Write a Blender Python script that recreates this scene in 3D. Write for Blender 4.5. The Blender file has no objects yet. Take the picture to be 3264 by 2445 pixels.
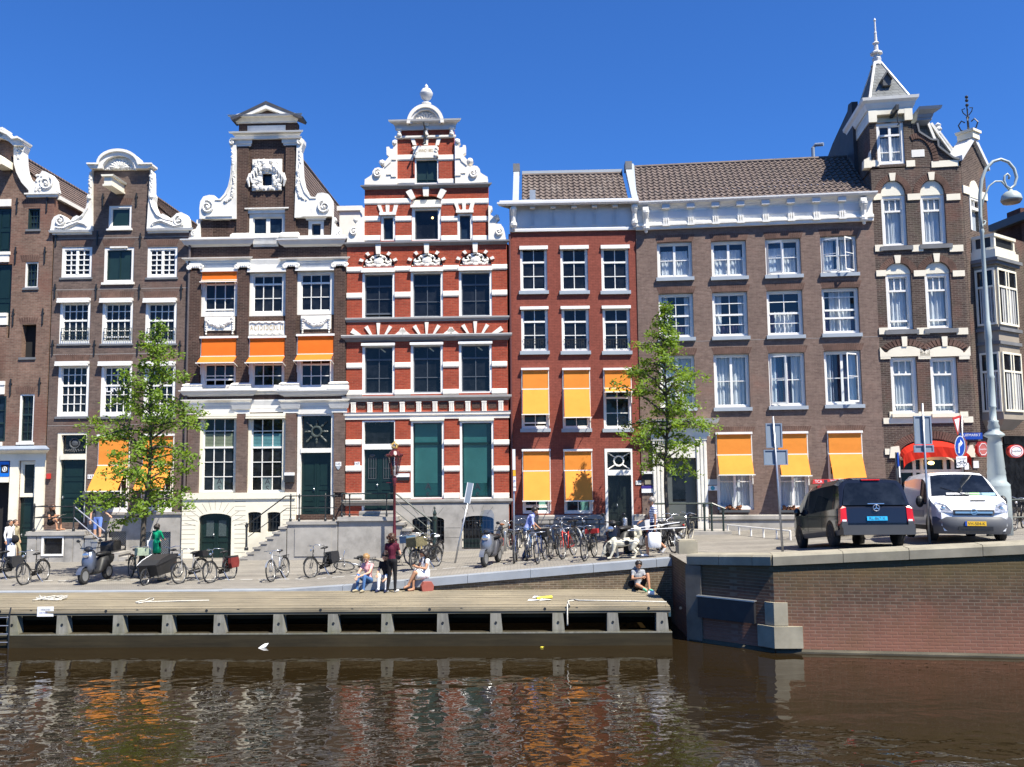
import bpy,bmesh,math,random
from mathutils import Vector,Matrix,geometry
random.seed(7)
S = bpy.context.scene
COL = S.collection
R = math.radians

# ------------------------------------------------------------------ camera, sky, sun, exposure
FOC,PCX,PCY = 2759.0,1632.0,1222.5          # focal length and centre of the photograph in its own pixels
TH,RO = R(5.1),0.0105
HC = 4.9                                        # eye height above the water
_F = Vector((0,math.cos(TH),math.sin(TH)))
_r0,_u0 = Vector((1,0,0)),Vector((0,-math.sin(TH),math.cos(TH)))
_R = _r0*math.cos(RO) - _u0*math.sin(RO)
_U = _u0*math.cos(RO) + _r0*math.sin(RO)
CAMP = Vector((0,0,HC))
cam = bpy.data.objects.new('camera',bpy.data.cameras.new('camera'))
COL.objects.link(cam)
m = Matrix((_R,_U,-_F)).transposed().to_4x4(); m.translation = CAMP
cam.matrix_world = m
cam.data.sensor_width = 36; cam.data.lens = 36*FOC/3264
cam.data.clip_end = 3000; cam.data.clip_start = 0.1
S.camera = cam

SUNV = Vector((1.0,-1.0,2.2)).normalized()
w = bpy.data.worlds.new('World'); S.world = w; w.use_nodes = True
nt = w.node_tree
sky = nt.nodes.new('ShaderNodeTexSky'); sky.sky_type = 'NISHITA'; sky.sun_disc = False
sky.sun_elevation = math.asin(SUNV.z); sky.sun_rotation = math.atan2(SUNV.x,SUNV.y)
sky.altitude = 0; sky.air_density = 1.0; sky.dust_density = 0.4; sky.ozone_density = 6.0
bg = nt.nodes['Background']; bg.inputs['Strength'].default_value = 0.093
tint = nt.nodes.new('ShaderNodeMix'); tint.data_type = 'RGBA'; tint.blend_type = 'MULTIPLY'; tint.inputs[0].default_value = 1
tint.inputs[7].default_value = (.29,.58,.98,1)      # a clear, deep blue day
nt.links.new(sky.outputs[0],tint.inputs[6]); nt.links.new(tint.outputs[2],bg.inputs[0])
sl = bpy.data.lights.new('sun','SUN'); sl.energy = 5.0; sl.angle = R(0.5); sl.color = (1,0.94,0.82)
so = bpy.data.objects.new('sun',sl); COL.objects.link(so)
so.rotation_euler = (-SUNV).to_track_quat('-Z','Y').to_euler(); so.location = (30,-20,60)
S.view_settings.view_transform = 'Standard'; S.view_settings.look = 'None'
S.view_settings.exposure = 1.0; S.view_settings.gamma = 1
S.cycles.max_bounces = 6; S.cycles.diffuse_bounces = 3; S.cycles.glossy_bounces = 3; S.cycles.transparent_max_bounces = 8
S.cycles.caustics_reflective = False; S.cycles.caustics_refractive = False

# ------------------------------------------------------------------ pixels of the photograph -> points of the place
def ray(px,py): return _F*FOC + _R*(px-PCX) + _U*(PCY-py)
def at_depth(px,py,y):                        # point on the sight line at world depth y
	d = ray(px,py); return CAMP + d*(y/d.y)
def lerp_tab(tab,x):
	if x <= tab[0][0]: return tab[0][1]
	for (a,b),(c,d) in zip(tab,tab[1:]):
		if x <= c: return b+(d-b)*(x-a)/(c-a)
	return tab[-1][1]
NEARP = [(-60,1.03),(-6.8,1.03),(-5,1.16),(5,1.93),(7,2.17),(9,2.36),(14,2.60),(30,2.9)]
FARP = [(-60,0.99),(-6.6,1.02),(-1.7,1.26),(4.1,1.86),(9,1.98),(14,2.35),(30,2.8)]
def gz(x,y):                                   # height of the quay at (x, y)
	n = lerp_tab(NEARP,x); f = lerp_tab(FARP,x)
	k = min(1,max(0,(x-5)/1.5)); s0 = 28+(24.3-28)*k; L = 7+(4.5-7)*k      # the bridge road falls away quickly to the quay
	t = min(1,max(0,(y-s0)/L)); t = t*t*(3-2*t)
	return n+(f-n)*t
def on_ground(px,py,dz=0):
	d = ray(px,py); p = None; y = 18.0
	for i in range(3000):
		y += 0.02; p = CAMP+d*(y/d.y)
		if p.z <= gz(p.x,p.y)+dz: break
	return p
def crop(x0,y0,k): return lambda x,y: (x0+x*k,y0+y*k)
C1 = crop(0,380,.36215); C2 = crop(560,300,.33796); C3 = crop(1080,250,.33796); C4 = crop(2540,20,.44664)
C5 = crop(0,900,.36215); C6 = crop(560,780,.36205); C7 = crop(1080,740,.36205); C8 = crop(1600,500,.36210)
C9 = crop(1600,1080,.37406); C10 = crop(2050,700,.37425); C11 = crop(2700,700,.36200); C12 = crop(2460,1260,.36347)
C13 = crop(0,1380,.36215); C14 = crop(560,1300,.36205); C15 = crop(1060,1300,.36210); C16 = crop(1580,1500,.31646)
C17 = crop(0,1850,.49729); C18 = crop(1100,1850,.49729); C19 = crop(2100,1700,.52622); C20 = crop(1180,1540,.19312)
C21 = crop(1580,1560,.15694); C22 = crop(1860,1540,.18083); C23 = crop(2800,1300,.20976); C24 = crop(1960,1000,.39819)
C25 = crop(2650,600,.27758)

# ------------------------------------------------------------------ objects and names
def tag(o,label=None,cat=None,group=None,kind=None):
	if label: o['label'] = label
	if cat: o['category'] = cat
	if group: o['group'] = group
	if kind: o['kind'] = kind
	return o
def thing(name,label,cat,loc=(0,0,0),rotz=0,group=None):
	o = bpy.data.objects.new(name,None); COL.objects.link(o)
	o.location = loc; o.rotation_euler = (0,0,rotz); o.empty_display_size = .2
	return tag(o,label,cat,group)

class MB:                                       # collects faces, builds ONE mesh object
	def __init__(s): s.v = []; s.f = []; s.mi = []; s.cur = 0; s.sm = []; s.smooth = False
	def add(s,vs,fs):
		n = len(s.v); s.v += [tuple(p) for p in vs]
		for f in fs: s.f.append([n+i for i in f]); s.mi.append(s.cur); s.sm.append(s.smooth)
		return s
	def quad(s,a,b,c,d): return s.add([a,b,c,d],[(0,1,2,3)])
	def box(s,x0,x1,y0,y1,z0,z1):
		if x0 > x1: x0,x1 = x1,x0
		if y0 > y1: y0,y1 = y1,y0
		if z0 > z1: z0,z1 = z1,z0
		v = [(x,y,z) for z in (z0,z1) for y in (y0,y1) for x in (x0,x1)]
		return s.add(v,[(0,2,3,1),(4,5,7,6),(0,1,5,4),(2,6,7,3),(0,4,6,2),(1,3,7,5)])
	def bar(s,a,b,wx,wz=None,up=(0,0,1)):    # square bar from a to b
		a,b = Vector(a),Vector(b); wz = wz or wx
		d = (b-a).normalized(); x = d.cross(Vector(up))
		if x.length < 1e-4: x = d.cross(Vector((0,1,0)))
		x.normalize(); z = x.cross(d)
		v = []
		for p in (a,b):
			for i,j in ((-1,-1),(1,-1),(1,1),(-1,1)): v.append(p+x*(i*wx/2)+z*(j*wz/2))
		return s.add(v,[(0,1,2,3),(7,6,5,4),(0,4,5,1),(1,5,6,2),(2,6,7,3),(3,7,4,0)])
	def tube(s,pts,r,n=6,cap=True,closed=False):
		P = [Vector(p) for p in pts]; k = len(P)
		rs = r if isinstance(r,(list,tuple)) else [r]*k
		vs = []; prev = None
		for i,p in enumerate(P):
			if closed: d = P[(i+1) % k]-P[i-1]
			else: d = (P[min(i+1,k-1)]-P[max(i-1,0)])
			if d.length < 1e-9: d = Vector((0,0,1))
			d.normalize()
			if prev is None:
				x = d.cross(Vector((0,0,1)))
				if x.length < 1e-3: x = d.cross(Vector((0,1,0)))
			else: x = prev-d*prev.dot(d)
			if x.length < 1e-6: x = d.orthogonal()
			x.normalize(); prev = x; y = d.cross(x)
			for j in range(n):
				a = 2*math.pi*j/n; vs.append(p+(x*math.cos(a)+y*math.sin(a))*rs[i])
		fs = []
		for i in range(k if closed else k-1):
			q = (i+1) % k
			for j in range(n): fs.append((i*n+j,i*n+(j+1) % n,q*n+(j+1) % n,q*n+j))
		if cap and not closed: fs += [tuple(range(n))[::-1],tuple(range((k-1)*n,k*n))]
		return s.add(vs,fs)
	def lathe(s,prof,c=(0,0,0),n=16,ang=(0,2*math.pi)):   # prof: (radius, z)
		c = Vector(c); vs = []; full = abs(ang[1]-ang[0]-2*math.pi) < 1e-6; m_ = n if full else n+1
		for r,z in prof:
			for j in range(m_):
				a = ang[0]+(ang[1]-ang[0])*j/n; vs.append(c+Vector((r*math.cos(a),r*math.sin(a),z)))
		fs = []
		for i in range(len(prof)-1):
			for j in range(n): fs.append((i*m_+j,i*m_+(j+1) % m_,(i+1)*m_+(j+1) % m_,(i+1)*m_+j))
		if full: fs += [tuple(range(n))[::-1],tuple(range((len(prof)-1)*n,len(prof)*n))]
		return s.add(vs,fs)
	def ball(s,c,r,n=8,sq=(1,1,1)):
		c = Vector(c); vs = []; h = max(4,n//2+1)
		for i in range(1,h):
			t = math.pi*i/h
			for j in range(n):
				a = 2*math.pi*j/n
				vs.append(c+Vector((math.sin(t)*math.cos(a)*r*sq[0],math.sin(t)*math.sin(a)*r*sq[1],math.cos(t)*r*sq[2])))
		k = len(vs); vs += [c+Vector((0,0,r*sq[2])),c-Vector((0,0,r*sq[2]))]
		fs = []
		for i in range(h-2):
			for j in range(n): fs.append((i*n+j,(i+1)*n+j,(i+1)*n+(j+1) % n,i*n+(j+1) % n))
		for j in range(n): fs += [(k,j,(j+1) % n),(k+1,(h-2)*n+(j+1) % n,(h-2)*n+j)]
		return s.add(vs,fs)
	def prism(s,poly,d0,d1,holes=(),back=False):   # outline in (u, v), extruded from depth d0 (front) to d1
		loops = [[Vector((p[0],p[1],0)) for p in poly]]+[[Vector((p[0],p[1],0)) for p in h] for h in holes]
		flat = [p for l in loops for p in l]
		tris = geometry.tessellate_polygon(loops)
		F_ = []
		for t in tris:
			a,b,c = (flat[i] for i in t)
			ar = (b-a).cross(c-a).z
			if abs(ar) < 1e-10: continue
			F_.append(t if ar > 0 else (t[0],t[2],t[1]))
		n = len(flat)
		vs = [(p.x,d0,p.y) for p in flat]+[(p.x,d1,p.y) for p in flat]
		fs = list(F_)
		if back: fs += [tuple(n+i for i in reversed(t)) for t in F_]
		o = 0
		for li,l in enumerate(loops):
			k = len(l); A = sum(l[i].x*l[(i+1) % k].y-l[(i+1) % k].x*l[i].y for i in range(k))
			out = (A > 0) == (li == 0)
			for i in range(k):
				a,b = o+i,o+(i+1) % k
				fs.append((b,a,n+a,n+b) if out else (a,b,n+b,n+a))
			o += k
		return s.add(vs,fs)
	def build(s,name,mat,parent=None,label=None):
		me = bpy.data.meshes.new(name); me.from_pydata(s.v,[],s.f)
		mats = mat if isinstance(mat,(list,tuple)) else [mat]
		for q in mats: me.materials.append(q)
		if len(mats) > 1: me.polygons.foreach_set('material_index',s.mi)
		me.polygons.foreach_set('use_smooth',s.sm)
		me.update()
		o = bpy.data.objects.new(name,me); COL.objects.link(o)
		if parent: o.parent = parent
		if label: o['label'] = label
		return o
def box_part(name,mat,parent,*b): return MB().box(*b).build(name,mat,parent)

# ------------------------------------------------------------------ materials
def lin(c):
	return tuple((v/255/12.92 if v/255 <= .04045 else ((v/255+.055)/1.055)**2.4) for v in c)
def new_mat(name):
	m_ = bpy.data.materials.new(name); m_.use_nodes = True
	return m_,m_.node_tree,m_.node_tree.nodes['Principled BSDF']
def nd(t,ty,**k):
	n = t.nodes.new(ty)
	for a,b in k.items():
		if a.startswith('i_'): n.inputs[a[2:]].default_value = b
		else: setattr(n,a,b)
	return n
def mixc(t,fac,a,b,mode='MIX'):
	n = t.nodes.new('ShaderNodeMix'); n.data_type = 'RGBA'; n.blend_type = mode
	for k,x in ((0,fac),(6,a),(7,b)):
		if hasattr(x,'is_linked'): t.links.new(x,n.inputs[k])
		else: n.inputs[k].default_value = x if k == 0 else (*x[:3],1)
	return n.outputs[2]
def ramp(t,x,p0,p1,a=0.,b=1.):
	n = t.nodes.new('ShaderNodeMapRange'); n.clamp = True
	t.links.new(x,n.inputs[0])
	for i,q in zip((1,2,3,4),(p0,p1,a,b)): n.inputs[i].default_value = q
	return n.outputs[0]
def wall_vec(t,sx=1,sz=1):                    # (x + y, z) of the object, so bricks lie level on every side
	tc = t.nodes.new('ShaderNodeTexCoord'); sp = t.nodes.new('ShaderNodeSeparateXYZ'); cb = t.nodes.new('ShaderNodeCombineXYZ')
	t.links.new(tc.outputs['Object'],sp.inputs[0])
	ad = nd(t,'ShaderNodeMath',operation='ADD'); t.links.new(sp.outputs[0],ad.inputs[0]); t.links.new(sp.outputs[1],ad.inputs[1])
	t.links.new(ad.outputs[0],cb.inputs[0]); t.links.new(sp.outputs[2],cb.inputs[1])
	mp = nd(t,'ShaderNodeMapping'); mp.inputs['Scale'].default_value = (sx,sz,1)
	t.links.new(cb.outputs[0],mp.inputs[0]); return mp.outputs[0],tc.outputs['Object']
def noise(t,vec,scale,detail=4,rough=.6):
	n = nd(t,'ShaderNodeTexNoise'); n.inputs['Scale'].default_value = scale; n.inputs['Detail'].default_value = detail; n.inputs['Roughness'].default_value = rough
	if vec is not None: t.links.new(vec,n.inputs['Vector'])
	return n.outputs['Fac']
def mat_plain(name,col,rough=.6,var=.15,vs=3.0,metal=0,spec=.5,stain=None):
	m_,t,b = new_mat(name)
	tc = t.nodes.new('ShaderNodeTexCoord')
	f = ramp(t,noise(t,tc.outputs['Object'],vs),.3,.7)
	c = mixc(t,f,[v*(1-var) for v in col],[min(1,v*(1+var*.7)) for v in col])
	if stain:
		f2 = ramp(t,noise(t,tc.outputs['Object'],vs*.35,6,.7),.52,.72,0,stain[1])
		c = mixc(t,f2,c,stain[0])
	t.links.new(c,b.inputs['Base Color'])
	b.inputs['Roughness'].default_value = rough; b.inputs['Metallic'].default_value = metal
	b.inputs['Specular IOR Level'].default_value = spec
	return m_
def mat_brick(name,c1,c2,mortar,zz=None,bw=.22,bh=.068,mort=.012,var=.35,patch=None,green=None,streak=.25,bump=.4):
	m_,t,b = new_mat(name)
	v,obj = wall_vec(t)
	br = nd(t,'ShaderNodeTexBrick'); t.links.new(v,br.inputs['Vector'])
	br.inputs['Scale'].default_value = 1; br.inputs['Brick Width'].default_value = bw; br.inputs['Row Height'].default_value = bh
	br.inputs['Mortar Size'].default_value = mort; br.inputs['Mortar Smooth'].default_value = .3; br.inputs['Bias'].default_value = -.1
	br.inputs['Color1'].default_value = (*c1,1); br.inputs['Color2'].default_value = (*c2,1); br.inputs['Mortar'].default_value = (*mortar,1)
	c = br.outputs['Color']
	n1 = noise(t,obj,.9,5,.65); n2 = noise(t,obj,6,3,.6)
	c = mixc(t,1,c,mixc(t,ramp(t,n1,.3,.7),(1-var,)*3,(1+var*.55,1+var*.5,1+var*.42)),'MULTIPLY')
	c = mixc(t,1,c,mixc(t,ramp(t,n2,.25,.75),(.78,)*3,(1.2,)*3),'MULTIPLY')
	if streak:                                  # dirt that ran down the wall
		mp = nd(t,'ShaderNodeMapping'); mp.inputs['Scale'].default_value = (1.7,.12,1); t.links.new(v,mp.inputs[0])
		c = mixc(t,ramp(t,noise(t,mp.outputs[0],1.6,4,.6),.45,.75,0,streak),c,[x*.45 for x in c1])
	if patch: c = mixc(t,ramp(t,noise(t,obj,.45,4,.6),patch[1],patch[1]+.12,0,patch[2]),c,patch[0])
	if green: c = mixc(t,ramp(t,noise(t,obj,green[1],6,.7),.5,.68,0,green[2]),c,green[0])
	if zz:                                      # pale salt bloom near the water, moss under the coping
		sp = nd(t,'ShaderNodeSeparateXYZ'); t.links.new(obj,sp.inputs[0]); ad = nd(t,'ShaderNodeMath',operation='MULTIPLY_ADD'); t.links.new(n1,ad.inputs[0]); ad.inputs[1].default_value = 1.6; t.links.new(sp.outputs[2],ad.inputs[2])
		for lo,hi,a_,b2,cc in zz: c = mixc(t,ramp(t,ad.outputs[0],lo,hi,a_,b2),c,cc)
	t.links.new(c,b.inputs['Base Color']); b.inputs['Roughness'].default_value = .85; b.inputs['Specular IOR Level'].default_value = .25
	if bump:
		bp = nd(t,'ShaderNodeBump'); bp.inputs['Strength'].default_value = bump; bp.inputs['Distance'].default_value = .01; bp.invert = True
		t.links.new(br.outputs['Fac'],bp.inputs['Height']); t.links.new(bp.outputs[0],b.inputs['Normal'])
	return m_
def mat_glass(name,tint=(.006,.007,.009),rough=.02,wob=.03):   # a dark room behind an old, slightly wavy pane
	m_,t,b = new_mat(name)
	tc = t.nodes.new('ShaderNodeTexCoord')
	f = ramp(t,noise(t,tc.outputs['Object'],1.3,4,.7),.42,.7)
	c = mixc(t,f,tint,[x*2.6+.004 for x in tint])
	t.links.new(c,b.inputs['Base Color'])
	b.inputs['Roughness'].default_value = rough; b.inputs['Specular IOR Level'].default_value = .32
	bp = nd(t,'ShaderNodeBump'); bp.inputs['Strength'].default_value = wob; bp.inputs['Distance'].default_value = .05
	t.links.new(noise(t,tc.outputs['Object'],1.8,2,.5),bp.inputs['Height']); t.links.new(bp.outputs[0],b.inputs['Normal'])
	return m_
def mat_clear(name,tint=(.9,.95,1),refl=.065):
	m_,t,b = new_mat(name); t.nodes.remove(b)
	out = t.nodes['Material Output']
	tr = nd(t,'ShaderNodeBsdfTransparent'); tr.inputs[0].default_value = (*tint,1)
	gl = nd(t,'ShaderNodeBsdfGlossy'); gl.inputs['Roughness'].default_value = .02
	mx = nd(t,'ShaderNodeMixShader'); mx.inputs[0].default_value = refl
	t.links.new(tr.outputs[0],mx.inputs[1]); t.links.new(gl.outputs[0],mx.inputs[2])
	t.links.new(mx.outputs[0],out.inputs[0]); return m_
def mat_cloth(name,col,trans=.14,weave=60):
	m_,t,b = new_mat(name); out = t.nodes['Material Output']
	tc = t.nodes.new('ShaderNodeTexCoord')
	f = ramp(t,noise(t,tc.outputs['Object'],2.2,4),.3,.7)
	c = mixc(t,f,[v*.93 for v in col],[min(1,v*1.05) for v in col])
	b.inputs['Roughness'].default_value = .9; b.inputs['Specular IOR Level'].default_value = .1
	t.links.new(c,b.inputs['Base Color'])
	tl = nd(t,'ShaderNodeBsdfTranslucent'); t.links.new(c,tl.inputs[0])
	mx = nd(t,'ShaderNodeMixShader'); mx.inputs[0].default_value = trans
	t.links.new(b.outputs[0],mx.inputs[1]); t.links.new(tl.outputs[0],mx.inputs[2]); t.links.new(mx.outputs[0],out.inputs[0])
	return m_

WHITE = mat_plain('white_paint',(.80,.77,.70),.5,.08,2.2,stain=((.40,.37,.30),.6))
WHITE2 = mat_plain('white_frame_paint',(.82,.80,.75),.35,.05,2)
CREAM = mat_plain('cream_paint',(.80,.75,.61),.45,.06,1.5,stain=((.45,.41,.32),.45))
PALEBLUE = mat_plain('pale_blue_grey_paint',(.34,.38,.42),.5,.06,2)
LEAD = mat_plain('lead_flashing',(.25,.29,.35),.55,.15,2)
STONE = mat_plain('grey_stone',(.34,.32,.29),.8,.18,2.2,stain=((.12,.115,.10),.6))
STONED = mat_plain('dark_blue_stone',(.15,.155,.165),.75,.2,2.5)
STONEL = mat_plain('pale_weathered_stone',(.30,.27,.20),.85,.22,2.0,stain=((.16,.15,.10),.7))
IRON = mat_plain('black_iron',(.018,.020,.022),.45,.2,8)
GREENIRON = mat_plain('dark_green_iron',(.018,.032,.028),.35,.15,5)
DGREEN = mat_plain('dark_green_paint',(.008,.022,.020),.3,.2,2,spec=.4)
DGREY = mat_plain('dark_grey_paint',(.07,.075,.08),.5,.12,2)
GLASS = mat_glass('dark_window_glass')
GLASSB = mat_glass('blue_black_window_glass',(.006,.012,.022))
CLEAR = mat_clear('clear_glass')
ORANGE = mat_cloth('orange_awning_cloth',(.82,.20,.03))
YELLOW = mat_cloth('yellow_orange_awning_cloth',(.84,.30,.055))
CURT = mat_cloth('white_curtain_cloth',(.80,.80,.77),.3)
PURPLE = mat_cloth('purple_curtain_cloth',(.05,.03,.06),.1)
DARKROOM = mat_plain('painted_room_dark',(.012,.011,.011),.9,.3,1)  # near-black colour stands in for the shade of unlit rooms
TEXTD = mat_plain('dark_lettering',(.02,.02,.03),.6,.05)
GOLD = mat_plain('gold_lettering',(.45,.30,.09),.4,.1)
TILE = mat_plain('brown_roof_tile',(.125,.095,.08),.75,.4,2.6,stain=((.20,.17,.15),.8))
TILE2 = mat_plain('red_brown_roof_tile',(.125,.094,.08),.75,.35,3,stain=((.09,.075,.065),.8))
STEEL = mat_plain('galvanised_steel',(.42,.43,.44),.35,.1,6,metal=.7)
REDP = mat_plain('red_paint',(.55,.04,.03),.4,.08)
BLUEP = mat_plain('blue_sign_paint',(.012,.06,.36),.35,.05)
WHITEP = mat_plain('white_sign_paint',(.8,.8,.8),.4,.03)
BLACKP = mat_plain('black_plastic',(.015,.015,.016),.5,.15,6)
RUBBER = mat_plain('black_rubber',(.02,.02,.02),.85,.2,8)
def A(r,g,b,k=.72): return tuple(v*k for v in lin((r,g,b)))      # a sunlit colour read off the photograph -> base colour
B_1 = mat_brick('brown_red_brick',A(156,124,108),A(128,96,84),A(156,138,122),patch=(A(126,84,72),.5,.6))
B_2 = mat_brick('dark_brown_brick',A(134,114,105),A(108,90,84),A(132,118,108),patch=(A(114,80,70),.52,.5))
B_3 = mat_brick('sooty_brown_brick',A(100,74,66),A(68,49,45),A(124,108,95),patch=(A(74,52,46),.5,.5))
B_4 = mat_brick('orange_red_brick',A(194,86,62),A(166,66,48),A(176,106,82),var=.18,streak=.12,patch=(A(186,84,54),.5,.4))
B_5 = mat_brick('red_painted_brick',A(160,88,73),A(153,82,68),A(142,76,63),var=.10,streak=.15)
B_6 = mat_brick('grey_brown_brick',A(144,122,111),A(124,102,94),A(146,126,114),bh=.062,var=.16,streak=.2,patch=(A(166,116,98),.60,.35))
B_7 = mat_brick('dark_corner_brick',A(104,86,79),A(72,55,50),A(128,116,106),bw=.24,bh=.075,mort=.016,var=.3,green=(A(104,104,84),.5,.45),patch=(A(128,84,72),.52,.5))
# ------------------------------------------------------------------ the setting: water, quay, jetty, ramp wall, abutment
def on_z(px,py,z):
	d = ray(px,py); return CAMP+d*((z-HC)/d.z)
def JF(x): return 23.62-.030*x                  # front edge of the jetty
def JB(x): return 26.6-.030*x                   # back edge, foot of the quay wall
A0 = on_z(*C19(190,648),0); B0 = on_z(*C19(710,722),0); C0 = on_z(*C19(2200,755),0)
C9x = B0+(C0-B0)*5.0
def edge_y(x):                                  # where the quay surface ends towards the water
	if x < A0.x: return JB(x)+.30
	if x < B0.x: return A0.y+(B0.y-A0.y)*(x-A0.x)/(B0.x-A0.x)+.42
	return B0.y+(C9x.y-B0.y)*(x-B0.x)/(C9x.x-B0.x)+.42

def mat_water():
	m_,t,b = new_mat('brown_canal_water')
	tc = t.nodes.new('ShaderNodeTexCoord')
	b.inputs['Base Color'].default_value = (.0165,.0107,.0042,1)
	b.inputs['Roughness'].default_value = .015; b.inputs['IOR'].default_value = 1.33; b.inputs['Specular IOR Level'].default_value = .8
	hs = []
	for sx,sy,sc,det,wgt in ((.5,1.0,.7,0,.85),(1.0,1.5,2.2,0,.32),(1.0,1.6,5.5,.5,.07)):
		mp = nd(t,'ShaderNodeMapping'); mp.inputs['Scale'].default_value = (sx,sy,1); mp.inputs['Rotation'].default_value = (0,0,R(-9))
		t.links.new(tc.outputs['Object'],mp.inputs[0])
		n = nd(t,'ShaderNodeTexNoise'); n.inputs['Scale'].default_value = sc; n.inputs['Detail'].default_value = det; n.inputs['Distortion'].default_value = .6
		t.links.new(mp.outputs[0],n.inputs['Vector'])
		ml = nd(t,'ShaderNodeMath',operation='MULTIPLY'); t.links.new(n.outputs['Fac'],ml.inputs[0]); ml.inputs[1].default_value = wgt
		hs.append(ml.outputs[0])
	a = nd(t,'ShaderNodeMath',operation='ADD'); t.links.new(hs[0],a.inputs[0]); t.links.new(hs[1],a.inputs[1])
	a2 = nd(t,'ShaderNodeMath',operation='ADD'); t.links.new(a.outputs[0],a2.inputs[0]); t.links.new(hs[2],a2.inputs[1])
	sp = nd(t,'ShaderNodeSeparateXYZ'); t.links.new(tc.outputs['Object'],sp.inputs[0])
	calm = ramp(t,sp.outputs[1],17.5,22.0,1.0,.28)      # sheltered water beside the jetty
	gust = ramp(t,noise(t,tc.outputs['Object'],.22,3),.35,.65,.55,1.15)
	right = ramp(t,sp.outputs[0],4.0,7.0,1.0,.55)
	k = nd(t,'ShaderNodeMath',operation='MULTIPLY'); t.links.new(calm,k.inputs[0]); t.links.new(gust,k.inputs[1])
	k2 = nd(t,'ShaderNodeMath',operation='MULTIPLY'); t.links.new(k.outputs[0],k2.inputs[0]); t.links.new(right,k2.inputs[1])
	h = nd(t,'ShaderNodeMath',operation='MULTIPLY'); t.links.new(a2.outputs[0],h.inputs[0]); t.links.new(k2.outputs[0],h.inputs[1])
	bp = nd(t,'ShaderNodeBump'); bp.inputs['Strength'].default_value = 1.0; bp.inputs['Distance'].default_value = .055
	t.links.new(h.outputs[0],bp.inputs['Height']); t.links.new(bp.outputs[0],b.inputs['Normal'])
	return m_
wat = MB(); wat.quad((-400,-400,0),(400,-400,0),(400,27.6,0),(-400,27.6,0))
tag(wat.build('canal_water',mat_water()),kind='structure')

def mat_paving():
	m_,t,b = new_mat('grey_brick_paving')
	tc = t.nodes.new('ShaderNodeTexCoord'); o = tc.outputs['Object']
	br = nd(t,'ShaderNodeTexBrick'); t.links.new(o,br.inputs['Vector']); br.inputs['Scale'].default_value = 1
	br.inputs['Brick Width'].default_value = .21; br.inputs['Row Height'].default_value = .075; br.inputs['Mortar Size'].default_value = .008
	br.inputs['Color1'].default_value = (.275,.255,.222,1); br.inputs['Color2'].default_value = (.225,.208,.182,1); br.inputs['Mortar'].default_value = (.13,.12,.11,1)
	c = br.outputs['Color']
	c = mixc(t,1,c,mixc(t,ramp(t,noise(t,o,.35,6,.7),.3,.7),(.80,)*3,(1.16,1.15,1.12)),'MULTIPLY')
	mp = nd(t,'ShaderNodeMapping'); mp.inputs['Scale'].default_value = (.12,1.6,1); t.links.new(o,mp.inputs[0])
	c = mixc(t,1,c,mixc(t,ramp(t,noise(t,mp.outputs[0],1.2,4),.35,.65),(.84,)*3,(1.12,)*3),'MULTIPLY')
	c = mixc(t,ramp(t,noise(t,o,2.6,5,.75),.60,.74,0,.45),c,(.09,.085,.08))
	t.links.new(c,b.inputs['Base Color']); b.inputs['Roughness'].default_value = .85; b.inputs['Specular IOR Level'].default_value = .3
	return m_
PAV = mat_paving()
xs = [-120,-60,-30]+[-20+i*.8 for i in range(31)]
xs = sorted(set([x for x in xs if x < A0.x-.05]+[A0.x-.001,A0.x+.001]+[A0.x+.4*i for i in range(1,60)]+[40,60,120]))
g = MB(); NR = 26
vs = []
for x in xs:
	e = edge_y(x)
	for j in range(NR+1):
		q = j/NR; y = e+(47-e)*q if j < NR else 130
		vs.append((x,y,gz(x,y)))
fs = [((i)*(NR+1)+j,(i+1)*(NR+1)+j,(i+1)*(NR+1)+j+1,i*(NR+1)+j+1) for i in range(len(xs)-1) for j in range(NR)]
g.add(vs,fs)
tag(g.build('quay_street',PAV),kind='structure')
# dashed line of white stones in the paving
ln = MB(); x = -16.0
while x < 3.4:
	y = 29.15-.03*x-.035*max(0,x+6)
	L = .42
	ln.quad((x,y,gz(x,y)+.006),(x+L,y-.013,gz(x+L,y)+.006),(x+L,y+.10,gz(x+L,y+.1)+.006),(x,y+.113,gz(x,y+.1)+.006)); x += .62
tag(ln.build('parking_line',mat_plain('worn_white_stone',(.50,.49,.46),.8,.25,4)),kind='structure')

# --- wooden jetty
def mat_wood(name,c1,c2,stretch,green=None,gz_=None):
	m_,t,b = new_mat(name); tc = t.nodes.new('ShaderNodeTexCoord'); o = tc.outputs['Object']
	mp = nd(t,'ShaderNodeMapping'); mp.inputs['Scale'].default_value = stretch; t.links.new(o,mp.inputs[0])
	c = mixc(t,ramp(t,noise(t,mp.outputs[0],2.0,6,.7),.35,.66),c1,c2)
	c = mixc(t,1,c,mixc(t,ramp(t,noise(t,o,.7,5),.35,.7),(.8,)*3,(1.12,1.1,1.05)),'MULTIPLY')
	if green: c = mixc(t,ramp(t,noise(t,o,1.4,5,.7),.46,.66,0,green[1]),c,green[0])
	if gz_:                                     # algae below a height
		sp = nd(t,'ShaderNodeSeparateXYZ'); t.links.new(o,sp.inputs[0])
		c = mixc(t,ramp(t,sp.outputs[2],gz_[0],gz_[1],.9,0),c,gz_[2])
	t.links.new(c,b.inputs['Base Color']); b.inputs['Roughness'].default_value = .85; b.inputs['Specular IOR Level'].default_value = .2
	return m_
DECK = mat_wood('weathered_deck_wood',(.215,.182,.125),(.30,.26,.19),(.35,9,1))
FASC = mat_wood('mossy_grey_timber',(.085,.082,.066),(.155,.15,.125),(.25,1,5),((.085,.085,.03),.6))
POSTW = mat_wood('grey_green_post_timber',(.20,.19,.165),(.32,.31,.27),(5,5,.6),((.12,.125,.06),.5),(.12,.45,(.05,.055,.03)))
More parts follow.
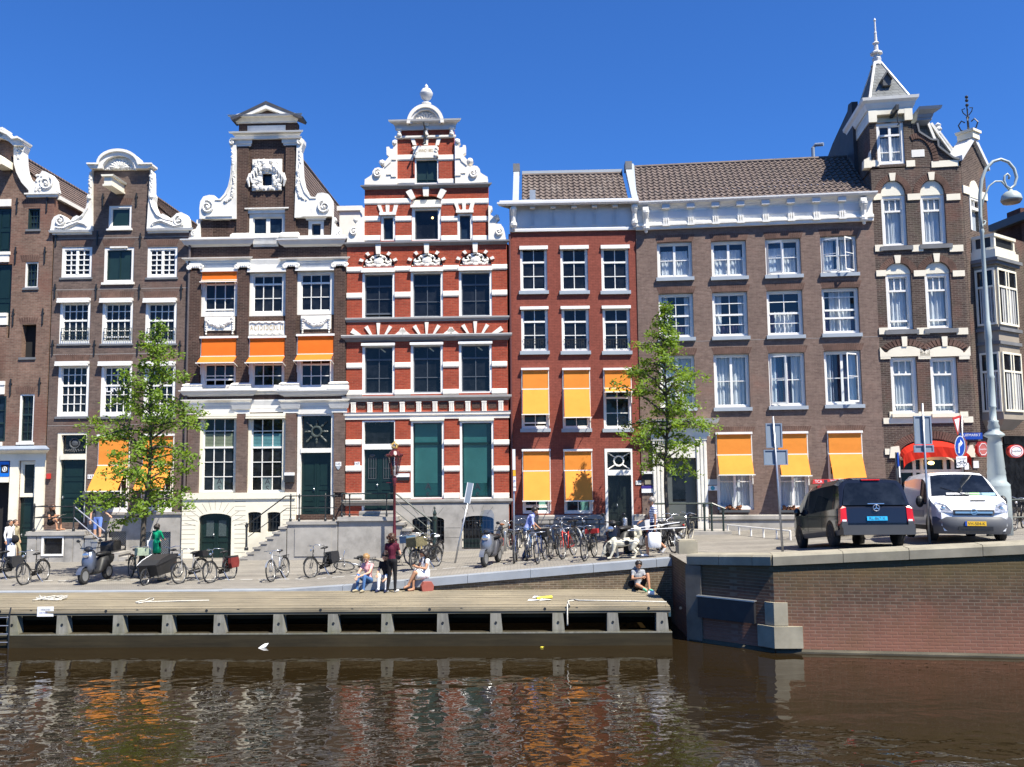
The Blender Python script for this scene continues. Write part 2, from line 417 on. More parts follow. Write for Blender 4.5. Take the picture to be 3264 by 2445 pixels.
BEAMW = mat_wood('wet_dark_timber',(.026,.021,.012),(.045,.036,.02),(.3,1,4))
def zpx(py,y=23.6,px=900): return at_depth(px,py,y).z
ZD = 1.02
jet = thing('wooden_jetty','long weathered wooden jetty along the canal in front of the houses','jetty',(0,0,0))
XL,XR = -30.0,on_z(*C18(2085,200),.8).x
XR = at_depth(*C18(2083,200),23.5).x
d_ = MB(); n = 20
for i in range(n):
	a,b_ = i/n,(i+1)/n-.012
	f = lambda x,q: JF(x)-.04+(JB(x)-JF(x)+.2)*q
	za = ZD+random.uniform(-.006,.006); x0 = XL
	while x0 < XR:
		x1 = min(XR,x0+random.uniform(3,5.5))
		d_.add([(x0,f(x0,a),za),(x1-.008,f(x1,a),za),(x1-.008,f(x1,b_),za),(x0,f(x0,b_),za),
				(x0,f(x0,a),za-.05),(x1-.008,f(x1,a),za-.05),(x1-.008,f(x1,b_),za-.05),(x0,f(x0,b_),za-.05)],
               [(0,1,2,3),(4,5,1,0),(5,6,2,1),(7,4,0,3),(6,7,3,2)])
		x0 = x1
d_.build('deck',DECK,jet)
def longbox(name,mat,y0,y1,z0,z1,xl=XL,xr=XR,off=0):
	q = MB(); v = [(x,JF(x)+y,z) for z in (z0,z1) for y in (y0,y1) for x in (xl,xr)]
	q.add(v,[(0,2,3,1),(4,5,7,6),(0,1,5,4),(2,6,7,3),(0,4,6,2),(1,3,7,5)])
	return q.build(name,mat,jet)
zf0,zf1 = zpx(1930),zpx(1962); zp1 = zpx(2021)
longbox('edge_board',DECK,-.075,.09,ZD-.115,ZD-.052)
longbox('fascia_beam',FASC,-.055,.10,zf1,ZD-.116,off=1)
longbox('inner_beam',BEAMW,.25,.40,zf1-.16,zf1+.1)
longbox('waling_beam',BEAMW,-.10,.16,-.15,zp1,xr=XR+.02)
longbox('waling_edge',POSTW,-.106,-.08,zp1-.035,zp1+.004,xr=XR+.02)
posts = [C17(x,285) for x in (85,405,765,1080,1410,1790,2140)]+[C18(x,280) for x in (270,627,967,1365,1715,2030)]
posts = [(-60,1990),(-220,1990)]+posts
for i,(px,py) in enumerate(posts):
	p = at_depth(px,py,23.6); p = at_depth(px,py,JF(p.x))
	hw = .145; q = MB(); lean = .05 if i < 10 else .02
	zb,zt = -.2,zf1+.002
	poly = [(p.x-hw-.01,zp1-.01),(p.x+hw+.03,zp1-.01),(p.x+hw-lean*.6,zt),(p.x-hw+.0,zt)]
	q.prism(poly,JF(p.x)-.07+.001*i,JF(p.x)+.2,back=True); q.build('post',POSTW,jet)
	bo = MB(); bo.lathe([(.0,0),(.035,0),(.035,.012)],(0,0,0),8)
	bo.v = [(p.x+.0+a,JF(p.x)-.083+.001*i+c,zpx(1991)+b_) for a,b_,c in bo.v]; bo.build('bolt',IRON,jet)
	if i % 2 == 0:
		for k_ in (-.35,.5):
			b2 = MB(); b2.lathe([(.0,0),(.04,0),(.04,.012)],(0,0,0),8)
			b2.v = [(p.x+k_+a,JF(p.x)-.068+c,zpx(1948)+b_) for a,b_,c in b2.v]; b2.build('bolt',IRON,jet)
# row of piles far behind, under the deck
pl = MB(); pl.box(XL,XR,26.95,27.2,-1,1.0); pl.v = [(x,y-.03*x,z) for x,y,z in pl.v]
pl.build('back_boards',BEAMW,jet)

# --- ramp wall with its pale coping
RW = mat_brick('mossy_ramp_brick',A(136,116,94),A(108,92,74),A(156,144,124),var=.3,green=((.10,.095,.045),1.2,.6),patch=((.42,.38,.33),.62,.5))
COPB = mat_plain('blue_grey_coping_stone',(.28,.305,.335),.6,.12,1.6,stain=((.16,.16,.17),.55))
rw = thing('ramp_retaining_wall','low brick retaining wall of the ramp, mossy, with a pale blue stone coping','wall',(-9,JB(-9),1.0))
x0s = -9.0; cps = []
wl = MB(); cp = MB()
xx = [x0s+.5*i for i in range(int((A0.x-x0s)/.5)+1)]+[A0.x]
for a,b_ in zip(xx,xx[1:]):
	za,zb = gz(a,JB(a)),gz(b_,JB(b_))
	wl.quad((a+9,JB(a)-JB(-9)+.02,-.6),(b_+9,JB(b_)-JB(-9)+.02,-.6),(b_+9,JB(b_)-JB(-9)+.02,zb-1.0-.19),(a+9,JB(a)-JB(-9)+.02,za-1.0-.19))
xx = [x0s]
while xx[-1] < A0.x: xx.append(min(A0.x,xx[-1]+1.9))
for a,b_ in zip(xx,xx[1:]):
	b2 = b_-.012; v = []
	for x,in ((a,),(b2,)):
		z = gz(x,JB(x))+.025-1.0
		zz = max(.012,z)
		v += [(x+9,JB(x)-JB(-9)-.05,max(z-.23,.0)),(x+9,JB(x)-JB(-9)-.05,zz),(x+9,JB(x)-JB(-9)+.33,zz),(x+9,JB(x)-JB(-9)+.33,max(z-.23,.0))]
	cp.add(v,[(0,4,5,1),(1,5,6,2),(2,6,7,3),(0,1,2,3),(7,6,5,4),(3,7,4,0)])
wl.build('brick_face',RW,rw); cp.build('coping',COPB,rw)
ks = MB(); ks.box(-60,-9.01,0,.33,-.3,.045); ks.v = [(x,y+JB(x)-.05,z+1.0) for x,y,z in ks.v]
tag(ks.build('quay_kerb',COPB),kind='structure')

# --- bridge abutment
BA = mat_brick('old_bridge_brick',A(128,98,82),A(98,78,64),A(140,126,110),zz=((1.0,2.1,.6,0,A(176,120,100)),(2.1,3.0,0,.7,A(106,94,60))),bw=.235,bh=.082,mort=.013,var=.32,streak=.45,patch=(A(160,104,84),.52,.45),green=(A(98,88,58),.8,.6),bump=.9)
ab = thing('bridge_abutment','tall brick bridge abutment at the right with stone coping and corner stones','bridge abutment',(B0.x,B0.y,0))
def loc(p): return (p[0]-B0.x,p[1]-B0.y,p[2])
zA = at_depth(*C19(178,128),A0.y).z; zB = at_depth(*C19(690,130),B0.y).z; zC = at_depth(*C19(2200,45),C0.y).z
CT = .27
def face(P,Q,zp,zq,name):
	q = MB(); N = 12
	for i in range(N):
		a,b_ = P.lerp(Q,i/N),P.lerp(Q,(i+1)/N); ha,hb = zp+(zq-zp)*i/N-CT,zp+(zq-zp)*(i+1)/N-CT
		q.quad(loc((a.x,a.y,-.8)),loc((b_.x,b_.y,-.8)),loc((b_.x,b_.y,hb)),loc((a.x,a.y,ha)))
	return q.build(name,BA,ab)
zCx = zB+(zC-zB)*5*.85
face(A0,B0,zA,zB,'brick_face'); face(B0,C9x,zB,zCx,'brick_face')
Aback = Vector((A0.x,JB(A0.x)+.4,0)); face(Aback,A0,zA,zA,'brick_face')
# coping stones in single blocks
def coping(P,Q,zp,zq,bl,k0=0.):
	d = (Q-P); L = Vector((d.x,d.y,0)).length; u = Vector((d.x,d.y,0))/L; nrm = Vector((-u.y,u.x,0))
	s_ = k0; i = 0
	while s_ < L-.05:
		e = min(L,s_+bl*random.uniform(.93,1.07)); v = []
		for t_ in (s_,e-.014):
			z = zp+(zq-zp)*t_/L+random.uniform(-.004,.004); b_ = P+u*t_
			for off,zz in ((-.07,-CT),(-.085,-.05),(-.05,0),(.46,.012),(.46,-CT)): c_ = b_+nrm*off; v.append(loc((c_.x,c_.y,z+zz)))
		q = MB(); q.add(v,[(0,5,6,1),(1,6,7,2),(2,7,8,3),(3,8,9,4),(0,1,2,3,4),(9,8,7,6,5),(4,9,5,0)])
		q.build('coping_stone',STONEL,ab); s_ = e; i += 1
coping(A0,B0,zA,zB,.95); coping(B0,C9x,zB,zCx,1.65)
# corner stones standing proud of the brick, and the pier at the left end
ua = (A0-B0).normalized(); uc = (C0-B0).normalized()
def corner(la,lc,z0,z1,pr):
	q = MB(); na = Vector((-ua.y,ua.x,0)); na = na if na.y < 0 else -na; nc = Vector((uc.y,-uc.x,0)); nc = nc if nc.y < 0 else -nc
	k_ = B0+(na+nc)*pr
	base = [B0+ua*la+na*pr,k_,B0+uc*lc+nc*pr,B0+uc*lc-nc*.1,B0+ua*la-na*.1]
	n_ = len(base); v = [loc((p.x,p.y,z)) for z in (z0,z1) for p in base]
	q.add(v,[tuple(range(n_))[::-1],tuple(range(n_,2*n_))]+[(i,(i+1) % n_,n_+(i+1) % n_,n_+i) for i in range(n_)])
	q.build('corner_stone',STONEL,ab)
zq = lambda y: at_depth(C19(705,y)[0],C19(705,y)[1],B0.y).z
corner(.24,.32,zq(556),zq(418),.05); corner(.44,.66,zq(690),zq(560),.09)
q = MB(); u0_ = (B0-A0).normalized(); m0 = Vector((u0_.y,-u0_.x,0)); pp = [A0-u0_*.06+m0*.06,A0+u0_*.40+m0*.06,A0+u0_*.40-m0*.3,A0-u0_*.06-m0*.3]; v = [loc((p.x,p.y,z)) for z in (-.6,zA-CT-.004) for p in pp]; q.add(v,[(3,2,1,0),(4,5,6,7)]+[(i,(i+1) % 4,4+(i+1) % 4,4+i) for i in range(4)]); q.build('end_pier',mat_plain('shade_darkened_stone',(.15,.13,.10),.85,.3,2.5),ab)  # pale stone darkened: the pier's shade is put into its colour
q = MB(); q.box(A0.x-.22,A0.x+.30,A0.y+.1,A0.y+.62,zA+.003,zA+.34); q.box(A0.x-.19,A0.x+.27,A0.y+.13,A0.y+.59,zA+.34,zA+.37); q.v = [loc(p) for p in q.v]; q.build('pier_cap',STONEL,ab)
# steel plate on the shaded face, wet foot course
u1 = (B0-A0).normalized(); n1 = Vector((u1.y,-u1.x,0)); LAB = (B0-A0).length
def onface(f,z,out): p = A0+u1*(LAB*f)+n1*out; return loc((p.x,p.y,z))
q = MB(); zt,zb = at_depth(*C19(400,395),(A0.y+B0.y)/2).z,at_depth(*C19(400,525),(A0.y+B0.y)/2).z
v = [onface(f,z,o) for o in (.03,.15) for z in (zb,zt) for f in (.14,.80)]
q.add(v,[(4,5,7,6),(0,4,6,2),(1,3,7,5),(2,6,7,3),(0,1,5,4)]); q.build('steel_plate',mat_plain('blue_black_steel',(.022,.022,.025),.5,.3,3),ab)
q = MB(); q.add([onface(f,z,o) for o in (.02,.18) for z in (zt-.005,zt+.025) for f in (.13,.81)],[(4,5,7,6),(0,4,6,2),(1,3,7,5),(2,6,7,3),(0,1,5,4)]); q.build('plate_edge',STEEL,ab)
ft = MB(); nc = Vector((uc.y,-uc.x,0)); zz = zq(712)
for P,Q,nn in ((A0,B0,n1),(B0,C9x,nc)):
	pa,pb = P+nn*.06,Q+nn*.06
	ft.quad(loc((pa.x,pa.y,-.8)),loc((pb.x,pb.y,-.8)),loc((pb.x,pb.y,zz)),loc((pa.x,pa.y,zz)))
	ft.quad(loc((pa.x,pa.y,zz)),loc((pb.x,pb.y,zz)),loc((Q.x,Q.y,zz+.05)),loc((P.x,P.y,zz+.05)))
ft.build('wet_footing',mat_wood('wet_algae_stone',(.05,.046,.034),(.10,.09,.068),(.4,.4,3)),ab)
# ------------------------------------------------------------------ houses: helpers
def YF(x): return 36-.03*x
class House:
	def __init__(s,name,label,x0,y0,slope,cat='house',group=None,parent=None):
		s.zb = gz(x0+2,y0); s.a = math.atan(slope)
		if parent:                              # a wing: a part of the same house, turned another way
			s.zb = parent.zb; rel = Vector((x0,y0,s.zb))-parent.o
			s.root = bpy.data.objects.new(name,None); COL.objects.link(s.root); s.root.parent = parent.root
			s.root.location = (rel.dot(parent.du),rel.dot(parent.dd),0); s.root.rotation_euler = (0,0,s.a-parent.a)
		else: s.root = thing(name,label,cat,(x0,y0,s.zb),s.a,group)
		s.o = Vector((x0,y0,s.zb)); s.du = Vector((math.cos(s.a),math.sin(s.a),0)); s.dd = Vector((-math.sin(s.a),math.cos(s.a),0))
		s.holes = []
	def uv(s,px,py,d=0):
		r_ = ray(px,py); k = ((s.o+s.dd*d)-CAMP).dot(s.dd)/r_.dot(s.dd)
		p = CAMP+r_*k-s.o; return p.dot(s.du),p.z
	def P(s,C,pts,d=0): return [s.uv(*C(x,y),d) for x,y in pts]
	def rc(s,C,x0,y0,x1,y1,d=0):
		xm,ym = (x0+x1)/2,(y0+y1)/2
		return s.uv(*C(x0,ym),d)[0],s.uv(*C(xm,y1),d)[1],s.uv(*C(x1,ym),d)[0],s.uv(*C(xm,y0),d)[1]
	def hole(s,r_): s.holes.append([(r_[0],r_[1]),(r_[2],r_[1]),(r_[2],r_[3]),(r_[0],r_[3])])
	def box(s,name,mat,r_,d0,d1,parent=None): return MB().box(r_[0],r_[2],d0,d1,r_[1],r_[3]).build(name,mat,parent or s.root)
	def band(s,name,mat,C,x0,y0,x1,y1,pro=.03,back=.02): return s.box(name,mat,s.rc(C,x0,y0,x1,y1),-pro,back)
	def mould(s,name,mat,u0,u1,prof,e0=1,e1=1,parent=None):     # prof: (projection, v) from bottom to top
		q = MB(); n = len(prof)
		for i in range(n-1):
			(p,a),(q_,b_) = prof[i],prof[i+1]
			q.quad((u0-p*e0,-p,a),(u1+p*e1,-p,a),(u1+q_*e1,-q_,b_),(u0-q_*e0,-q_,b_))
		for (p,a),up in ((prof[0],0),(prof[-1],1)):
			f = [(u0-p*e0,-p,a),(u1+p*e1,-p,a),(u1,.03,a),(u0,.03,a)]
			q.quad(*(f if up else f[::-1]))
		for i in range(n-1):
			(p,a),(q_,b_) = prof[i],prof[i+1]
			q.quad((u0-q_*e0,-q_,b_),(u0,.03,b_),(u0,.03,a),(u0-p*e0,-p,a))
			q.quad((u1+p*e1,-p,a),(u1,.03,a),(u1,.03,b_),(u1+q_*e1,-q_,b_))
		return q.build(name,mat,parent or s.root)
	def finish(s,outline,mat,eave,ridge=None,depth=18,hb=None,depth_w=.32,roofmat=None,ul=None,ur=None,uc=None,gable=True):
		MB().prism(outline,0,depth_w,s.holes).build('front_wall',mat,s.root)
		us = [p[0] for p in outline]; ul = min(us) if ul is None else ul; ur = max(us) if ur is None else ur
		b_ = MB(); e = .04
		b_.quad((ul+e,.1,-1),(ul+e,depth,-1),(ul+e,depth,eave),(ul+e,.1,eave)); b_.quad((ur-e,depth,-1),(ur-e,.1,-1),(ur-e,.1,eave),(ur-e,depth,eave))
		uc = (ul+ur)/2 if uc is None else uc
		if gable: b_.add([(ul+e,depth,-1),(ur-e,depth,-1),(ur-e,depth,eave),(uc,depth,ridge),(ul+e,depth,eave)],[(4,3,2,1,0)])
		else: b_.quad((ur-e,depth,-1),(ul+e,depth,-1),(ul+e,depth,eave),(ur-e,depth,eave))
		if gable: b_.add([(ul+e,.34,eave-.2),(ur-e,.34,eave-.2),(ur-e,.34,eave),(uc,.34,ridge-.05),(ul+e,.34,eave)],[(0,1,2,3,4)])
		b_.build('side_wall',mat,s.root)
		MB().quad((ul+.1,1.15,-1),(ur-.1,1.15,-1),(ur-.1,1.15,eave),(ul+.1,1.15,eave)).build('dark_interior_board',DARKROOM,s.root)
		if gable:
			q = MB()
			for sg,ue in ((-1,ul),(1,ur)):  # pantiles in courses
				L = math.hypot(ue-uc,ridge-eave); n = int(L/.32); m_ = int(depth/.24)
				for j in range(n):
					for k in (0,1):
						t0,t1 = j/n,(j+1)/n+.01
					p0 = (uc+(ue-uc)*t0,ridge+(eave-ridge)*t0); p1 = (uc+(ue-uc)*t1,ridge+(eave-ridge)*t1)
					nx,nz = (ridge-eave)/L*sg,abs(ue-uc)/L
					a = [(p0[0]+nx*.01,y,p0[1]+nz*.01) for y in (.3,depth)]; c = [(p1[0]+nx*.045,y,p1[1]+nz*.045) for y in (.3,depth)]
					b2 = [(p1[0],y,p1[1]) for y in (.3,depth)]
					q.quad(a[0],a[1],c[1],c[0]) if sg < 0 else q.quad(a[1],a[0],c[0],c[1])
					q.quad(c[0],c[1],b2[1],b2[0])
			q.tube([(uc,.3,ridge+.03),(uc,depth,ridge+.03)],.11,8)
			q.build('roof',roofmat or TILEV,s.root)

def mat_tilev():
	m_,t,b = new_mat('pantile_courses')
	tc = t.nodes.new('ShaderNodeTexCoord'); o = tc.outputs['Object']
	wv = nd(t,'ShaderNodeTexWave'); wv.bands_direction = 'Y'; wv.inputs['Scale'].default_value = 1.3; wv.inputs['Distortion'].default_value = .3
	t.links.new(o,wv.inputs['Vector'])
	c = mixc(t,ramp(t,wv.outputs['Fac'],.2,.8),(.07,.05,.042),(.19,.135,.105))
	c = mixc(t,1,c,mixc(t,ramp(t,noise(t,o,2.5,5),.3,.7),(.65,)*3,(1.3,1.25,1.2)),'MULTIPLY')
	t.links.new(c,b.inputs['Base Color']); b.inputs['Roughness'].default_value = .8; return m_
TILEV = mat_tilev()

def window(b,r_,cols=2,rows=((.5,1),),fw=.085,rec=.12,frame=WHITE2,glass=None,sill=None,mun=.032,hole=True,name='window',curtains=None,lowfw=None,parent=None,sash=None,gap=None,mull=None,vtop=None,fs=.025):
	u0,v0,u1,v1 = r_
	if hole: b.hole(r_)
	e = .002; u0 += e; u1 -= e; v0 += e; v1 -= e
	q = MB(); lf = lowfw or fw; d0,d1 = fs,rec+.07
	q.box(u0,u0+fw,d0,d1,v0,v1); q.box(u1-fw,u1,d0,d1,v0,v1)
	q.box(u0+fw,u1-fw,d0+.003,d1,v1-fw,v1); q.box(u0+fw,u1-fw,d0+.003,d1,v0,v0+lf)
	iu0,iu1,iv0,iv1 = u0+fw,u1-fw,v0+lf,v1-fw
	sm = sash or frame
	if sash is not None:                        # thin inner sash of another colour
		pass
	o = q.build(name,frame,parent or b.root)
	s_ = MB()
	sw = .045
	s_.box(iu0,iu0+sw,rec-.02,rec+.04,iv0,iv1); s_.box(iu1-sw,iu1,rec-.02,rec+.04,iv0,iv1)
	s_.box(iu0+sw,iu1-sw,rec-.021,rec+.04,iv1-sw,iv1); s_.box(iu0+sw,iu1-sw,rec-.021,rec+.04,iv0,iv0+sw*1.3)
	H = iv1-iv0; W_ = iu1-iu0
	for k in range(1,cols):
		u = iu0+W_*k/cols; mm = mull if (mull and k*2 == cols) else mun
		s_.box(u-mm/2,u+mm/2,rec-.018-(.02 if mm > .05 else 0),rec+.035,iv1-H*vtop if vtop else iv0+sw,iv1-sw)
	for f,th in rows:
		v = iv1-H*f; h = .038 if th else mun/2
		s_.box(iu0+sw,iu1-sw,rec-.024-(.02 if th else 0),rec+.037,v-h,v+h)
	s_.build('sash',sm,o)
	g_ = MB()
	if gap:                                     # lower sash pushed up: nothing but the dark room behind
		g_.quad((iu0,rec+.02,iv0+H*gap),(iu1,rec+.02,iv0+H*gap),(iu1,rec+.02,iv1),(iu0,rec+.02,iv1))
		s2 = MB().box(iu0,iu1,rec-.05,rec+.05,iv0+H*gap-.05,iv0+H*gap+.02).build('raised_rail',sm,o)
	else: g_.quad((iu0,rec+.02,iv0),(iu1,rec+.02,iv0),(iu1,rec+.02,iv1),(iu0,rec+.02,iv1))
	g_.build('pane',glass or (CLEAR if curtains else GLASS),o)
	if sill:
		h,pro,mt = sill
		MB().box(u0-.06,u1+.06,-pro,rec,v0-h,v0-.003).build('sill',mt,o)
	if curtains:
		for (fa,fb,ga,gb,mt,amp) in curtains:      # fractions of width and height
			c_ = MB(); c_.smooth = True; n = max(8,int((fb-fa)*W_/.022)); ph = random.random()*6; vs = []
			for i in range(n+1):
				t_ = i/n; u = iu0+W_*(fa+(fb-fa)*t_)
				dd_ = rec+.13+amp*math.sin(ph+t_*(fb-fa)*W_*42+1.5*math.sin(ph*3+t_*5))+.012*math.sin(t_*90)
				vs += [(u,dd_,iv0+H*ga),(u+.012*math.sin(t_*30+ph),dd_+.01,iv0+H*gb)]
			c_.add(vs,[(2*i,2*i+2,2*i+3,2*i+1) for i in range(n)]); c_.build('curtain',mt,o)
	return o
def cassette(b,r_,parent=None,mat=None,pro=.16):
	q = MB(); u0,v0,u1,v1 = r_
	q.box(u0-.02,u1+.02,-pro,.02,v0+(v1-v0)*.45,v1); q.box(u0-.02,u1+.02,-pro-.03,-pro+.05,v0,v0+(v1-v0)*.36)
	return q.build('awning_cassette',mat or WHITE2,parent or b.root)
def awning(b,u0,u1,vt,vm,vb,p,mat,d=-.07,arm_v=None):
	q = MB(); vm_ = vm; n = 8
	prof = [(d,vt),(d-.005,(vt+vm)/2),(d,vm)]+[(d-(p+d)*t_-.015*math.sin(math.pi*t_),vm+(vb-vm)*t_) for t_ in (.25,.5,.75,1)]
	for (a,va),(c,vc) in zip(prof,prof[1:]):
		q.quad((u0,c,vc),(u1,c,vc),(u1,a,va),(u0,a,va))
	o = q.build('awning',mat,b.root)
	MB().box(u0-.06,u1+.06,-.15,-.01,vt,vt+.09).build('cassette',WHITE2,o)
	r_ = MB(); r_.box(u0-.04,u1+.04,-.015+d,.012+d,vm-.018,vm+.022)
	for u in (u0-.03,u1+.03): r_.box(u-.015,u+.015,-.04,-.012,(arm_v if arm_v is not None else vb)-.3,vt)
	r_.build('guide_rail',WHITE2,o)
	f_ = MB(); f_.box(u0-.05,u1+.05,-p-.02,-p+.02,vb-.03,vb+.01); f_.build('front_bar',WHITE2,o)
	for u in (u0-.035,u1+.035):
		f_ = MB(); f_.bar((u,-.03,arm_v if arm_v is not None else vb-.05),(u,-p,vb-.01),.022); f_.build('arm',WHITE2,o)
	return o
def spiral(mb,b,C,cx,cy,r0,turns,d,rad,a0=0,sgn=1,center=True):
	c = b.uv(*C(cx,cy)); e = b.uv(*C(cx+r0,cy)); rr = abs(e[0]-c[0]); n = int(18*turns); pts = []; rs = []
	for i in range(n+1):
		t_ = i/n; a = a0+sgn*2*math.pi*turns*t_; q = rr*(1-.80*t_)
		pts.append((c[0]+q*math.cos(a),d-.02*t_,c[1]+q*math.sin(a))); rs.append(rad*(1-.35*t_))
	mb.tube(pts,rs,6)
	if center: mb.ball((c[0],d-.03,c[1]),rr*.22,8,(1,.7,1))
def blobs(mb,pts,r0,r1,d,sq=.6):
	for u,v in pts:
		r_ = random.uniform(r0,r1); mb.ball((u,d,v),r_,7,(random.uniform(.8,1.3),sq,random.uniform(.8,1.3)))
def arch_poly(r_,rise,n=10):                  # rectangle with a segmental head
	u0,v0,u1,v1 = r_; uc,hw = (u0+u1)/2,(u1-u0)/2
	return [(u0,v0),(u1,v0)]+[(uc+hw*math.cos(math.pi*i/n),v1-rise+rise*math.sin(math.pi*i/n)) for i in range(n+1)]
def voussoir(mb,c,r0,r1,a0,a1,d0,d1,ex=1.0):
	pts = [(c[0]+r0*math.cos(a0)*ex,c[1]+r0*math.sin(a0)),(c[0]+r1*math.cos(a0)*ex,c[1]+r1*math.sin(a0)),
           (c[0]+r1*math.cos(a1)*ex,c[1]+r1*math.sin(a1)),(c[0]+r0*math.cos(a1)*ex,c[1]+r0*math.sin(a1))]
	mb.prism(pts,d0,d1)
def anchor(b,C,x,y0,y1):
	r_ = b.rc(C,x-4,y0,x+4,y1); q = MB(); uc = (r_[0]+r_[2])/2
	q.box(uc-.022,uc+.022,-.05,.01,r_[1],r_[3]); q.box(uc-.06,uc+.06,-.045,.01,r_[3]-.02-(r_[3]-r_[1])*.3,r_[3]+.02-(r_[3]-r_[1])*.3)
	q.build('wall_anchor',IRON,b.root)
def text_part(txt,parent,u,d,v,h,mat,width=None,ext=.006,name='lettering',up=False,mirror=False):
	cu = bpy.data.curves.new('t','FONT'); cu.body = txt; cu.size = 1; cu.extrude = 0; cu.align_x = 'CENTER'; cu.align_y = 'CENTER'
	o = bpy.data.objects.new('t',cu); COL.objects.link(o)
	dg = bpy.context.evaluated_depsgraph_get(); me = bpy.data.meshes.new_from_object(o.evaluated_get(dg))
	bpy.data.objects.remove(o); bpy.data.curves.remove(cu)
	xs_ = [q.co.x for q in me.vertices] or [0]; ys_ = [q.co.y for q in me.vertices] or [0]
	x0,x1,y0,y1 = min(xs_),max(xs_),min(ys_),max(ys_)
	ky = h/max(1e-6,y1-y0); kx = (width/max(1e-6,x1-x0)) if width else ky
	for q in me.vertices:
		X = (q.co.x-(x0+x1)/2)*kx; Y = (q.co.y-(y0+y1)/2)*ky
		if mirror: X = -X
		q.co = (u+X,d,v+Y)
	me.materials.clear(); me.materials.append(mat); me.name = name
	p = bpy.data.objects.new(name,me); COL.objects.link(p); p.parent = parent
	return p
def panel_door(b,r_,rec=.22,mat=None,leaves=2,name='door',panels=(.30,.55,.92),hole=True,handle=True):
	u0,v0,u1,v1 = r_; mat = mat or DGREEN
	if hole: b.hole(r_)
	q = MB(); q.box(u0+.003,u1-.003,rec,rec+.06,v0,v1-.003)
	wl_ = (u1-u0)/leaves
	for k in range(leaves):
		a,c = u0+wl_*k,u0+wl_*(k+1); lo = v0
		q.box(a+.004,a+.09,rec-.022,rec,v0,v1-.004); q.box(c-.09,c-.004,rec-.022,rec,v0,v1-.004)
		for f in (0,)+tuple(panels):
			vv = v0+(v1-v0)*f
			q.box(a+.09,c-.09,rec-.021,rec,max(v0,vv-.07),min(v1-.004,vv+.07))
		ps = (0,)+tuple(panels)
		for f,g2 in zip(ps,ps[1:]):
			y0_,y1_ = v0+(v1-v0)*f+.13,v0+(v1-v0)*g2-.13
			if y1_-y0_ > .1: q.box(a+.15,c-.15,rec-.014,rec,y0_,y1_)
	o = q.build(name,mat,b.root)
	if handle:
		h = MB(); uh = (u0+u1)/2-.1 if leaves == 2 else u0+.1; h.ball((uh,rec-.06,v0+1.05),.035,8); h.box(uh-.012,uh+.012,rec-.05,rec-.02,v0+.98,v0+1.12); h.build('handle',STEEL,o)
	return o
def brick_arch(b,C,x0,y0,x1,y1,mat,n=26):    # soldier course over an opening
	a,c = b.uv(*C(x0,y0)),b.uv(*C(x1,y1)); u0,u1,v1,v0 = a[0],c[0],a[1],c[1]; q = MB(); uc = (u0+u1)/2
	n = int((u1-u0)/.085)
	for i in range(n):
		f = (i+.5)/n*2-1; x = uc+(u1-u0)/2*f*.93; sl_ = .10*f
		w_ = (u1-u0)/n*.40; z = .02*(1-f*f)
		q.prism([(x-w_,v0+z),(x+w_,v0+z),(x+sl_+w_*1.08,v1+z),(x+sl_-w_*1.08,v1+z)],-.006,.01)
	return q.build('brick_arch',mat,b.root)
ARCHM = mat_brick('soldier_brick',A(132,104,92),A(104,80,71),A(104,86,78),bw=.5,bh=.5,mort=.0,var=.3,streak=0,bump=0)
SILLG = (.10,.06,STONED)

# ------------------------------------------------------------------ 1: brown-red bell-gable house, cut by the left edge of the photograph
x0 = (-195-1632)/2759*37.5
b = House('bell_gable_house','brown brick bell gable house with shopfront, cut off by the left edge of the photo',x0,YF(x0),-.03)
H1 = b
rr = b.P(C1,[(500,1640),(490,690),(270,690),(268,630),(200,560),(160,470),(140,380),(138,240),(110,215),(60,190),(0,178),(-40,176)])
uc1 = b.uv(-15,900)[0]; ur = b.uv(*C5(425,700))[0]; ul = 2*uc1-ur; vb = -.3
rr[0] = (ur,rr[0][1]); rr[1] = (ur,rr[1][1])
half = [(ur,vb)]+rr[1:-1]+[(uc1,rr[-1][1])]
outl = half+[(2*uc1-u,v) for u,v in reversed(half[:-1])]
for (x0_,y0_,x1_,y1_),sl_ in (((245,785,352,970),(.09,.05,STONED)),((220,1258,335,1482),(.10,.05,STONED))):
	window(b,b.rc(C1,x0_,y0_,x1_,y1_),3,((.33,0),(.66,0)),.05,.14,frame=WHITE2 if y0_ > 1000 else GREENIRON,sash=GREENIRON,glass=GLASSB,sill=sl_)
r_ = b.rc(C5,190,370,315,660); b.hole(r_); b.box('dark_void_panel',DARKROOM,(r_[0]-.02,r_[1]-.02,r_[2]+.02,r_[3]+.02),.315,.33)  # near-black panel painted in for the shade of the open hole
b.box('sill',STONED,(r_[0]-.08,r_[1]-.10,r_[2]+.03,r_[1]-.003),-.05,.2)
window(b,b.rc(C5,168,985,297,1408),2,((.25,0),(.42,1),(.6,0),(.8,0)),.06,.14,frame=WHITE2,sash=GREENIRON,glass=GLASS,sill=(.10,.06,WHITE))
for x0_,y0_,x1_,y1_ in ((185,1,1,1),): pass
for C,y0_,y1_ in ((C1,780,1165),(C1,1275,1925),(C5,385,865),(C5,1000,1400)):
	yr = b.uv(*C(80,y0_))[1],b.uv(*C(80,y1_))[1]; uR = b.uv(*C(95 if C is C1 else 50,(y0_+y1_)/2))[0]; r_ = (2*uc1-uR,yr[1],uR,yr[0])
	if C is C1 and y0_ == 780 or C is C1: o = panel_door(b,r_,.12,DGREEN,2,'hatch',(.5,.98),handle=False)
	else: window(b,r_,4,((.3,0),(.6,1)),.07,.12,frame=GREENIRON,glass=GLASSB)
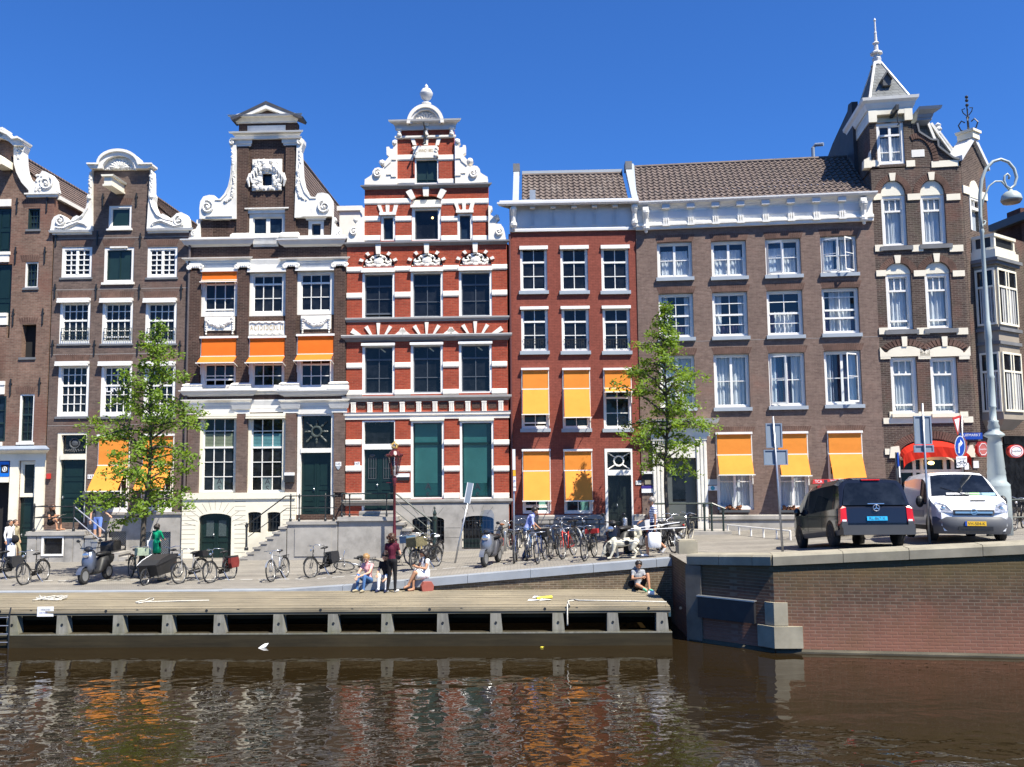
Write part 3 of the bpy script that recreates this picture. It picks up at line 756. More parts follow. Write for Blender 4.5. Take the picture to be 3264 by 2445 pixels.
for C,y0_,y1_,xr_ in ((C1,706,768,102),(C1,1168,1195,94),(C1,1197,1258,84),(C5,270,300,66),(C5,302,375,66),(C5,870,905,48),(C5,907,985,44),(C5,1405,1438,22)):
	v0_,v1_ = b.uv(*C(40,y1_))[1],b.uv(*C(40,y0_))[1]; uR = b.uv(*C(xr_,y0_))[0]
	b.box('white_lintel',WHITE,(2*uc1-uR,v0_,uR,v1_),-.07 if v1_-v0_ < .3 else -.04,.06)
brick_arch(b,C1,205,710,360,775,ARCHM); brick_arch(b,C1,190,1200,345,1255,ARCHM); brick_arch(b,C5,175,315,325,365,ARCHM); brick_arch(b,C5,145,925,305,980,ARCHM)
for C,x,y0_,y1_ in ((C1,105,330,480),(C1,152,695,825),(C1,415,655,815),(C1,138,1125,1270),(C1,397,1125,1265),(C5,118,235,380),(C5,378,230,370),(C5,95,850,995),(C5,350,840,985)): anchor(b,C,x,y0_,y1_)
# white bell-shaped edge with a scroll at its foot
edge = [(138,240),(136,300),(138,400),(160,480),(205,565),(268,635),(268,655),(500,655),(512,640),(500,600),(492,540),(455,490),(420,470),(385,462),(372,485),(345,505),(330,560),(290,555),(255,520),(235,470),(222,400),(218,300),(238,255)]
ep = b.P(C1,edge)
for k in (0,1):
	q = MB(); q.prism([(u if not k else 2*uc1-u,v) for u,v in ep],-.14,.25); q.build('gable_scroll',WHITE,b.root)
q = MB()
spiral(q,b,C1,420,570,62,1.6,-.16,.05,a0=1.0,sgn=-1); q.build('volute',WHITE,b.root); q = MB(); spiral(q,b,C1,185,290,26,1.2,-.16,.04)
bl = b.P(C1,[(330+8*i+random.uniform(-8,8),640-random.uniform(0,40)) for i in range(16)]+[(360+random.uniform(-30,30),530+random.uniform(-30,30)) for _ in range(8)]+[(180+random.uniform(-6,6),310+9*i) for i in range(6)])
blobs(q,bl,.04,.08,-.15); q.build('carving',WHITE,b.root)
va,vb_ = b.uv(*C1(380,690))[1],b.uv(*C1(380,656))[1]; uL,uR = b.uv(*C1(265,670))[0],b.uv(*C1(500,670))[0]
b.mould('scroll_base',WHITE,uL,uR,[(.10,va),(.10,va+.09),(.17,va+.11),(.17,vb_)]); b.mould('scroll_base',WHITE,2*uc1-uR,2*uc1-uL,[(.10,va),(.10,va+.09),(.17,va+.11),(.17,vb_)])
cap = [(138,240),(110,215),(60,190),(0,178),(-40,176),(-40,103),(0,108),(60,122),(110,145),(150,185),(200,178),(252,208),(248,222),(232,238),(232,252),(150,252)]
cp_ = b.P(C1,cap); cu_ = uc1
full = cp_+[(2*cu_-u,v) for u,v in reversed(cp_[:4]+cp_[6:])] if False else cp_
for k in (0,1):
	q = MB(); q.prism([(u if not k else 2*cu_-u,v) for u,v in cp_],-.30,.3,back=True); q.build('gable_cap',WHITE,b.root)
	q = MB(); q.prism([((u if not k else 2*cu_-u),v) for u,v in b.P(C1,[(-40,103),(0,108),(60,122),(110,145),(150,185),(200,178),(252,208),(248,222),(205,195),(150,203),(110,166),(60,143),(0,128),(-40,123)])],-.42,-.30,back=True); q.build('cap_moulding',WHITE,b.root)
q = MB(); r_ = b.rc(C1,-60,350,45,410,-.6); q.prism([(r_[0],r_[1]),(r_[2],r_[1]),(r_[2],r_[3]),((r_[0]+r_[2])/2-.1,r_[3]+.25),(r_[0],r_[3]+.2)],-.8,0,back=True); q.build('hoist_beam',CREAM,b.root)
# shopfront
vt = b.uv(*C5(100,1440))[1]; vm = b.uv(*C5(100,1480))[1]; vl = b.uv(*C5(100,1570))[1]; ue = b.uv(*C5(398,1500))[0]
b.mould('shop_cornice',CREAM,ul,ue,[(.10,vl),(.10,vl+.34),(.16,vl+.38),(.20,vm-.12),(.36,vm-.03),(.40,vm)]); b.mould('lead_flashing',LEAD,ul,ue,[(.41,vm+.003),(.42,vm+.05),(.05,vt)])
g0 = -.3
for x0_,x1_ in ((90,165),(312,395)):
	r_ = b.rc(C13,x0_,245,x1_,860); b.box('pilaster',CREAM,(r_[0],g0,r_[2],vl),-.10,.03); b.box('pilaster_base',STONE,(r_[0]-.03,g0,r_[2]+.03,g0+.8),-.13,-.10)
r_ = b.rc(C13,165,245,312,1080); b.hole((r_[0],-.25,r_[2],vl-.02))
w1 = b.rc(C13,165,250,312,565); window(b,(r_[0],w1[1],r_[2],vl-.02),1,(),.10,.08,frame=CREAM,hole=False)
panel_door(b,(r_[0],-.05,r_[2],w1[1]-.03),.16,DGREEN,1,hole=False)
e_ = b.rc(C13,-140,435,85,1000); b.hole((ul+.4,-.25,b.uv(*C13(85,700))[0],vl-.02))
uR = b.uv(*C13(90,330))[0]; r_ = b.rc(C13,0,252,90,385)
sg = MB().box(ul+.5,uR,-.10,-.06,r_[1],r_[3]).build('shop_sign',mat_plain('bright_blue_sign',(.01,.16,.62),.35,.05),b.root)
b2 = MB(); us = b.uv(*C13(55,315)); b2.box(us[0]-.16,us[0]+.16,-.107,-.101,us[1]-.17,us[1]+.17); em = b2.build('emblem',TEXTD,sg)
b3 = MB(); b3.tube([(us[0]+.09*math.cos(a),-.112,us[1]-.02+.10*math.sin(a)) for a in [i*math.pi/6 for i in range(13)]],.014,5); b3.box(us[0]-.03,us[0]+.03,-.113,-.107,us[1]-.07,us[1]+.09); b3.build('emblem_mark',WHITEP,em)
text_part('S',sg,b.uv(*C13(0,320))[0],-.104,us[1],.16,WHITEP)
b.box('shop_transom',CREAM,(ul+.45,b.uv(*C13(40,435))[1],uR,r_[1]-.003),-.09,.1)
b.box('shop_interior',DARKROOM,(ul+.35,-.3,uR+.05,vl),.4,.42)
q = MB(); q.box(*(lambda a,c: (a-.05,a+.09,-.12,-.01,c-.12,c+.10))(*b.uv(*C13(432,378)))); q.build('alarm_box',REDP,b.root)
b.finish(outl,B_1,eave=b.uv(*C1(505,690))[1],ridge=b.uv(-15,465)[1],ul=ul,ur=ur,uc=uc1,depth=17)
q = MB(); ve = b.uv(*C1(505,685))[1]; q.box(ur-.02,ur+.14,.2,17,ve-.05,ve+.12); q.build('eaves_board',WHITE,b.root)

# ------------------------------------------------------------------ 2: neck-gable house with orange ground-floor awnings
px_l = 154; x0 = (px_l-1632)/2759*37.3
b = House('neck_gable_house','dark brown neck gable house with hoist beam and stone stoop, behind the left tree',x0,YF(x0),-.03); H2 = b
ul = b.uv(*C5(430,800))[0]+.02; ur = b.uv(*C5(1652,500))[0]; ucn = b.uv(*C1(1067,800))[0]
nl,nr = b.uv(*C1(822,700))[0],b.uv(*C1(1312,700))[0]; vsh = b.uv(*C1(640,1020))[1]; vcap = b.uv(*C1(1067,452))[1]
outl = [(ul,-.3),(ur,-.3),(ur,vsh),(nr,vsh),(nr,vcap),(nl,vcap),(nl,vsh),(ul,vsh)]
os_ = [(455,985),(462,950),(470,900),(490,865),(530,845),(570,855),(605,890),(635,900),(655,870),(690,852),(715,865),(745,830),(770,780),(780,735),(775,690),(790,660),(795,570),(805,480),(822,455),(822,985)]
op = b.P(C1,os_)
for k in (0,1):
	q = MB(); q.prism([(u if not k else 2*ucn-u,v) for u,v in op],-.13,.25); q.build('gable_scroll',WHITE,b.root)
	q = MB(); cxs = (540,905) if not k else (1594,905)
	sgn = 1 if not k else -1
	spiral(q,b,C1,545 if not k else 1589,905,48,1.5,-.16,.045,a0=math.pi/2,sgn=-sgn)
	pts = []
	for i in range(30):
		x = 580+i*6.6; y = 955-55*math.sin(i/9.5)*(.4+.6*i/30)+random.uniform(-5,5); pts.append((x,y))
	q.tube([(u if not k else 2*ucn-u,-.15,v) for u,v in b.P(C1,[(500,960),(580,968),(640,940),(700,915),(760,930),(780,950)])],[.03,.06,.07,.06,.05,.03],6)
	q.tube([(u if not k else 2*ucn-u,-.15,v) for u,v in b.P(C1,[(600,920),(670,905),(740,860),(785,790),(805,730)])],[.03,.05,.05,.04,.03],6)
	blobs(q,[(u if not k else 2*ucn-u,v) for u,v in b.P(C1,[(p[0],p[1]) for p in pts])],.03,.06,-.15)
	blobs(q,[(u if not k else 2*ucn-u,v) for u,v in b.P(C1,[(808+random.uniform(-8,6),480+14*i) for i in range(16)])],.035,.06,-.14)
	q.ball((b.uv(*C1(798,700))[0] if not k else 2*ucn-b.uv(*C1(798,700))[0],-.1,b.uv(*C1(798,700))[1]),.13,8)
	q.build('carving',WHITE,b.root)
va,vb_ = b.uv(*C1(640,1018))[1],b.uv(*C1(640,983))[1]
for a,c in ((ul,nl),(nr,ur+.02)): b.mould('scroll_base',WHITE,a,c,[(.06,va),(.06,va+.06),(.15,va+.08),(.18,vb_)],1,0) if a == ul else b.mould('scroll_base',WHITE,a,c,[(.06,va),(.06,va+.06),(.15,va+.08),(.18,vb_)],0,1)
# cap: straight ends, arched middle with shell
v0_,v1_ = b.uv(*C1(850,450))[1],b.uv(*C1(850,408))[1]
ar = [(885,408)]+[(1068-185*math.cos(math.pi*t_/12),410-125*math.sin(math.pi*t_/12)) for t_ in range(1,12)]+[(1252,408)]
cap = b.P(C1,[(795,408)]+ar+[(1362,408),(1362,425),(1320,450),(1215,450)]+[(1068+142*math.cos(math.pi*t_/12),450-112*math.sin(math.pi*t_/12)) for t_ in range(0,13)]+[(922,450),(815,450),(795,425)])
q = MB(); q.prism(cap,-.26,.28,back=True); q.build('gable_cap',WHITE,b.root)
rim = b.P(C1,[(795,405)]+[(882,405)]+[(1068-186*math.cos(math.pi*t_/14),408-126*math.sin(math.pi*t_/14)) for t_ in range(1,14)]+[(1254,405),(1364,405),(1364,417),(1240,419)]+[(1068+168*math.cos(math.pi*t_/14),417-112*math.sin(math.pi*t_/14)) for t_ in range(1,14)]+[(896,419),(795,417)])
q = MB(); q.prism(rim,-.34,-.26,back=True); q.build('cap_moulding',WHITE,b.root)
q = MB(); q.prism(b.P(C1,[(930,452),(1206,452)]+[(1068+140*math.cos(math.pi*t_/12),450-110*math.sin(math.pi*t_/12)) for t_ in range(1,12)]),-.08,.25); q.build('tympanum',WHITE,b.root)
q = MB()
for i in range(9):
	a = math.pi*(.08+.84*i/8); c = b.uv(*C1(1068,445)); e = b.uv(*C1(1068+95*math.cos(a),445-80*math.sin(a)))
	q.tube([(c[0]+(e[0]-c[0])*t_,-.10-.03*math.sin(3*t_),c[1]+(e[1]-c[1])*t_) for t_ in (.1,.4,.7,1)],[.03,.05,.065,.04],6)
blobs(q,b.P(C1,[(960+i*18+random.uniform(-5,5),440+random.uniform(-8,4)) for i in range(12)]),.04,.07,-.10); q.build('shell_carving',WHITE,b.root)
# hoist beam in a white box
q = MB(); c = b.uv(*C1(1062,640)); hb = c[1]
q.box(c[0]-.16,c[0]+.16,-1.12,0,hb-.02,hb+.30); q.box(c[0]-.20,c[0]+.20,-1.16,0,hb-.10,hb-.02)
q.prism([(c[0]-.24,hb+.30),(c[0]+.24,hb+.30),(c[0]+.27,hb+.38),(c[0]-.27,hb+.38)],-1.2,0,back=True); q.build('hoist_beam',CREAM,b.root)
r_ = b.rc(C1,955,760,1158,965); window(b,r_,1,(),.09,.10,glass=mat_plain('dark_green_shutter',(.010,.028,.024),.3,.15,2),sill=(.08,.08,WHITE),name='hatch_window')
def casement(x0_,x1_,y0_,y1_): window(b,b.rc(C1,x0_,y0_,x1_,y1_),4,((.2,0),(.4,0),(.6,0),(.8,0)),.10,.09,sill=(.09,.04,STONED),mun=.045,mull=.11)
casement(542,808,1125,1393); casement(1296,1560,1125,1393)
SHUT = mat_plain('dark_green_shutter_board',(.012,.030,.026),.35,.15,2)
r_ = b.rc(C1,915,1128,1177,1437); window(b,r_,2,(),.11,.10,glass=SHUT,sill=(.10,.08,WHITE),name='hatch_window',sash=SHUT)
b.box('white_bar',WHITE,b.rc(C1,973,1122,1123,1136),-.06,.02)
for (xa,xb) in ((523,793),(897,1168),(1277,1553)):
	w_ = window(b,b.rc(C5,xa,165,xb,540),4,((.2,0),(.45,1),(.72,0)),.115,.12,sill=(.08,.05,STONED),lowfw=.12,gap=.12 if xa == 897 else None)
	cassette(b,b.rc(C5,xa-2,143,xb+2,183),w_)
	rl = MB(); u0_,v0_,u1_,v1_ = b.rc(C5,xa+22,405,xb-8,512)
	for i in range(13):
		u = u0_+(u1_-u0_)*i/12; rl.box(u-.008,u+.008,-.05,-.034,v0_,v1_)
	for v in (v0_,v1_,(v0_+v1_)/2): rl.box(u0_,u1_,-.052,-.032,v-.012,v+.012)
	rl.build('window_railing',GREENIRON,w_)
	brick_arch(b,C5,xa-8,85,xb+8,138,ARCHM)
for i,(xa,xb) in enumerate(((507,782),(885,1160),(1263,1542))):
	w_ = window(b,b.rc(C5,xa,720,xb,1180),4,((.17,0),(.40,1),(.6,0),(.8,0)),.12,.12,sill=(.10,.06,STONED),lowfw=.14)
	cassette(b,b.rc(C5,xa-4,698,xb+2,737),w_)
	brick_arch(b,C5,xa-14,640,xb+4,692,ARCHM)
	if i == 1:
		for k,ch in enumerate('DRIFT'):
			c = b.uv(*C5(955+47*k,932)); text_part(ch,w_,c[0]+(.0),.105,c[1],.30,WHITEP)
for (xa,xb) in ((542,808),(915,1177),(1296,1560)): brick_arch(b,C1,xa-5,1065,xb+5,1112,ARCHM)
brick_arch(b,C1,955,700,1160,750,ARCHM)
for C,x,y0_,y1_ in ((C1,495,1000,1115),(C1,1237,1005,1120),(C1,908,655,770),(C1,1203,650,765),(C1,485,1450,1575),(C1,848,1452,1580),(C1,1228,1455,1575),(C1,1598,1455,1575),(C5,465,510,640),(C5,832,510,640),(C5,1212,515,640),(C5,1585,515,640),(C1,858,985,1115)): anchor(b,C,x,y0_,y1_)
for C,y in ((C1,1047),(C1,1497),(C5,633),(C5,1258)):
	v = b.uv(*C(800,y))[1]; b.box('string_course',mat_plain('pale_mortar_line',(.26,.23,.21),.9,.1) if 'PM' not in globals() else PM,(ul+.02,v-.015,ur-.02,v+.015),-.004,.01)
# door
r_ = b.rc(C13,490,-50,760,790); dv0 = b.uv(*C13(640,790))[1]; vt = b.uv(*C5(630,1322))[1]
du0,du1 = b.uv(*C13(492,400))[0],b.uv(*C13(757,400))[0]
vtr0,vtr1 = b.uv(*C13(640,235))[1],b.uv(*C13(640,185))[1]
b.hole((du0,dv0,du1,vt))
q = MB(); q.box(du0+.003,du0+.16,.02,.3,dv0,vt-.003); q.box(du1-.06,du1-.003,.02,.3,dv0,vt-.003); q.box(du0+.16,du1-.06,.022,.3,vt-.10,vt-.003); q.box(du0+.16,du1-.06,-.02,.3,vtr0,vtr1); q.build('door_frame',CREAM,b.root)
o = panel_door(b,(du0+.16,dv0,du1-.06,vtr0),.16,DGREEN,1,'door',(.2,.42,.68,.95),hole=False)
fl = MB(); fl.quad((du0+.16,.2,vtr1),(du1-.06,.2,vtr1),(du1-.06,.2,vt-.1),(du0+.16,.2,vt-.1)); fo = fl.build('fanlight',GLASS,b.root)
q = MB(); c = b.uv(*C13(640,100)); q.tube([(c[0]+.21*math.cos(a),.16,c[1]+.05+.21*math.sin(a)) for a in [i*math.pi/8 for i in range(16)]],.035,6,closed=True); q.ball((c[0],.18,c[1]+.05),.16,10,(1,.4,1))
for k in range(9): q.tube([(c[0]+.1*(k-4),.16,c[1]-.33+.02*abs(k-4)),(c[0]+.08*(k-4)+.06*math.sin(k),.14,c[1]-.16-.02*abs(k-4))],.03,5)
q.build('fanlight_carving',DGREY,fo)
# big awnings with shop windows behind
for k,(xa,xb) in enumerate(((872,1140),(1262,1528))):
	vtop = b.uv(*C5(1000,1345))[1]; u0_,u1_ = b.uv(*C13(xa,150))[0],b.uv(*C13(xb,150))[0]
	vm = b.uv(*C13(1000,285))[1]; vb2 = b.uv(*C13(850,512),-.93)[1]; vwb = b.uv(*C13(1000,700))[1]
	window(b,(u0_,vwb,u1_,vtop),4,((.2,0),(.4,1),(.6,0),(.8,0)),.11,.12,lowfw=.13)
	awning(b,u0_+.02,u1_-.02,vtop-.06,vm,vb2,.93,YELLOW if False else ORANGE2 if 'ORANGE2' in globals() else YELLOW,arm_v=vb2-.05)
# plinth
vp1,vp0 = b.uv(*C13(1200,700))[1],b.uv(*C13(1200,745))[1]
b.mould('plinth_ledge',STONE,b.uv(*C13(780,720))[0],ur-.03,[(.06,vp0),(.06,vp0+.10),(.12,vp0+.13),(.12,vp1)],0,1)
q = MB(); uA = b.uv(*C13(770,900))[0]; hs = [b.rc(C13,955,865,1115,1088),b.rc(C13,1255,870,1505,1088)]
q.prism([(uA,-.3),(ur-.03,-.3),(ur-.03,vp0),(uA,vp0)],-.055,.02,[[(h[0],h[1]),(h[2],h[1]),(h[2],h[3]),(h[0],h[3])] for h in hs]); q.build('stone_plinth',STONE,b.root)
for h in hs:
	b.hole((h[0],h[1]-.05,h[2],h[3]));
	g_ = MB(); g_.quad((h[0],.12,h[1]),(h[2],.12,h[1]),(h[2],.12,h[3]),(h[0],.12,h[3])); o = g_.build('basement_window',GLASS,b.root)
	gr = MB()
	n_ = int((h[2]-h[0]+h[3]-h[1])/.075)
	for i in range(n_):
		for sg in (1,-1):
			t_ = i*.075; a = (h[0]+min(t_,h[2]-h[0]),h[1]+max(0,t_-(h[2]-h[0]))); c = (h[0]+max(0,t_-(h[3]-h[1])),h[1]+min(t_,h[3]-h[1]))
			if sg < 0: a,c = (h[0]+h[2]-a[0],a[1]),(h[0]+h[2]-c[0],c[1])
			if abs(a[0]-c[0]) > .03: gr.bar((a[0],.06,a[1]),(c[0],.06,c[1]),.012)
	gr.build('grille',STEEL,o)
q = MB(); c = b.uv(*C13(800,385)); q.box(c[0]-.13,c[0]+.13,-.02,.01,c[1]-.09,c[1]+.09); o = q.build('house_number',WHITEP,b.root); text_part('143',o,c[0],-.022,c[1],.11,TEXTD)
q = MB(); c = b.uv(*C13(760,545)); q.box(c[0]-.10,c[0]+.14,-.12,-.0,c[1]-.14,c[1]+.16); q.build('mail_box',DGREY,b.root)
q = MB(); u = ur+.03; q.tube([(u,-.08,0),(u,-.08,vsh-.4),(u-.02,-.03,vsh+.1)],.055,8); q.build('downpipe',mat_plain('lead_grey_pipe',(.10,.08,.075),.5,.15),b.root)
b.finish(outl,B_2,eave=vsh-.1,ridge=b.uv(386,560)[1],ul=ul,ur=ur,uc=ucn,depth=18)
# stoop with iron railings
p0 = b.uv(*C13(690,866),-1.1); vtop = p0[1]; s0 = b.uv(*C13(232,900),-1.1)[0]; s1 = b.uv(*C13(745,900),-1.1)[0]
q = MB(); q.box(s0,s1,-1.14,-.06,vtop-.10,vtop); q.box(s0-.02,s1+.03,-1.18,-.06,vtop-.16,vtop-.10)
st = q.build('stoop_platform',STONE,b.root)
h = b.rc(C13,385,925,550,1065,-1.1)
q = MB(); q.prism([(s0+.04,-.3),(s1-.05,-.3),(s1-.05,vtop-.16),(s0+.04,vtop-.16)],-1.1,-.2,[[(h[0],h[1]),(h[2],h[1]),(h[2],h[3]),(h[0],h[3])]]); q.build('stoop_base',STONE,st)
q = MB()
for a,c,e,f in ((h[0]-.09,h[0],h[1]-.08,h[3]+.06),(h[2],h[2]+.05,h[1]-.08,h[3]+.06),(h[0],h[2],h[1]-.08,h[1]),(h[0],h[2],h[3],h[3]+.06)): q.box(a,c,-1.13,-1.0,e,f)
q.build('cellar_frame',WHITE2,st); q = MB().quad((h[0],-1.0,h[1]),(h[2],-1.0,h[1]),(h[2],-1.0,h[3]),(h[0],-1.0,h[3])); q.build('cellar_pane',GLASS,st)
for a,c in ((s0+.06,s0+.42),(s0+.46,h[0]-.12),(h[2]+.1,h[2]+.42),(h[2]+.46,s1-.12)):
	if c > a: MB().box(a,c,-1.125,-1.09,.0,vtop-.2).build('stoop_panel',STONE,st)
ns = 6
for i in range(ns):
	q = MB(); vv = vtop*(1-(i+1)/(ns+1)); uu = s1+.28*i
	q.box(uu-.02,uu+.32,-1.12+.02*i,-.06,vv-.09,vv); q.box(uu,uu+.26,-1.08,-.08,-.2,vv-.09); q.build('step',STONE,st)
def railpost(b,u,d,v0_,v1_,parent,r=.035,mat=None,ball=True):
	q = MB(); q.lathe([(r*1.7,v0_),(r*1.7,v0_+.10),(r,v0_+.14),(r*.8,(v0_+v1_)/2),(r,v1_-.10),(r*1.5,v1_-.07),(r*1.5,v1_),(r*.6,v1_+.02)]+([(r*1.1,v1_+.05),(r*.2,v1_+.10)] if ball else []),(u,d,0),8)
	return q.build('rail_post',mat or IRON,parent)
rv1 = b.uv(*C13(480,648),-1.05)[1]; rv2 = b.uv(*C13(480,745),-1.05)[1]
ua_,ub_ = b.uv(*C13(300,750),-1.05)[0],b.uv(*C13(650,750),-1.05)[0]
for u in (ua_,ub_): railpost(b,u,-1.05,vtop,rv1+.04,st)
q = MB()
for v in (rv1,rv2): q.tube([(ua_,-1.05,v),(ub_,-1.05,v)],.022,6); q.tube([(ua_,-1.05,v),(ua_,-.1,v)],.022,6)
q.build('railing',IRON,st)
en = b.uv(*C13(935,870),-1.05); railpost(b,en[0],-1.05,b.uv(*C13(935,985),-1.05)[1]-.2,en[1],st,.05)
LR = mat_plain('sunlit_rail_metal',(.5,.5,.52),.25,.1,4,metal=.6)  # sunshine on the handrail is put into this bright colour
q = MB(); q.tube([(ub_,-1.05,rv1),(en[0],-1.05,en[1]-.02)],.026,6); q.tube([(ub_,-1.05,rv2),(en[0]-.1,-1.05,b.uv(*C13(905,970),-1.05)[1])],.02,6); q.build('handrail',LR,st)

# ------------------------------------------------------------------ 3: tall brown house with pilasters, pediment and white scrolls
px_l = 595; x0 = (px_l-1632)/2759*36.6
b = House('pilaster_house','tall sooty brick house with white pediment, carved lion square, pilasters and orange awnings',x0,YF(x0),-.03); H3 = b
ul = b.uv(*C6(118,700))[0]; ur = b.uv(*C6(1503,700))[0]; uc3 = b.uv(*C2(862,800))[0]
nl,nr = b.uv(*C2(585,900))[0],b.uv(*C2(1140,900))[0]
vt3 = b.uv(*C2(862,275))[1]; vs = b.uv(*C2(862,1185))[1]; vcor = b.uv(*C2(862,1352))[1]
sl3,sr3 = b.uv(*C2(240,1270))[0],b.uv(*C2(1500,1270))[0]
outl = [(ul,-.3),(ur,-.3),(ur,vcor),(sr3,vcor),(sr3,vs),(nr,vs),(nr,vt3),(nl,vt3),(nl,vs),(sl3,vs),(sl3,vcor),(ul,vcor)]
os_ = [(237,1185),(237,1080),(245,1020),(275,975),(330,960),(375,965),(395,1000),(430,995),(470,950),(505,880),(525,790),(535,680),(545,560),(520,490),(520,455),(545,435),(583,440),(583,1185)]
op = b.P(C2,os_)
for k in (0,1):
	X = (lambda u: u) if not k else (lambda u: 2*uc3-u)
	q = MB(); q.prism([(X(u),v) for u,v in op],-.16,.25); q.build('gable_scroll',WHITE,b.root)
	q = MB(); spiral(q,b,C2,312 if not k else 1412,1075,62,1.6,-.19,.055,a0=1.8,sgn=-1 if not k else 1); spiral(q,b,C2,547 if not k else 1180,468,24,1.1,-.19,.045,a0=2)
	g_ = [(560-((i/22)**2)*0+random.uniform(-6,6),740+i*12) for i in range(18)]
	g_ = [(560-max(0,i-9)**2*.55+random.uniform(-5,5),740+i*15.5-max(0,i-16)*9) for i in range(22)]
	blobs(q,[(X(u),v) for u,v in b.P(C2,g_)],.04,.085,-.18); blobs(q,[(X(u),v) for u,v in b.P(C2,[(548+random.uniform(-6,6),560+i*12) for i in range(10)])],.04,.07,-.17)
	q.tube([(X(u),-.17,v) for u,v in b.P(C2,[(385,1010),(440,1010),(495,950),(530,860),(548,760),(552,680)])],.03,5)
	q.build('carving',WHITE,b.root)
	oo = b.P(C2,[(145,1372),(148,1310),(165,1285),(195,1275),(215,1240),(200,1215),(205,1190),(235,1185),(240,1372)])
	q = MB(); q.prism([(X(u),v) for u,v in oo],-.08,.2); spiral(q,b,C2,175 if not k else 1549,1322,24,1.2,-.10,.035,a0=1); q.build('small_scroll',WHITE,b.root)
# pediment
SLATE = mat_plain('dark_roof_slate',(.06,.06,.065),.5,.25,4)
vA = b.uv(*C2(862,275))[1]; vB = b.uv(*C2(862,215))[1]; pl_,pr_ = b.uv(*C2(585,245))[0],b.uv(*C2(1140,245))[0]
b.mould('pediment_cornice',WHITE,pl_,pr_,[(.05,vA),(.05,vA+.05),(.18,vA+.22),(.30,vB-.08),(.34,vB)])
apx = b.uv(*C2(850,98),-.3)
e0,e1 = b.uv(*C2(560,213),-.3),b.uv(*C2(1135,213),-.3)
e0 = (2*uc3-e1[0],e1[1]) ;
q = MB(); i0,i1,ia = b.uv(*C2(720,212),-.2),b.uv(*C2(1000,208),-.2),b.uv(*C2(858,145),-.2)
q.prism([(e0[0],vB+.002),(i0[0],vB+.002),(ia[0],ia[1]),(i1[0],vB+.002),(e1[0],vB+.002),(uc3,apx[1])],-.32,.2,back=True); q.build('pediment',WHITE,b.root)
q = MB(); q.prism([(i0[0]-.1,vB+.004),(i1[0]+.1,vB+.004),(uc3,ia[1]+.08)],-.10,.2); q.build('pediment_field',B_3,b.root)
a2 = b.uv(*C2(845,58),-.4); L2,R2 = b.uv(*C2(508,215),-.4),b.uv(*C2(1195,200),-.4)
q = MB(); th = .13
q.prism([(L2[0],L2[1]-.02),(L2[0]+.06,L2[1]-.12),(uc3,apx[1]+.004),(R2[0]-.06,L2[1]-.12),(R2[0],L2[1]-.02),(uc3,a2[1])],-.335,.35,back=True); q.build('pediment_roof',SLATE,b.root)
b.box('name_plate',WHITE,b.rc(C2,680,300,1037,358),-.05,.02)
v0_,v1_ = b.uv(*C2(862,430))[1],b.uv(*C2(862,370))[1]
b.mould('gable_entablature',WHITE,nl-.04,nr+.04,[(.10,v0_),(.10,v0_+.14),(.16,v0_+.17),(.16,v0_+.34),(.28,v1_-.07),(.30,v1_)])
for xa,xb in ((585,690),(1040,1140)):
	u0_,u1_ = b.uv(*C2(xa,900))[0],b.uv(*C2(xb,900))[0]; vc0,vc1 = b.uv(*C2(640,500))[1],b.uv(*C2(640,432))[1]
	vb0 = b.uv(*C2(640,1340))[1]
	b.box('gable_pilaster',B_3,(u0_,vb0+.1,u1_,vc0),-.10,.02)
	b.mould('capital',WHITE,u0_,u1_,[(.11,vc0),(.11,vc0+.08),(.16,vc0+.10),(.16,vc0+.25),(.26,vc1-.06),(.28,vc1)])
	b.mould('pilaster_base',WHITE,u0_,u1_,[(.22,vb0-.12),(.22,vb0),(.14,vb0+.1)])
r_ = b.rc(C2,727,618,1005,913); h = b.rc(C2,822,755,912,868)
hp = [(h[0],h[1]),(h[2],h[1]),(h[2],h[3]),(h[0],h[3])]
q = MB(); q.prism([(r_[0],r_[1]),(r_[2],r_[1]),(r_[2],r_[3]),(r_[0],r_[3])],-.07,.02,[hp]); rel = q.build('lion_relief',WHITE,b.root)
q = MB(); pts = []
for i in range(110):
	u,v = random.uniform(r_[0]+.06,r_[2]-.06),random.uniform(r_[1]+.06,r_[3]-.06)
	if h[0]-.07 < u < h[2]+.07 and h[1]-.07 < v < h[3]+.07: continue
	pts.append((u,v))
blobs(q,pts,.05,.11,-.09,.8)
for s_ in (-1,1):
	um = (r_[0]+r_[2])/2
	for j in range(5): q.tube([(um+s_*(.25+.12*j),-.12,r_[3]-.25-.1*j),(um+s_*(.36+.11*j),-.15,r_[3]-.4-.14*j),(um+s_*(.30+.11*j),-.12,r_[3]-.55-.17*j)],[.05,.07,.03],6)
q.ball((um,-.12,h[3]+.25),.17,8,(1.2,.7,1)); q.build('lion_carving',WHITE,rel)
b.hole(h); MB().quad((h[0]-.02,.12,h[1]-.02),(h[2]+.02,.12,h[1]-.02),(h[2]+.02,.12,h[3]+.02),(h[0]-.02,.12,h[3]+.02)).build('small_pane',GLASSB,rel)
r_ = b.rc(C2,692,1125,1038,1352); window(b,r_,2,(),.15,.12,glass=GLASSB,mun=.16,sill=(.05,.05,WHITE),frame=WHITE,sash=WHITE,name='attic_window')
vv = b.uv(*C2(862,1125))[1]; b.mould('attic_lintel',WHITE,r_[0]-.02,r_[2]+.02,[(.05,vv),(.05,vv+.12),(.14,vv+.17),(.14,vv+.22)])
for xa,xb in ((350,497),(1250,1397)):
	r_ = b.rc(C2,xa,1190,xb,1362); window(b,r_,1,(),.14,.12,glass=GLASSB,frame=WHITE,sash=DGREY,name='attic_window')
	vv = r_[3]; b.mould('attic_hood',WHITE,r_[0]-.04,r_[2]+.04,[(.05,vv+.002),(.05,vv+.05),(.20,vv+.12),(.20,vv+.16)])
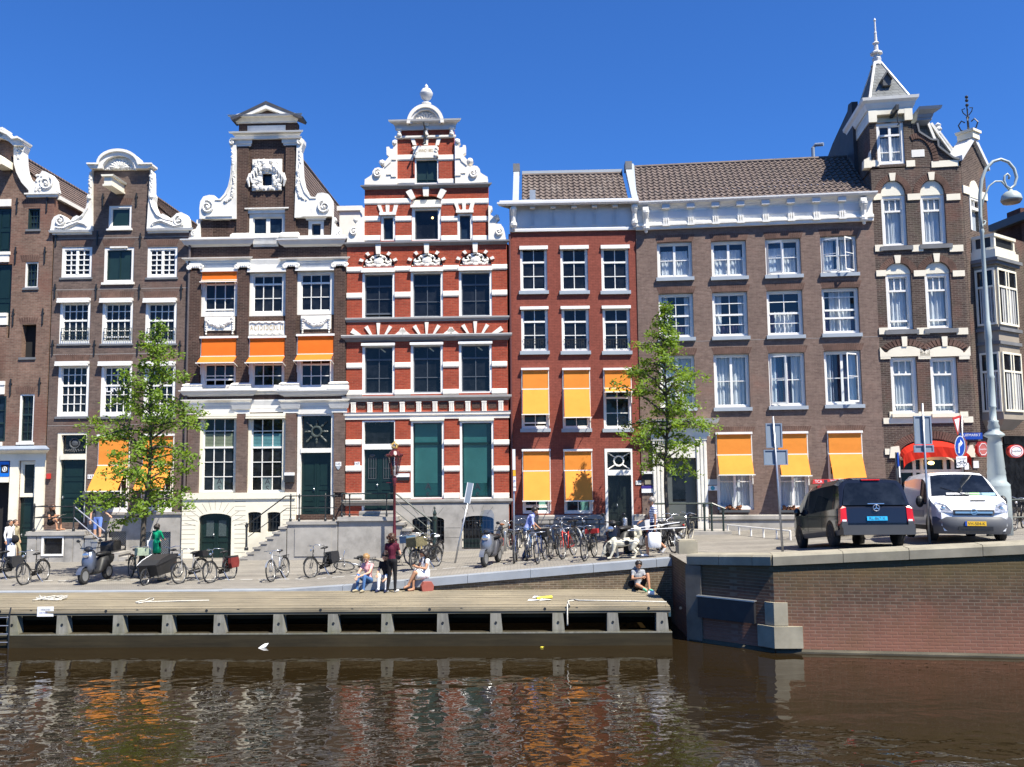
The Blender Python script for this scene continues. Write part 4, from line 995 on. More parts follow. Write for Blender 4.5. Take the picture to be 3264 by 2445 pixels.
for x in (632,1078): anchor(b,C2,x,690,810); anchor(b,C2,x+2,1035,1160)
# main cornice (two forward breaks and a plain middle)
def entab(C,ya,yb,segs,pros,mat,nm,top=None):
	for xa,xb,pr in segs:
		xm = (xa+xb)/2; v0_,v1_ = b.uv(*C(xm,yb))[1],b.uv(*C(xm,ya))[1]; Hh = v1_-v0_
		u0_,u1_ = b.uv(*C(xa,(ya+yb)/2))[0],b.uv(*C(xb,(ya+yb)/2))[0]
		b.mould(nm,mat,u0_+.0,u1_,[(.03+pr*p,v0_+Hh*f) for p,f in pros],0 if pr < .2 else 1,0 if pr < .2 else 1)
GREYW = mat_plain('grey_and_shaded_white_paint',(.60,.60,.60),.5,.08,1.5)  # grey-white; on the red house it stands in for shaded white paint
CP = [(.0,0),(.1,.1),(.5,.25),(.8,.75),(1,.85),(1,1)]
entab(C2,1375,1440,((130,700,.27),(1030,1560,.27)),CP,GREYW,'main_cornice')
entab(C2,1352,1440,((735,970,.12),),CP,WHITE,'main_cornice')
b.box('cornice_blocking',WHITE,(ul-.05,b.uv(*C2(862,1378))[1],ur+.05,vcor+.02),-.13,.05)
EP = [(.2,0),(.2,.25),(.35,.3),(.35,.55),(.8,.8),(1,.9),(1,1)]
entab(C6,122,175,((118,645,.20),(965,1497,.20)),EP,WHITE,'entablature')
entab(C6,128,235,((648,965,.06),),EP,WHITE,'entablature')
entab(C6,177,225,((240,545,.04),(1065,1380,.04)),[(.5,0),(1,1)],WHITE,'frieze_board')
pil = ((125,220),(545,645),(970,1065),(1398,1495))
vP0,vP1 = b.uv(*C6(800,1218))[1],b.uv(*C6(800,222))[1]
for xa,xb in pil:
	u0_,u1_ = b.uv(*C6(xa,700))[0],b.uv(*C6(xb,700))[0]
	b.box('pilaster',B_3,(u0_,vP0,u1_,vP1),-.11,.02)
	uu = (u0_+u1_)/2; q = MB(); vc = b.uv(*C6(800,197))[1]
	q.box(u0_-.02,u1_+.02,-.16,.0,vc-.02,vc+.19)
	for s_ in (-1,1):
		ux = uu+s_*((u1_-u0_)/2+.03); q.tube([(ux+.105*(1-.75*t_/16)*math.cos(s_*t_*.8),-.17,vc+.0+.105*(1-.75*t_/16)*math.sin(s_*t_*.8)) for t_ in range(17)],.032,6); q.ball((ux,-.15,vc),.08,8,(1,.5,1))
	for j in range(5): q.ball((u0_+.05+(u1_-u0_-.1)*j/4,-.15,vc+.05),.045,6)
	q.build('ionic_capital',WHITE,b.root)
	v1_,v0_ = b.uv(*C6(800,1215))[1],b.uv(*C6(800,1282))[1]
	b.mould('pedestal',WHITE,u0_,u1_,[(.22,v0_),(.22,v0_+.14),(.17,v0_+.16),(.17,v1_-.12),(.21,v1_-.08),(.12,v1_)])
	anchor(b,C6,(xa+xb)/2-8,570,715) if xa > 300 or True else None
wx = ((222,548),(648,970),(1069,1393))
for i,(xa,xb) in enumerate(wx):
	yb = (632,628,616)[i]; yt = (236,238,226)[i]
	r_ = b.rc(C6,xa,yt,xb,yb)
	w_ = window(b,r_,3,((.24,1),(.62,0)),.155,.12,lowfw=.17,frame=WHITE,sash=WHITE2,gap=.09 if i == 0 else None)
	if i: cassette(b,b.rc(C6,xa-4,yt-20,xb+4,yt+8),w_,pro=.14)
	else:
		u0_,u1_ = b.uv(*C6(238,290))[0],b.uv(*C6(542,290))[0]; vt_ = b.uv(*C6(390,242))[1]; vm_ = b.uv(*C6(390,328),-.1)[1]
		awning(b,u0_,u1_,vt_,vm_+.08,vm_,.22,ORANGE)
	# lower floor
	r2 = b.rc(C6,xa,830,xb,1262); w2 = window(b,r2,3,((.5,1),(.76,0)),.155,.12,lowfw=.08,frame=WHITE,sash=WHITE2,gap=.16 if i == 0 else None)
	yc = (805,803,785)[i]; u0_,u1_ = b.uv(*C6(xa+10,900))[0],b.uv(*C6(xb-2,900))[0]
	vt_,vm_,vb_2 = b.uv(*C6((xa+xb)/2,yc+22))[1],b.uv(*C6((xa+xb)/2,yc+180))[1],b.uv(*C6((xa+xb)/2,yc+232),-.55)[1]
	awning(b,u0_,u1_,vt_,vm_,vb_2,.55,ORANGE,arm_v=b.uv(*C6((xa+xb)/2,yc+275))[1])
	if i != 1:
		xo = 0 if i == 0 else 847; yo = 0 if i == 0 else -13
		rp = b.rc(C6,258+xo,637+yo,523+xo,757+yo); o = b.box('festoon_plate',WHITE,rp,-.05,.02)
		q = MB()
		for j in range(26):
			t_ = j/25*2-1; u = (rp[0]+rp[2])/2+t_*(rp[2]-rp[0])*.43; v = rp[3]-.12-(1-t_*t_)*(rp[3]-rp[1])*.45
			for _ in range(2): q.ball((u+random.uniform(-.03,.03),-.07,v+random.uniform(-.05,.05)),random.uniform(.035,.075),6)
		for s_ in (-1,1):
			for j in range(7): q.ball(((rp[0]+rp[2])/2+s_*(rp[2]-rp[0])*.44,-.07,rp[3]-.12-.1*j),.045,6)
		q.build('festoon',WHITE,o)
	else:
		rp = b.rc(C6,648,675,965,800); o = b.box('inscription_plate',WHITE,rp,-.05,.02); q = MB()
		for j in range(24):
			for v in (rp[3]-.06,rp[1]+.07): q.ball((rp[0]+.08+(rp[2]-rp[0]-.16)*j/23,-.06,v+.025*math.sin(j*1.3)),.04,6)
		q.build('plate_carving',WHITE,o)
		vmid = (rp[1]+rp[3])/2+.02; chars = 'ACIC\u0049CCXLII'; n_ = 0
		seq = [('A',0),('C',0),('I',0),('C',1),('I',0),('C',1),('C',0),('X',0),('L',0),('I',0),('I',0)]
		wd = {'I': .055,'A': .115,'C': .105,'X': .11,'L': .085}; tot = sum(wd[c_[0]] for c_ in seq); sp_ = (rp[2]-rp[0]-.12-tot)/(len(seq)-1); u = rp[0]+.06
		for c_,mi in seq: text_part(c_,o,u+wd[c_]/2,-.054,vmid,.21,GOLD,width=wd[c_]*(.45 if c_ == 'I' else 1),mirror=bool(mi)); u += wd[c_]+sp_
# cornice between the floors
entab(C6,1283,1335,((108,680,.27),(960,1480,.27)),CP,GREYW,'middle_cornice')
entab(C6,1272,1320,((700,930,.10),),CP,WHITE,'middle_cornice')
b.box('cornice_top',WHITE,(ul-.02,b.uv(*C6(800,1290))[1],ur+.02,b.uv(*C6(800,1264))[1]),-.16,.03)
entab(C6,1365,1428,((110,640,.20),(965,1495,.20)),EP,WHITE,'lower_entablature')
entab(C6,1365,1475,((645,960,.05),),EP,WHITE,'lower_entablature')
entab(C6,1430,1490,((230,535,.04),(1065,1390,.04)),[(.5,0),(1,1)],WHITE,'frieze_board')
vG0,vG1 = b.uv(*C14(800,745))[1],b.uv(*C14(800,45))[1]
for xa,xb in ((110,207),(537,632),(970,1062),(1395,1490)):
	u0_,u1_ = b.uv(*C14(xa,400))[0],b.uv(*C14(xb,400))[0]; b.box('pilaster',B_3 if xa > 2000 else B_2,(u0_,vG0-.02,u1_,vG1),-.09,.02)
	v0_ = vG1-.0; b.mould('capital',WHITE,u0_,u1_,[(.10,v0_-.02),(.10,v0_+.14),(.16,v0_+.16),(.22,v0_+.36),(.24,v0_+.40)])
for k,(xa,xb) in enumerate(((208,540),(634,966))):
	r_ = b.rc(C14,xa,62,xb,748); w_ = window(b,r_,3,((.175,0),(.40,1),(.60,0),(.80,0)),.135,.13,lowfw=.05,frame=CREAM,sash=WHITE2)
	cassette(b,b.rc(C14,xa-2,50,xb+2,95),w_,CREAM)
	u0_,v0_,u1_,v1_ = b.rc(C14,xa+32,225,xb-24,350)
	q = MB(); n_ = 10
	for i in range(n_): q.quad((u0_,.137,v0_+(v1_-v0_)*i/n_),(u1_,.137,v0_+(v1_-v0_)*i/n_),(u1_,.134,v0_+(v1_-v0_)*(i+.8)/n_),(u0_,.134,v0_+(v1_-v0_)*(i+.8)/n_))
	q.build('blind',mat_plain('teal_blind',(.10,.26,.28),.5,.2) if k else mat_plain('olive_blind',(.20,.24,.16),.5,.2),w_)
	c = b.uv(*C14(xa+165,655)); text_part('A',w_,c[0],.144,c[1]+.03,.24,TEXTD); text_part('S',w_,c[0],.144,c[1]-.27,.24,TEXTD)
	MB().quad((c[0]-.22,.146,c[1]-.46),(c[0]+.22,.146,c[1]-.46),(c[0]+.22,.146,c[1]+.22),(c[0]-.22,.146,c[1]+.22)).build('frosted_sheet',mat_plain('grey_frosted_film',(.10,.14,.14),.6,.1),w_)
# front door
du0,du1 = b.uv(*C14(1068,500))[0],b.uv(*C14(1390,500))[0]; dv0 = b.uv(*C14(1230,940))[1]; dvt = b.uv(*C14(1230,48))[1]; t0,t1 = b.uv(*C14(1230,395))[1],b.uv(*C14(1230,355))[1]
b.hole((du0,dv0,du1,dvt)); q = MB()
q.box(du0+.003,du0+.15,.0,.3,dv0,dvt-.003); q.box(du1-.11,du1-.003,.0,.3,dv0,dvt-.003); q.box(du0+.15,du1-.11,.003,.3,dvt-.10,dvt-.003); q.box(du0+.15,du1-.11,-.03,.3,t0,t1); q.build('door_frame',WHITE,b.root)
panel_door(b,(du0+.15,dv0,du1-.11,t0),.2,DGREEN,2,'door',(.16,.42,.87,.97),hole=False)
fo = MB().quad((du0+.15,.22,t1),(du1-.11,.22,t1),(du1-.11,.22,dvt-.1),(du0+.15,.22,dvt-.1)).build('fanlight',GLASS,b.root)
q = MB(); c = b.uv(*C14(1232,208)); q.tube([(c[0]+.20*math.cos(a),.16,c[1]+.20*math.sin(a)) for a in [i*math.pi/8 for i in range(16)]],.05,6,closed=True)
for k in range(8):
	a = k*math.pi/4+math.pi/4*0; L = .50 if k % 2 == 0 else .62
	q.tube([(c[0]+r__*math.cos(a),.17,c[1]+r__*math.sin(a)) for r__ in (.24,.34,.42,L-.06,L)],[.03,.055,.03,.05,.02],6)
q.build('fanlight_sun',mat_plain('grey_green_carving',(.05,.065,.06),.5,.2),fo)
# white rusticated basement
vB1 = b.uv(*C14(500,748))[1]; uR3 = b.uv(*C14(1062,800))[0]
arch = b.rc(C14,212,928,498,1300); aw = [b.rc(C14,645,915,760,1098),b.rc(C14,815,915,930,1090)]
ap = arch_poly((arch[0],-.25,arch[2],arch[3]),.18); b.holes.append(ap); hs = [ap]
for h in aw: hp = arch_poly(h,.06); b.holes.append(hp); hs.append(hp)
q = MB(); q.prism([(ul-.06,-.3),(uR3,-.3),(uR3,vB1),(ul-.06,vB1)],-.14,.02,hs); q.build('white_basement',CREAM,b.root)
b.box('basement_sill',CREAM,(ul-.08,vB1-.25,uR3,vB1+.003),-.20,-.13)
q = MB(); JG = mat_plain('rustication_joint',(.33,.30,.24),.8,.1)
for i in range(13):
	v = vB1-.36-.19*i
	if v < .05: break
	for a,c in ((ul-.05,arch[0]-.14),(arch[2]+.14,aw[0][0]-.1),(aw[1][2]+.1,uR3)):
		if v < arch[3]-.1 or True: q.box(a,c,-.1425,-.135,v-.011,v+.011)
for i in range(13):
	a = math.pi*(.1+.8*i/12); cu_,cv_ = (arch[0]+arch[2])/2,arch[3]-.9
	q.bar((cu_+1.05*math.cos(a)*.8,-.138,cv_+.95*math.sin(a)+.1),(cu_+1.35*math.cos(a),-.138,cv_+1.3*math.sin(a)+.12),.012,.018)
q.build('rustication_joints',JG,b.root)
dd = panel_door(b,(arch[0],-.1,arch[2],arch[3]),.06,DGREEN,2,'basement_door',(.42,.95),hole=False)
for k in (0,1):
	um = (arch[0]+arch[2])/2; a = (um+.1,um+.42) if k else (um-.42,um-.1)
	MB().quad((a[0],.03,arch[3]-.95),(a[1],.03,arch[3]-.95),(a[1],.03,arch[3]-.3),(a[0],.03,arch[3]-.3)).build('door_pane',mat_plain('frosted_dark_glass',(.06,.08,.08),.3,.4,25),dd)
for h in aw:
	o = MB().quad((h[0]-.05,.12,h[1]-.05),(h[2]+.05,.12,h[1]-.05),(h[2]+.05,.12,h[3]+.05),(h[0]-.05,.12,h[3]+.05)).build('basement_window',GLASS,b.root)
	q = MB()
	for i in range(4): u = h[0]+(h[2]-h[0])*(i+.5)/4; q.box(u-.012,u+.012,-.03,-.006,h[1],h[3])
	for v in (h[1]+.1,(h[1]+h[3])/2,h[3]-.1): q.box(h[0],h[2],-.033,-.01,v-.012,v+.012)
	q.build('window_bars',IRON,o)
q = MB(); c = b.uv(*C14(1437,495)); q.box(c[0]-.12,c[0]+.12,-.115,-.09,c[1]-.09,c[1]+.09); o = q.build('house_number',WHITEP,b.root); text_part('145',o,c[0],-.118,c[1],.10,TEXTD)
q = MB(); c = b.uv(*C14(1437,525)); q.prism([(c[0]-.08,c[1]+.08),(c[0]-.08,c[1]-.02),(c[0],c[1]-.1),(c[0]+.08,c[1]-.02),(c[0]+.08,c[1]+.08)],-.11,-.09); q.build('shield_plate',PALEBLUE,b.root)
q = MB(); r_ = b.rc(C14,963,595,1047,655,-.1); q.box(r_[0],r_[2],-.22,-.09,r_[1],r_[3]); o = q.build('letter_box',BLACKP,b.root); q = MB().box(r_[0],r_[2],-.225,-.09,r_[3]+.002,r_[3]+.12); q.build('letter_box_lid',WHITEP,o)
b.finish(outl,B_3,eave=vcor-2.9,ridge=b.uv(851,378)[1],ul=ul,ur=ur,uc=uc3,depth=19)
q = MB(); c1_ = b.uv(*C3(110,1270),9); q.box(c1_[0]-.5,c1_[0]+.6,8.6,9.4,c1_[1]-2.2,c1_[1]); q.box(c1_[0]-.62,c1_[0]+.72,8.5,9.5,c1_[1],c1_[1]+.25); q.build('chimney',WHITE,b.root)
# stoop
vS = b.uv(*C14(1200,1000),-1.0)[1]; sA,sB = b.uv(*C14(975,1000),-1.0)[0],b.uv(*C14(1425,1000),-1.0)[0]
q = MB(); q.box(sA,sB,-1.06,-.15,vS-.12,vS); st = q.build('stoop_platform',STONE,b.root)
q = MB(); q.box(sA+.04,sB,-1.0,-.15,-.3,vS-.12); q.box(sA+.35,sB-.25,-1.03,-.99,.15,vS-.25); q.build('stoop_base',STONE,st)
ns = 7; sE = b.uv(*C14(575,1300),-1.0)[0]; run = (sA-sE)/ns
for i in range(ns):
	q = MB(); vv = vS*(1-(i+1)/(ns+.6)); uu = sA-run*i
	q.box(uu-run-.05,uu+.02,-1.05+.004*i,-.15,vv-.08,vv); q.box(uu-run,uu,-1.0,-.15,-.3,vv-.08); q.build('step',STONE,st)
rt = b.uv(*C14(1050,776),-.95)[1]; rm = b.uv(*C14(1050,883),-.95)[1]
for x in (1012,1087,1318,1392): railpost(b,b.uv(*C14(x,900),-.95)[0],-.95,vS,rt,st,.03)
nw = b.uv(*C14(625,1030),-.95); railpost(b,nw[0],-.95,b.uv(*C14(625,1255),-.95)[1],nw[1],st,.05)
q = MB(); a = b.uv(*C14(970,785),-.95)[0]; e_ = b.uv(*C14(1425,780),-.95)[0]
q.tube([(nw[0],-.95,nw[1]-.02),(a,-.95,rt),(e_,-.95,rt)],.027,6); nl_ = b.uv(*C14(640,1135),-.95)
q.tube([(nl_[0],-.95,nl_[1]),(a+.05,-.95,rm),(e_,-.95,rm)],.018,6); q.build('handrail',IRON,st)
# ------------------------------------------------------------------ 4: red and white striped stepped-gable house
px_l = 1105; x0 = (px_l-1632)/2759*36.2
b = House('striped_house','red brick house striped with white stone bands, urn on top of its gable',x0,YF(x0),-.03); H4 = b
CW = crop(0,0,1)
ul = b.uv(*C7(70,700))[0]; ur = b.uv(*C7(1484,700))[0]; ucc = b.uv(*C3(822,900))[0]
L2_,R2_ = b.uv(*C3(243,1350))[0],b.uv(*C3(1412,1350))[0]; L3_,R3_ = b.uv(*C3(553,800))[0],b.uv(*C3(1087,800))[0]
v1l = b.uv(*C3(822,1545))[1]; v2l = b.uv(*C3(822,1012))[1]; v3t = b.uv(*C3(822,488))[1]
ucc = (L2_+R2_)/2
outl = [(ul,-.3),(ur,-.3),(ur,v1l),(R2_,v1l),(R2_,v2l),(R3_,v2l),(R3_,v3t),(L3_,v3t),(L3_,v2l),(L2_,v2l),(L2_,v1l),(ul,v1l)]
WST = mat_plain('white_stone_band',(.80,.75,.66),.6,.07,2)
def wband(C,xs_,y0_,y1_,pro=.04,ref=None):
	for xa,xb in xs_:
		r_ = b.rc(C,xa,y0_,xb,y1_); b.mould('stone_band',WST,max(r_[0],-9),r_[2],[(pro*.3,r_[1]),(pro,r_[1]+.05),(pro,r_[3]-.02),(pro*.6,r_[3])],.3,.3)
# stage 3
wband(C3,((556,700),(940,1085)),722,776); wband(C3,((556,716),(940,1085)),948,998)
r_ = b.rc(C3,716,752,941,996); window(b,r_,2,((.82,0),),.06,.18,frame=WHITE2,sash=SHUT,glass=SHUT,name='hatch_window')
q = MB(); rr = b.rc(C3,700,640,940,740); q.prism([(rr[0],rr[1]),(rr[0]+.1,rr[1]-.06),(rr[2]-.1,rr[1]-.06),(rr[2],rr[1]),(rr[2]-.05,rr[3]),(rr[0]+.05,rr[3])],-.07,.02); o = q.build('date_banner',WST,b.root)
text_part('ANNO 1882',o,(rr[0]+rr[2])/2,-.074,(rr[1]+rr[3])/2+.02,.13,GOLD,width=.62)
q = MB()
for k in (0,1): blobs(q,[((rr[0]+.08 if not k else rr[2]-.08)+random.uniform(-.07,.07),rr[1]+random.uniform(0,.4)) for _ in range(9)],.03,.07,-.08)
q.build('banner_scroll',WST,o)
for k,(xa,xb,xc,xd) in enumerate(((678,715,735,700),(800,845,845,800),(925,962,945,912))):
	p = b.P(C3,[(xa,573),(xb,573),(xc if k != 1 else xb-4,632),(xd if k != 1 else xa+4,632)]); MB().prism(p,-.05,.02).build('voussoir',WST,b.root)
v0_,v1_ = b.uv(*C3(822,570))[1],b.uv(*C3(822,545))[1]; b.mould('stone_band',WST,L3_,R3_,[(.05,v0_),(.10,v0_+.04),(.10,v1_)])
vc0,vc1 = b.uv(*C3(822,545))[1],b.uv(*C3(822,478))[1]
for u in (L3_+.09,ucc,R3_-.09):
	q = MB(); q.lathe([(.10,vc0),(.11,vc0+.06),(.08,vc0+.1),(.095,(vc0+vc1)/2),(.08,vc1-.1),(.12,vc1-.04),(.12,vc1)],(u,-.08,0),10); q.build('colonnette',WST,b.root)
va,vb_ = b.uv(*C3(822,490))[1],b.uv(*C3(822,412))[1]
b.mould('top_cornice',GREYW,L3_,R3_,[(.08,va),(.10,va+.16),(.18,va+.26),(.24,vb_-.12),(.32,vb_-.07)]); b.mould('top_cornice_edge',WST,L3_,R3_,[(.33,vb_-.068),(.35,vb_)])
vs0 = b.uv(*C3(822,430),-.2)[1]; rs = b.uv(*C3(995,430),-.2)[0]-b.uv(*C3(820,430),-.2)[0]; hs_ = b.uv(*C3(820,250),-.2)[1]-vs0
rs *= 1.0; sh = lambda k: [(ucc+rs*k*math.cos(math.pi*i/20),vs0+hs_*k*math.sin(math.pi*i/20)) for i in range(21)]
q = MB(); q.prism(sh(1.0)+[(ucc-rs*.82,vs0)]+[(x,y) for x,y in reversed(sh(.82))][1:-1]+[(ucc+rs*.82,vs0)],-.34,.3,back=True); q.build('shell_arch',WST,b.root)
q = MB(); q.prism(sh(.90)+[(ucc-rs*.72,vs0)]+[(x,y) for x,y in reversed(sh(.72))][1:-1]+[(ucc+rs*.72,vs0)],-.28,.1); q.prism(sh(.74),-.12,.2); q.build('shell_niche',GREYW,b.root)
q = MB()
for i in range(9):
	a = math.pi*(.06+.88*i/8); L = .60; c = (ucc,vs0+.03); e = (ucc+rs*L*math.cos(a),vs0+.03+hs_*L*math.sin(a)); pr = Vector((-math.sin(a),math.cos(a)))*.055
	loop = [(c[0]+(e[0]-c[0])*.3,-.15,c[1]+(e[1]-c[1])*.3),(c[0]+(e[0]-c[0])*.75+pr[0],-.17,c[1]+(e[1]-c[1])*.75+pr[1]),(e[0],-.17,e[1]),(c[0]+(e[0]-c[0])*.75-pr[0],-.17,c[1]+(e[1]-c[1])*.75-pr[1])]
	q.tube(loop,.022,5,closed=True)
q.ball((ucc,-.13,vs0+.06),.16,8,(1,.6,.8)); q.build('shell_ribs',WST,b.root)
pv = lambda y: b.uv(*C3(822,y))[1]; pw = lambda w_: (b.uv(*C3(822+w_,150))[0]-b.uv(*C3(822,150))[0])
q = MB(); q.smooth = True; q.lathe([(pw(43),pv(250)),(pw(46),pv(232)),(pw(20),pv(222)),(pw(16),pv(212)),(pw(24),pv(205)),(pw(46),pv(185)),(pw(56),pv(160)),(pw(62),pv(146)),(pw(62),pv(136)),(pw(54),pv(128)),(pw(52),pv(118)),(pw(40),pv(100)),(pw(18),pv(92)),(pw(16),pv(86)),(pw(20),pv(78)),(pw(13),pv(64)),(.01,pv(48))],(ucc,.05,0),20); q.build('urn',GREYW,b.root)
q = MB(); h_ = b.uv(*C3(812,600),-.5); q.bar((ucc-.02,0,b.uv(*C3(812,500))[1]),(ucc-.02,-.75,b.uv(*C3(812,480))[1]),.05,.09); q.tube([(ucc-.02,-.55,h_[1]+.55),(ucc-.02,-.55,h_[1]),(ucc+.05,-.55,h_[1]-.08),(ucc-.1,-.55,h_[1]-.1)],.03,6); q.tube([(ucc-.02,-.3,h_[1]+.5),(ucc-.02,0,h_[1]+.1)],.02,6); q.build('hoist_hook',IRON,b.root)
for stage,pts,cc,d in ((3,[(247,1010),(250,960),(290,935),(322,912),(322,885),(345,855),(378,848),(415,858),(443,830),(420,832),(395,825),(383,800),(395,780),(420,775),(440,790),(480,745),(455,725),(453,655),(478,652),(484,672),(512,675),(525,650),(505,625),(510,600),(530,588),(553,590),(553,1010)],820,0),
                          (2,[(80,1552),(90,1490),(100,1450),(125,1408),(150,1402),(180,1400),(165,1375),(140,1350),(150,1320),(172,1315),(195,1335),(228,1312),(222,1285),(206,1262),(208,1238),(243,1225),(243,1552)],828,0)):
	op = b.P(C3,pts)
	for k in (0,1):
		X = (lambda u: u) if not k else (lambda u: 2*ucc-u)
		q = MB(); q.prism([(X(u),v) for u,v in op],-.12,.22); q.build('gable_scroll',WST,b.root)
		q = MB(); fx = lambda x: x if not k else 2*cc-x
		if stage == 3:
			spiral(q,b,C3,fx(372),908,40,1.5,-.15,.055,1,1 if not k else -1); q.ball((X(b.uv(*C3(413,803))[0]),-.14,b.uv(*C3(413,803))[1]),.12,8,(1,.5,1)); q.ball((X(b.uv(*C3(528,615))[0]),-.14,b.uv(*C3(528,615))[1]),.11,8,(1,.5,1))
			q.tube([(X(u),-.13,v) for u,v in b.P(C3,[(455,915),(500,915),(500,935),(545,935)])],.03,5); q.tube([(X(u),-.13,v) for u,v in b.P(C3,[(440,845),(490,800),(500,775),(545,775)])],.03,5)
		else: spiral(q,b,C3,fx(147),1455,36,1.4,-.15,.055,1,1 if not k else -1); q.ball((X(b.uv(*C3(165,1340))[0]),-.13,b.uv(*C3(165,1340))[1]),.10,8,(1,.5,1))
		q.build('carving',WST,b.root)
DST = mat_plain('dark_grey_ledge_stone',(.17,.17,.18),.7,.15,2)
def ledge(C,y0_,y1_,ua,ub,pro,mat=DST,xm=822):
	v0_,v1_ = b.uv(*C(xm,y1_))[1],b.uv(*C(xm,y0_))[1]; b.mould('stone_ledge',mat,ua,ub,[(.03,v0_),(pro*.5,v0_+(v1_-v0_)*.3),(pro,v0_+(v1_-v0_)*.6),(pro,v1_-.01),(pro*.8,v1_)])
ledge(C3,1003,1040,L2_,R2_,.16)
# stage 2
wband(C3,((245,684),(966,1410)),1135,1188); wband(C3,((245,392),(536,685),(968,1118),(1264,1410)),1300,1352); wband(C3,((245,392),(536,685),(968,1118),(1264,1410)),1482,1538)
for xa,xb,yt in ((397,533,1290),(1118,1262,1268)):
	r_ = b.rc(C3,xa,yt,xb,1530); w_ = window(b,r_,1,(),.10,.14,frame=WHITE2,glass=GLASSB,sash=DGREY,lowfw=.05); cassette(b,b.rc(C3,xa-6,yt-24,xb+4,yt+4),w_,pro=.1)
	q = MB(); yt -= 22
	for a0,a1,a2,a3 in ((-32,2,8,-18+34),(45,82,78,50),(125,163,146,110)):
		p = b.P(C3,[(xa+a0,yt-70),(xa+a1,yt-70),(xa+(a2 if a0 != -32 else 24),yt-4),(xa+(a3 if a0 != -32 else -6),yt-4)])
		MB().prism(p,-.05,.02).build('voussoir',WST,b.root)
r_ = b.rc(C3,688,1212,964,1528); ap = arch_poly((r_[0],r_[1],r_[2],b.uv(*C3(822,1100))[1]),.28); b.holes.append(ap)
q = MB(); q.prism([(r_[0],r_[3]),(r_[2],r_[3]),(r_[2],b.uv(*C3(822,1142))[1]),(r_[0],b.uv(*C3(822,1142))[1])],.05,.2); q.build('window_head_panel',CREAM,b.root)
q = MB(); q.prism(arch_poly((r_[0],r_[3]-.02,r_[2],b.uv(*C3(822,1100))[1]),.28),.18,.3); q.build('arch_recess',B_3,b.root)
w_ = window(b,r_,1,(),.13,.14,frame=WHITE2,sash=DGREY,lowfw=.05,hole=False); cassette(b,b.rc(C3,684,1195,965,1222),w_,pro=.12)
c = b.uv(*C3(884,1315),.16); LAMPM = new_mat('warm_lamp_light'); LAMPM[2].inputs['Emission Color'].default_value = (1,.62,.2,1); LAMPM[2].inputs['Emission Strength'].default_value = 2.5; LAMPM = LAMPM[0]
MB().ball((c[0],.155,c[1]),.05,8).build('lamp_bulb',LAMPM,w_)
for k,(xm,ym,a) in enumerate(((682,1100,-.5),(823,1068,0),(970,1092,.5))):
	c = b.uv(*C3(xm,ym)); hh = .26; ww = .11; ca,sa = math.cos(a),math.sin(a)
	MB().prism([(c[0]+x*ca+y*sa,c[1]-x*sa+y*ca) for x,y in ((-ww,-hh*.8),(ww,-hh*.8),(ww*1.25,hh*.8),(-ww*1.25,hh*.8))],-.09,.02).build('voussoir',WST,b.root)
ledge(C3,1538,1578,ul+.02,ur-.02,.15)
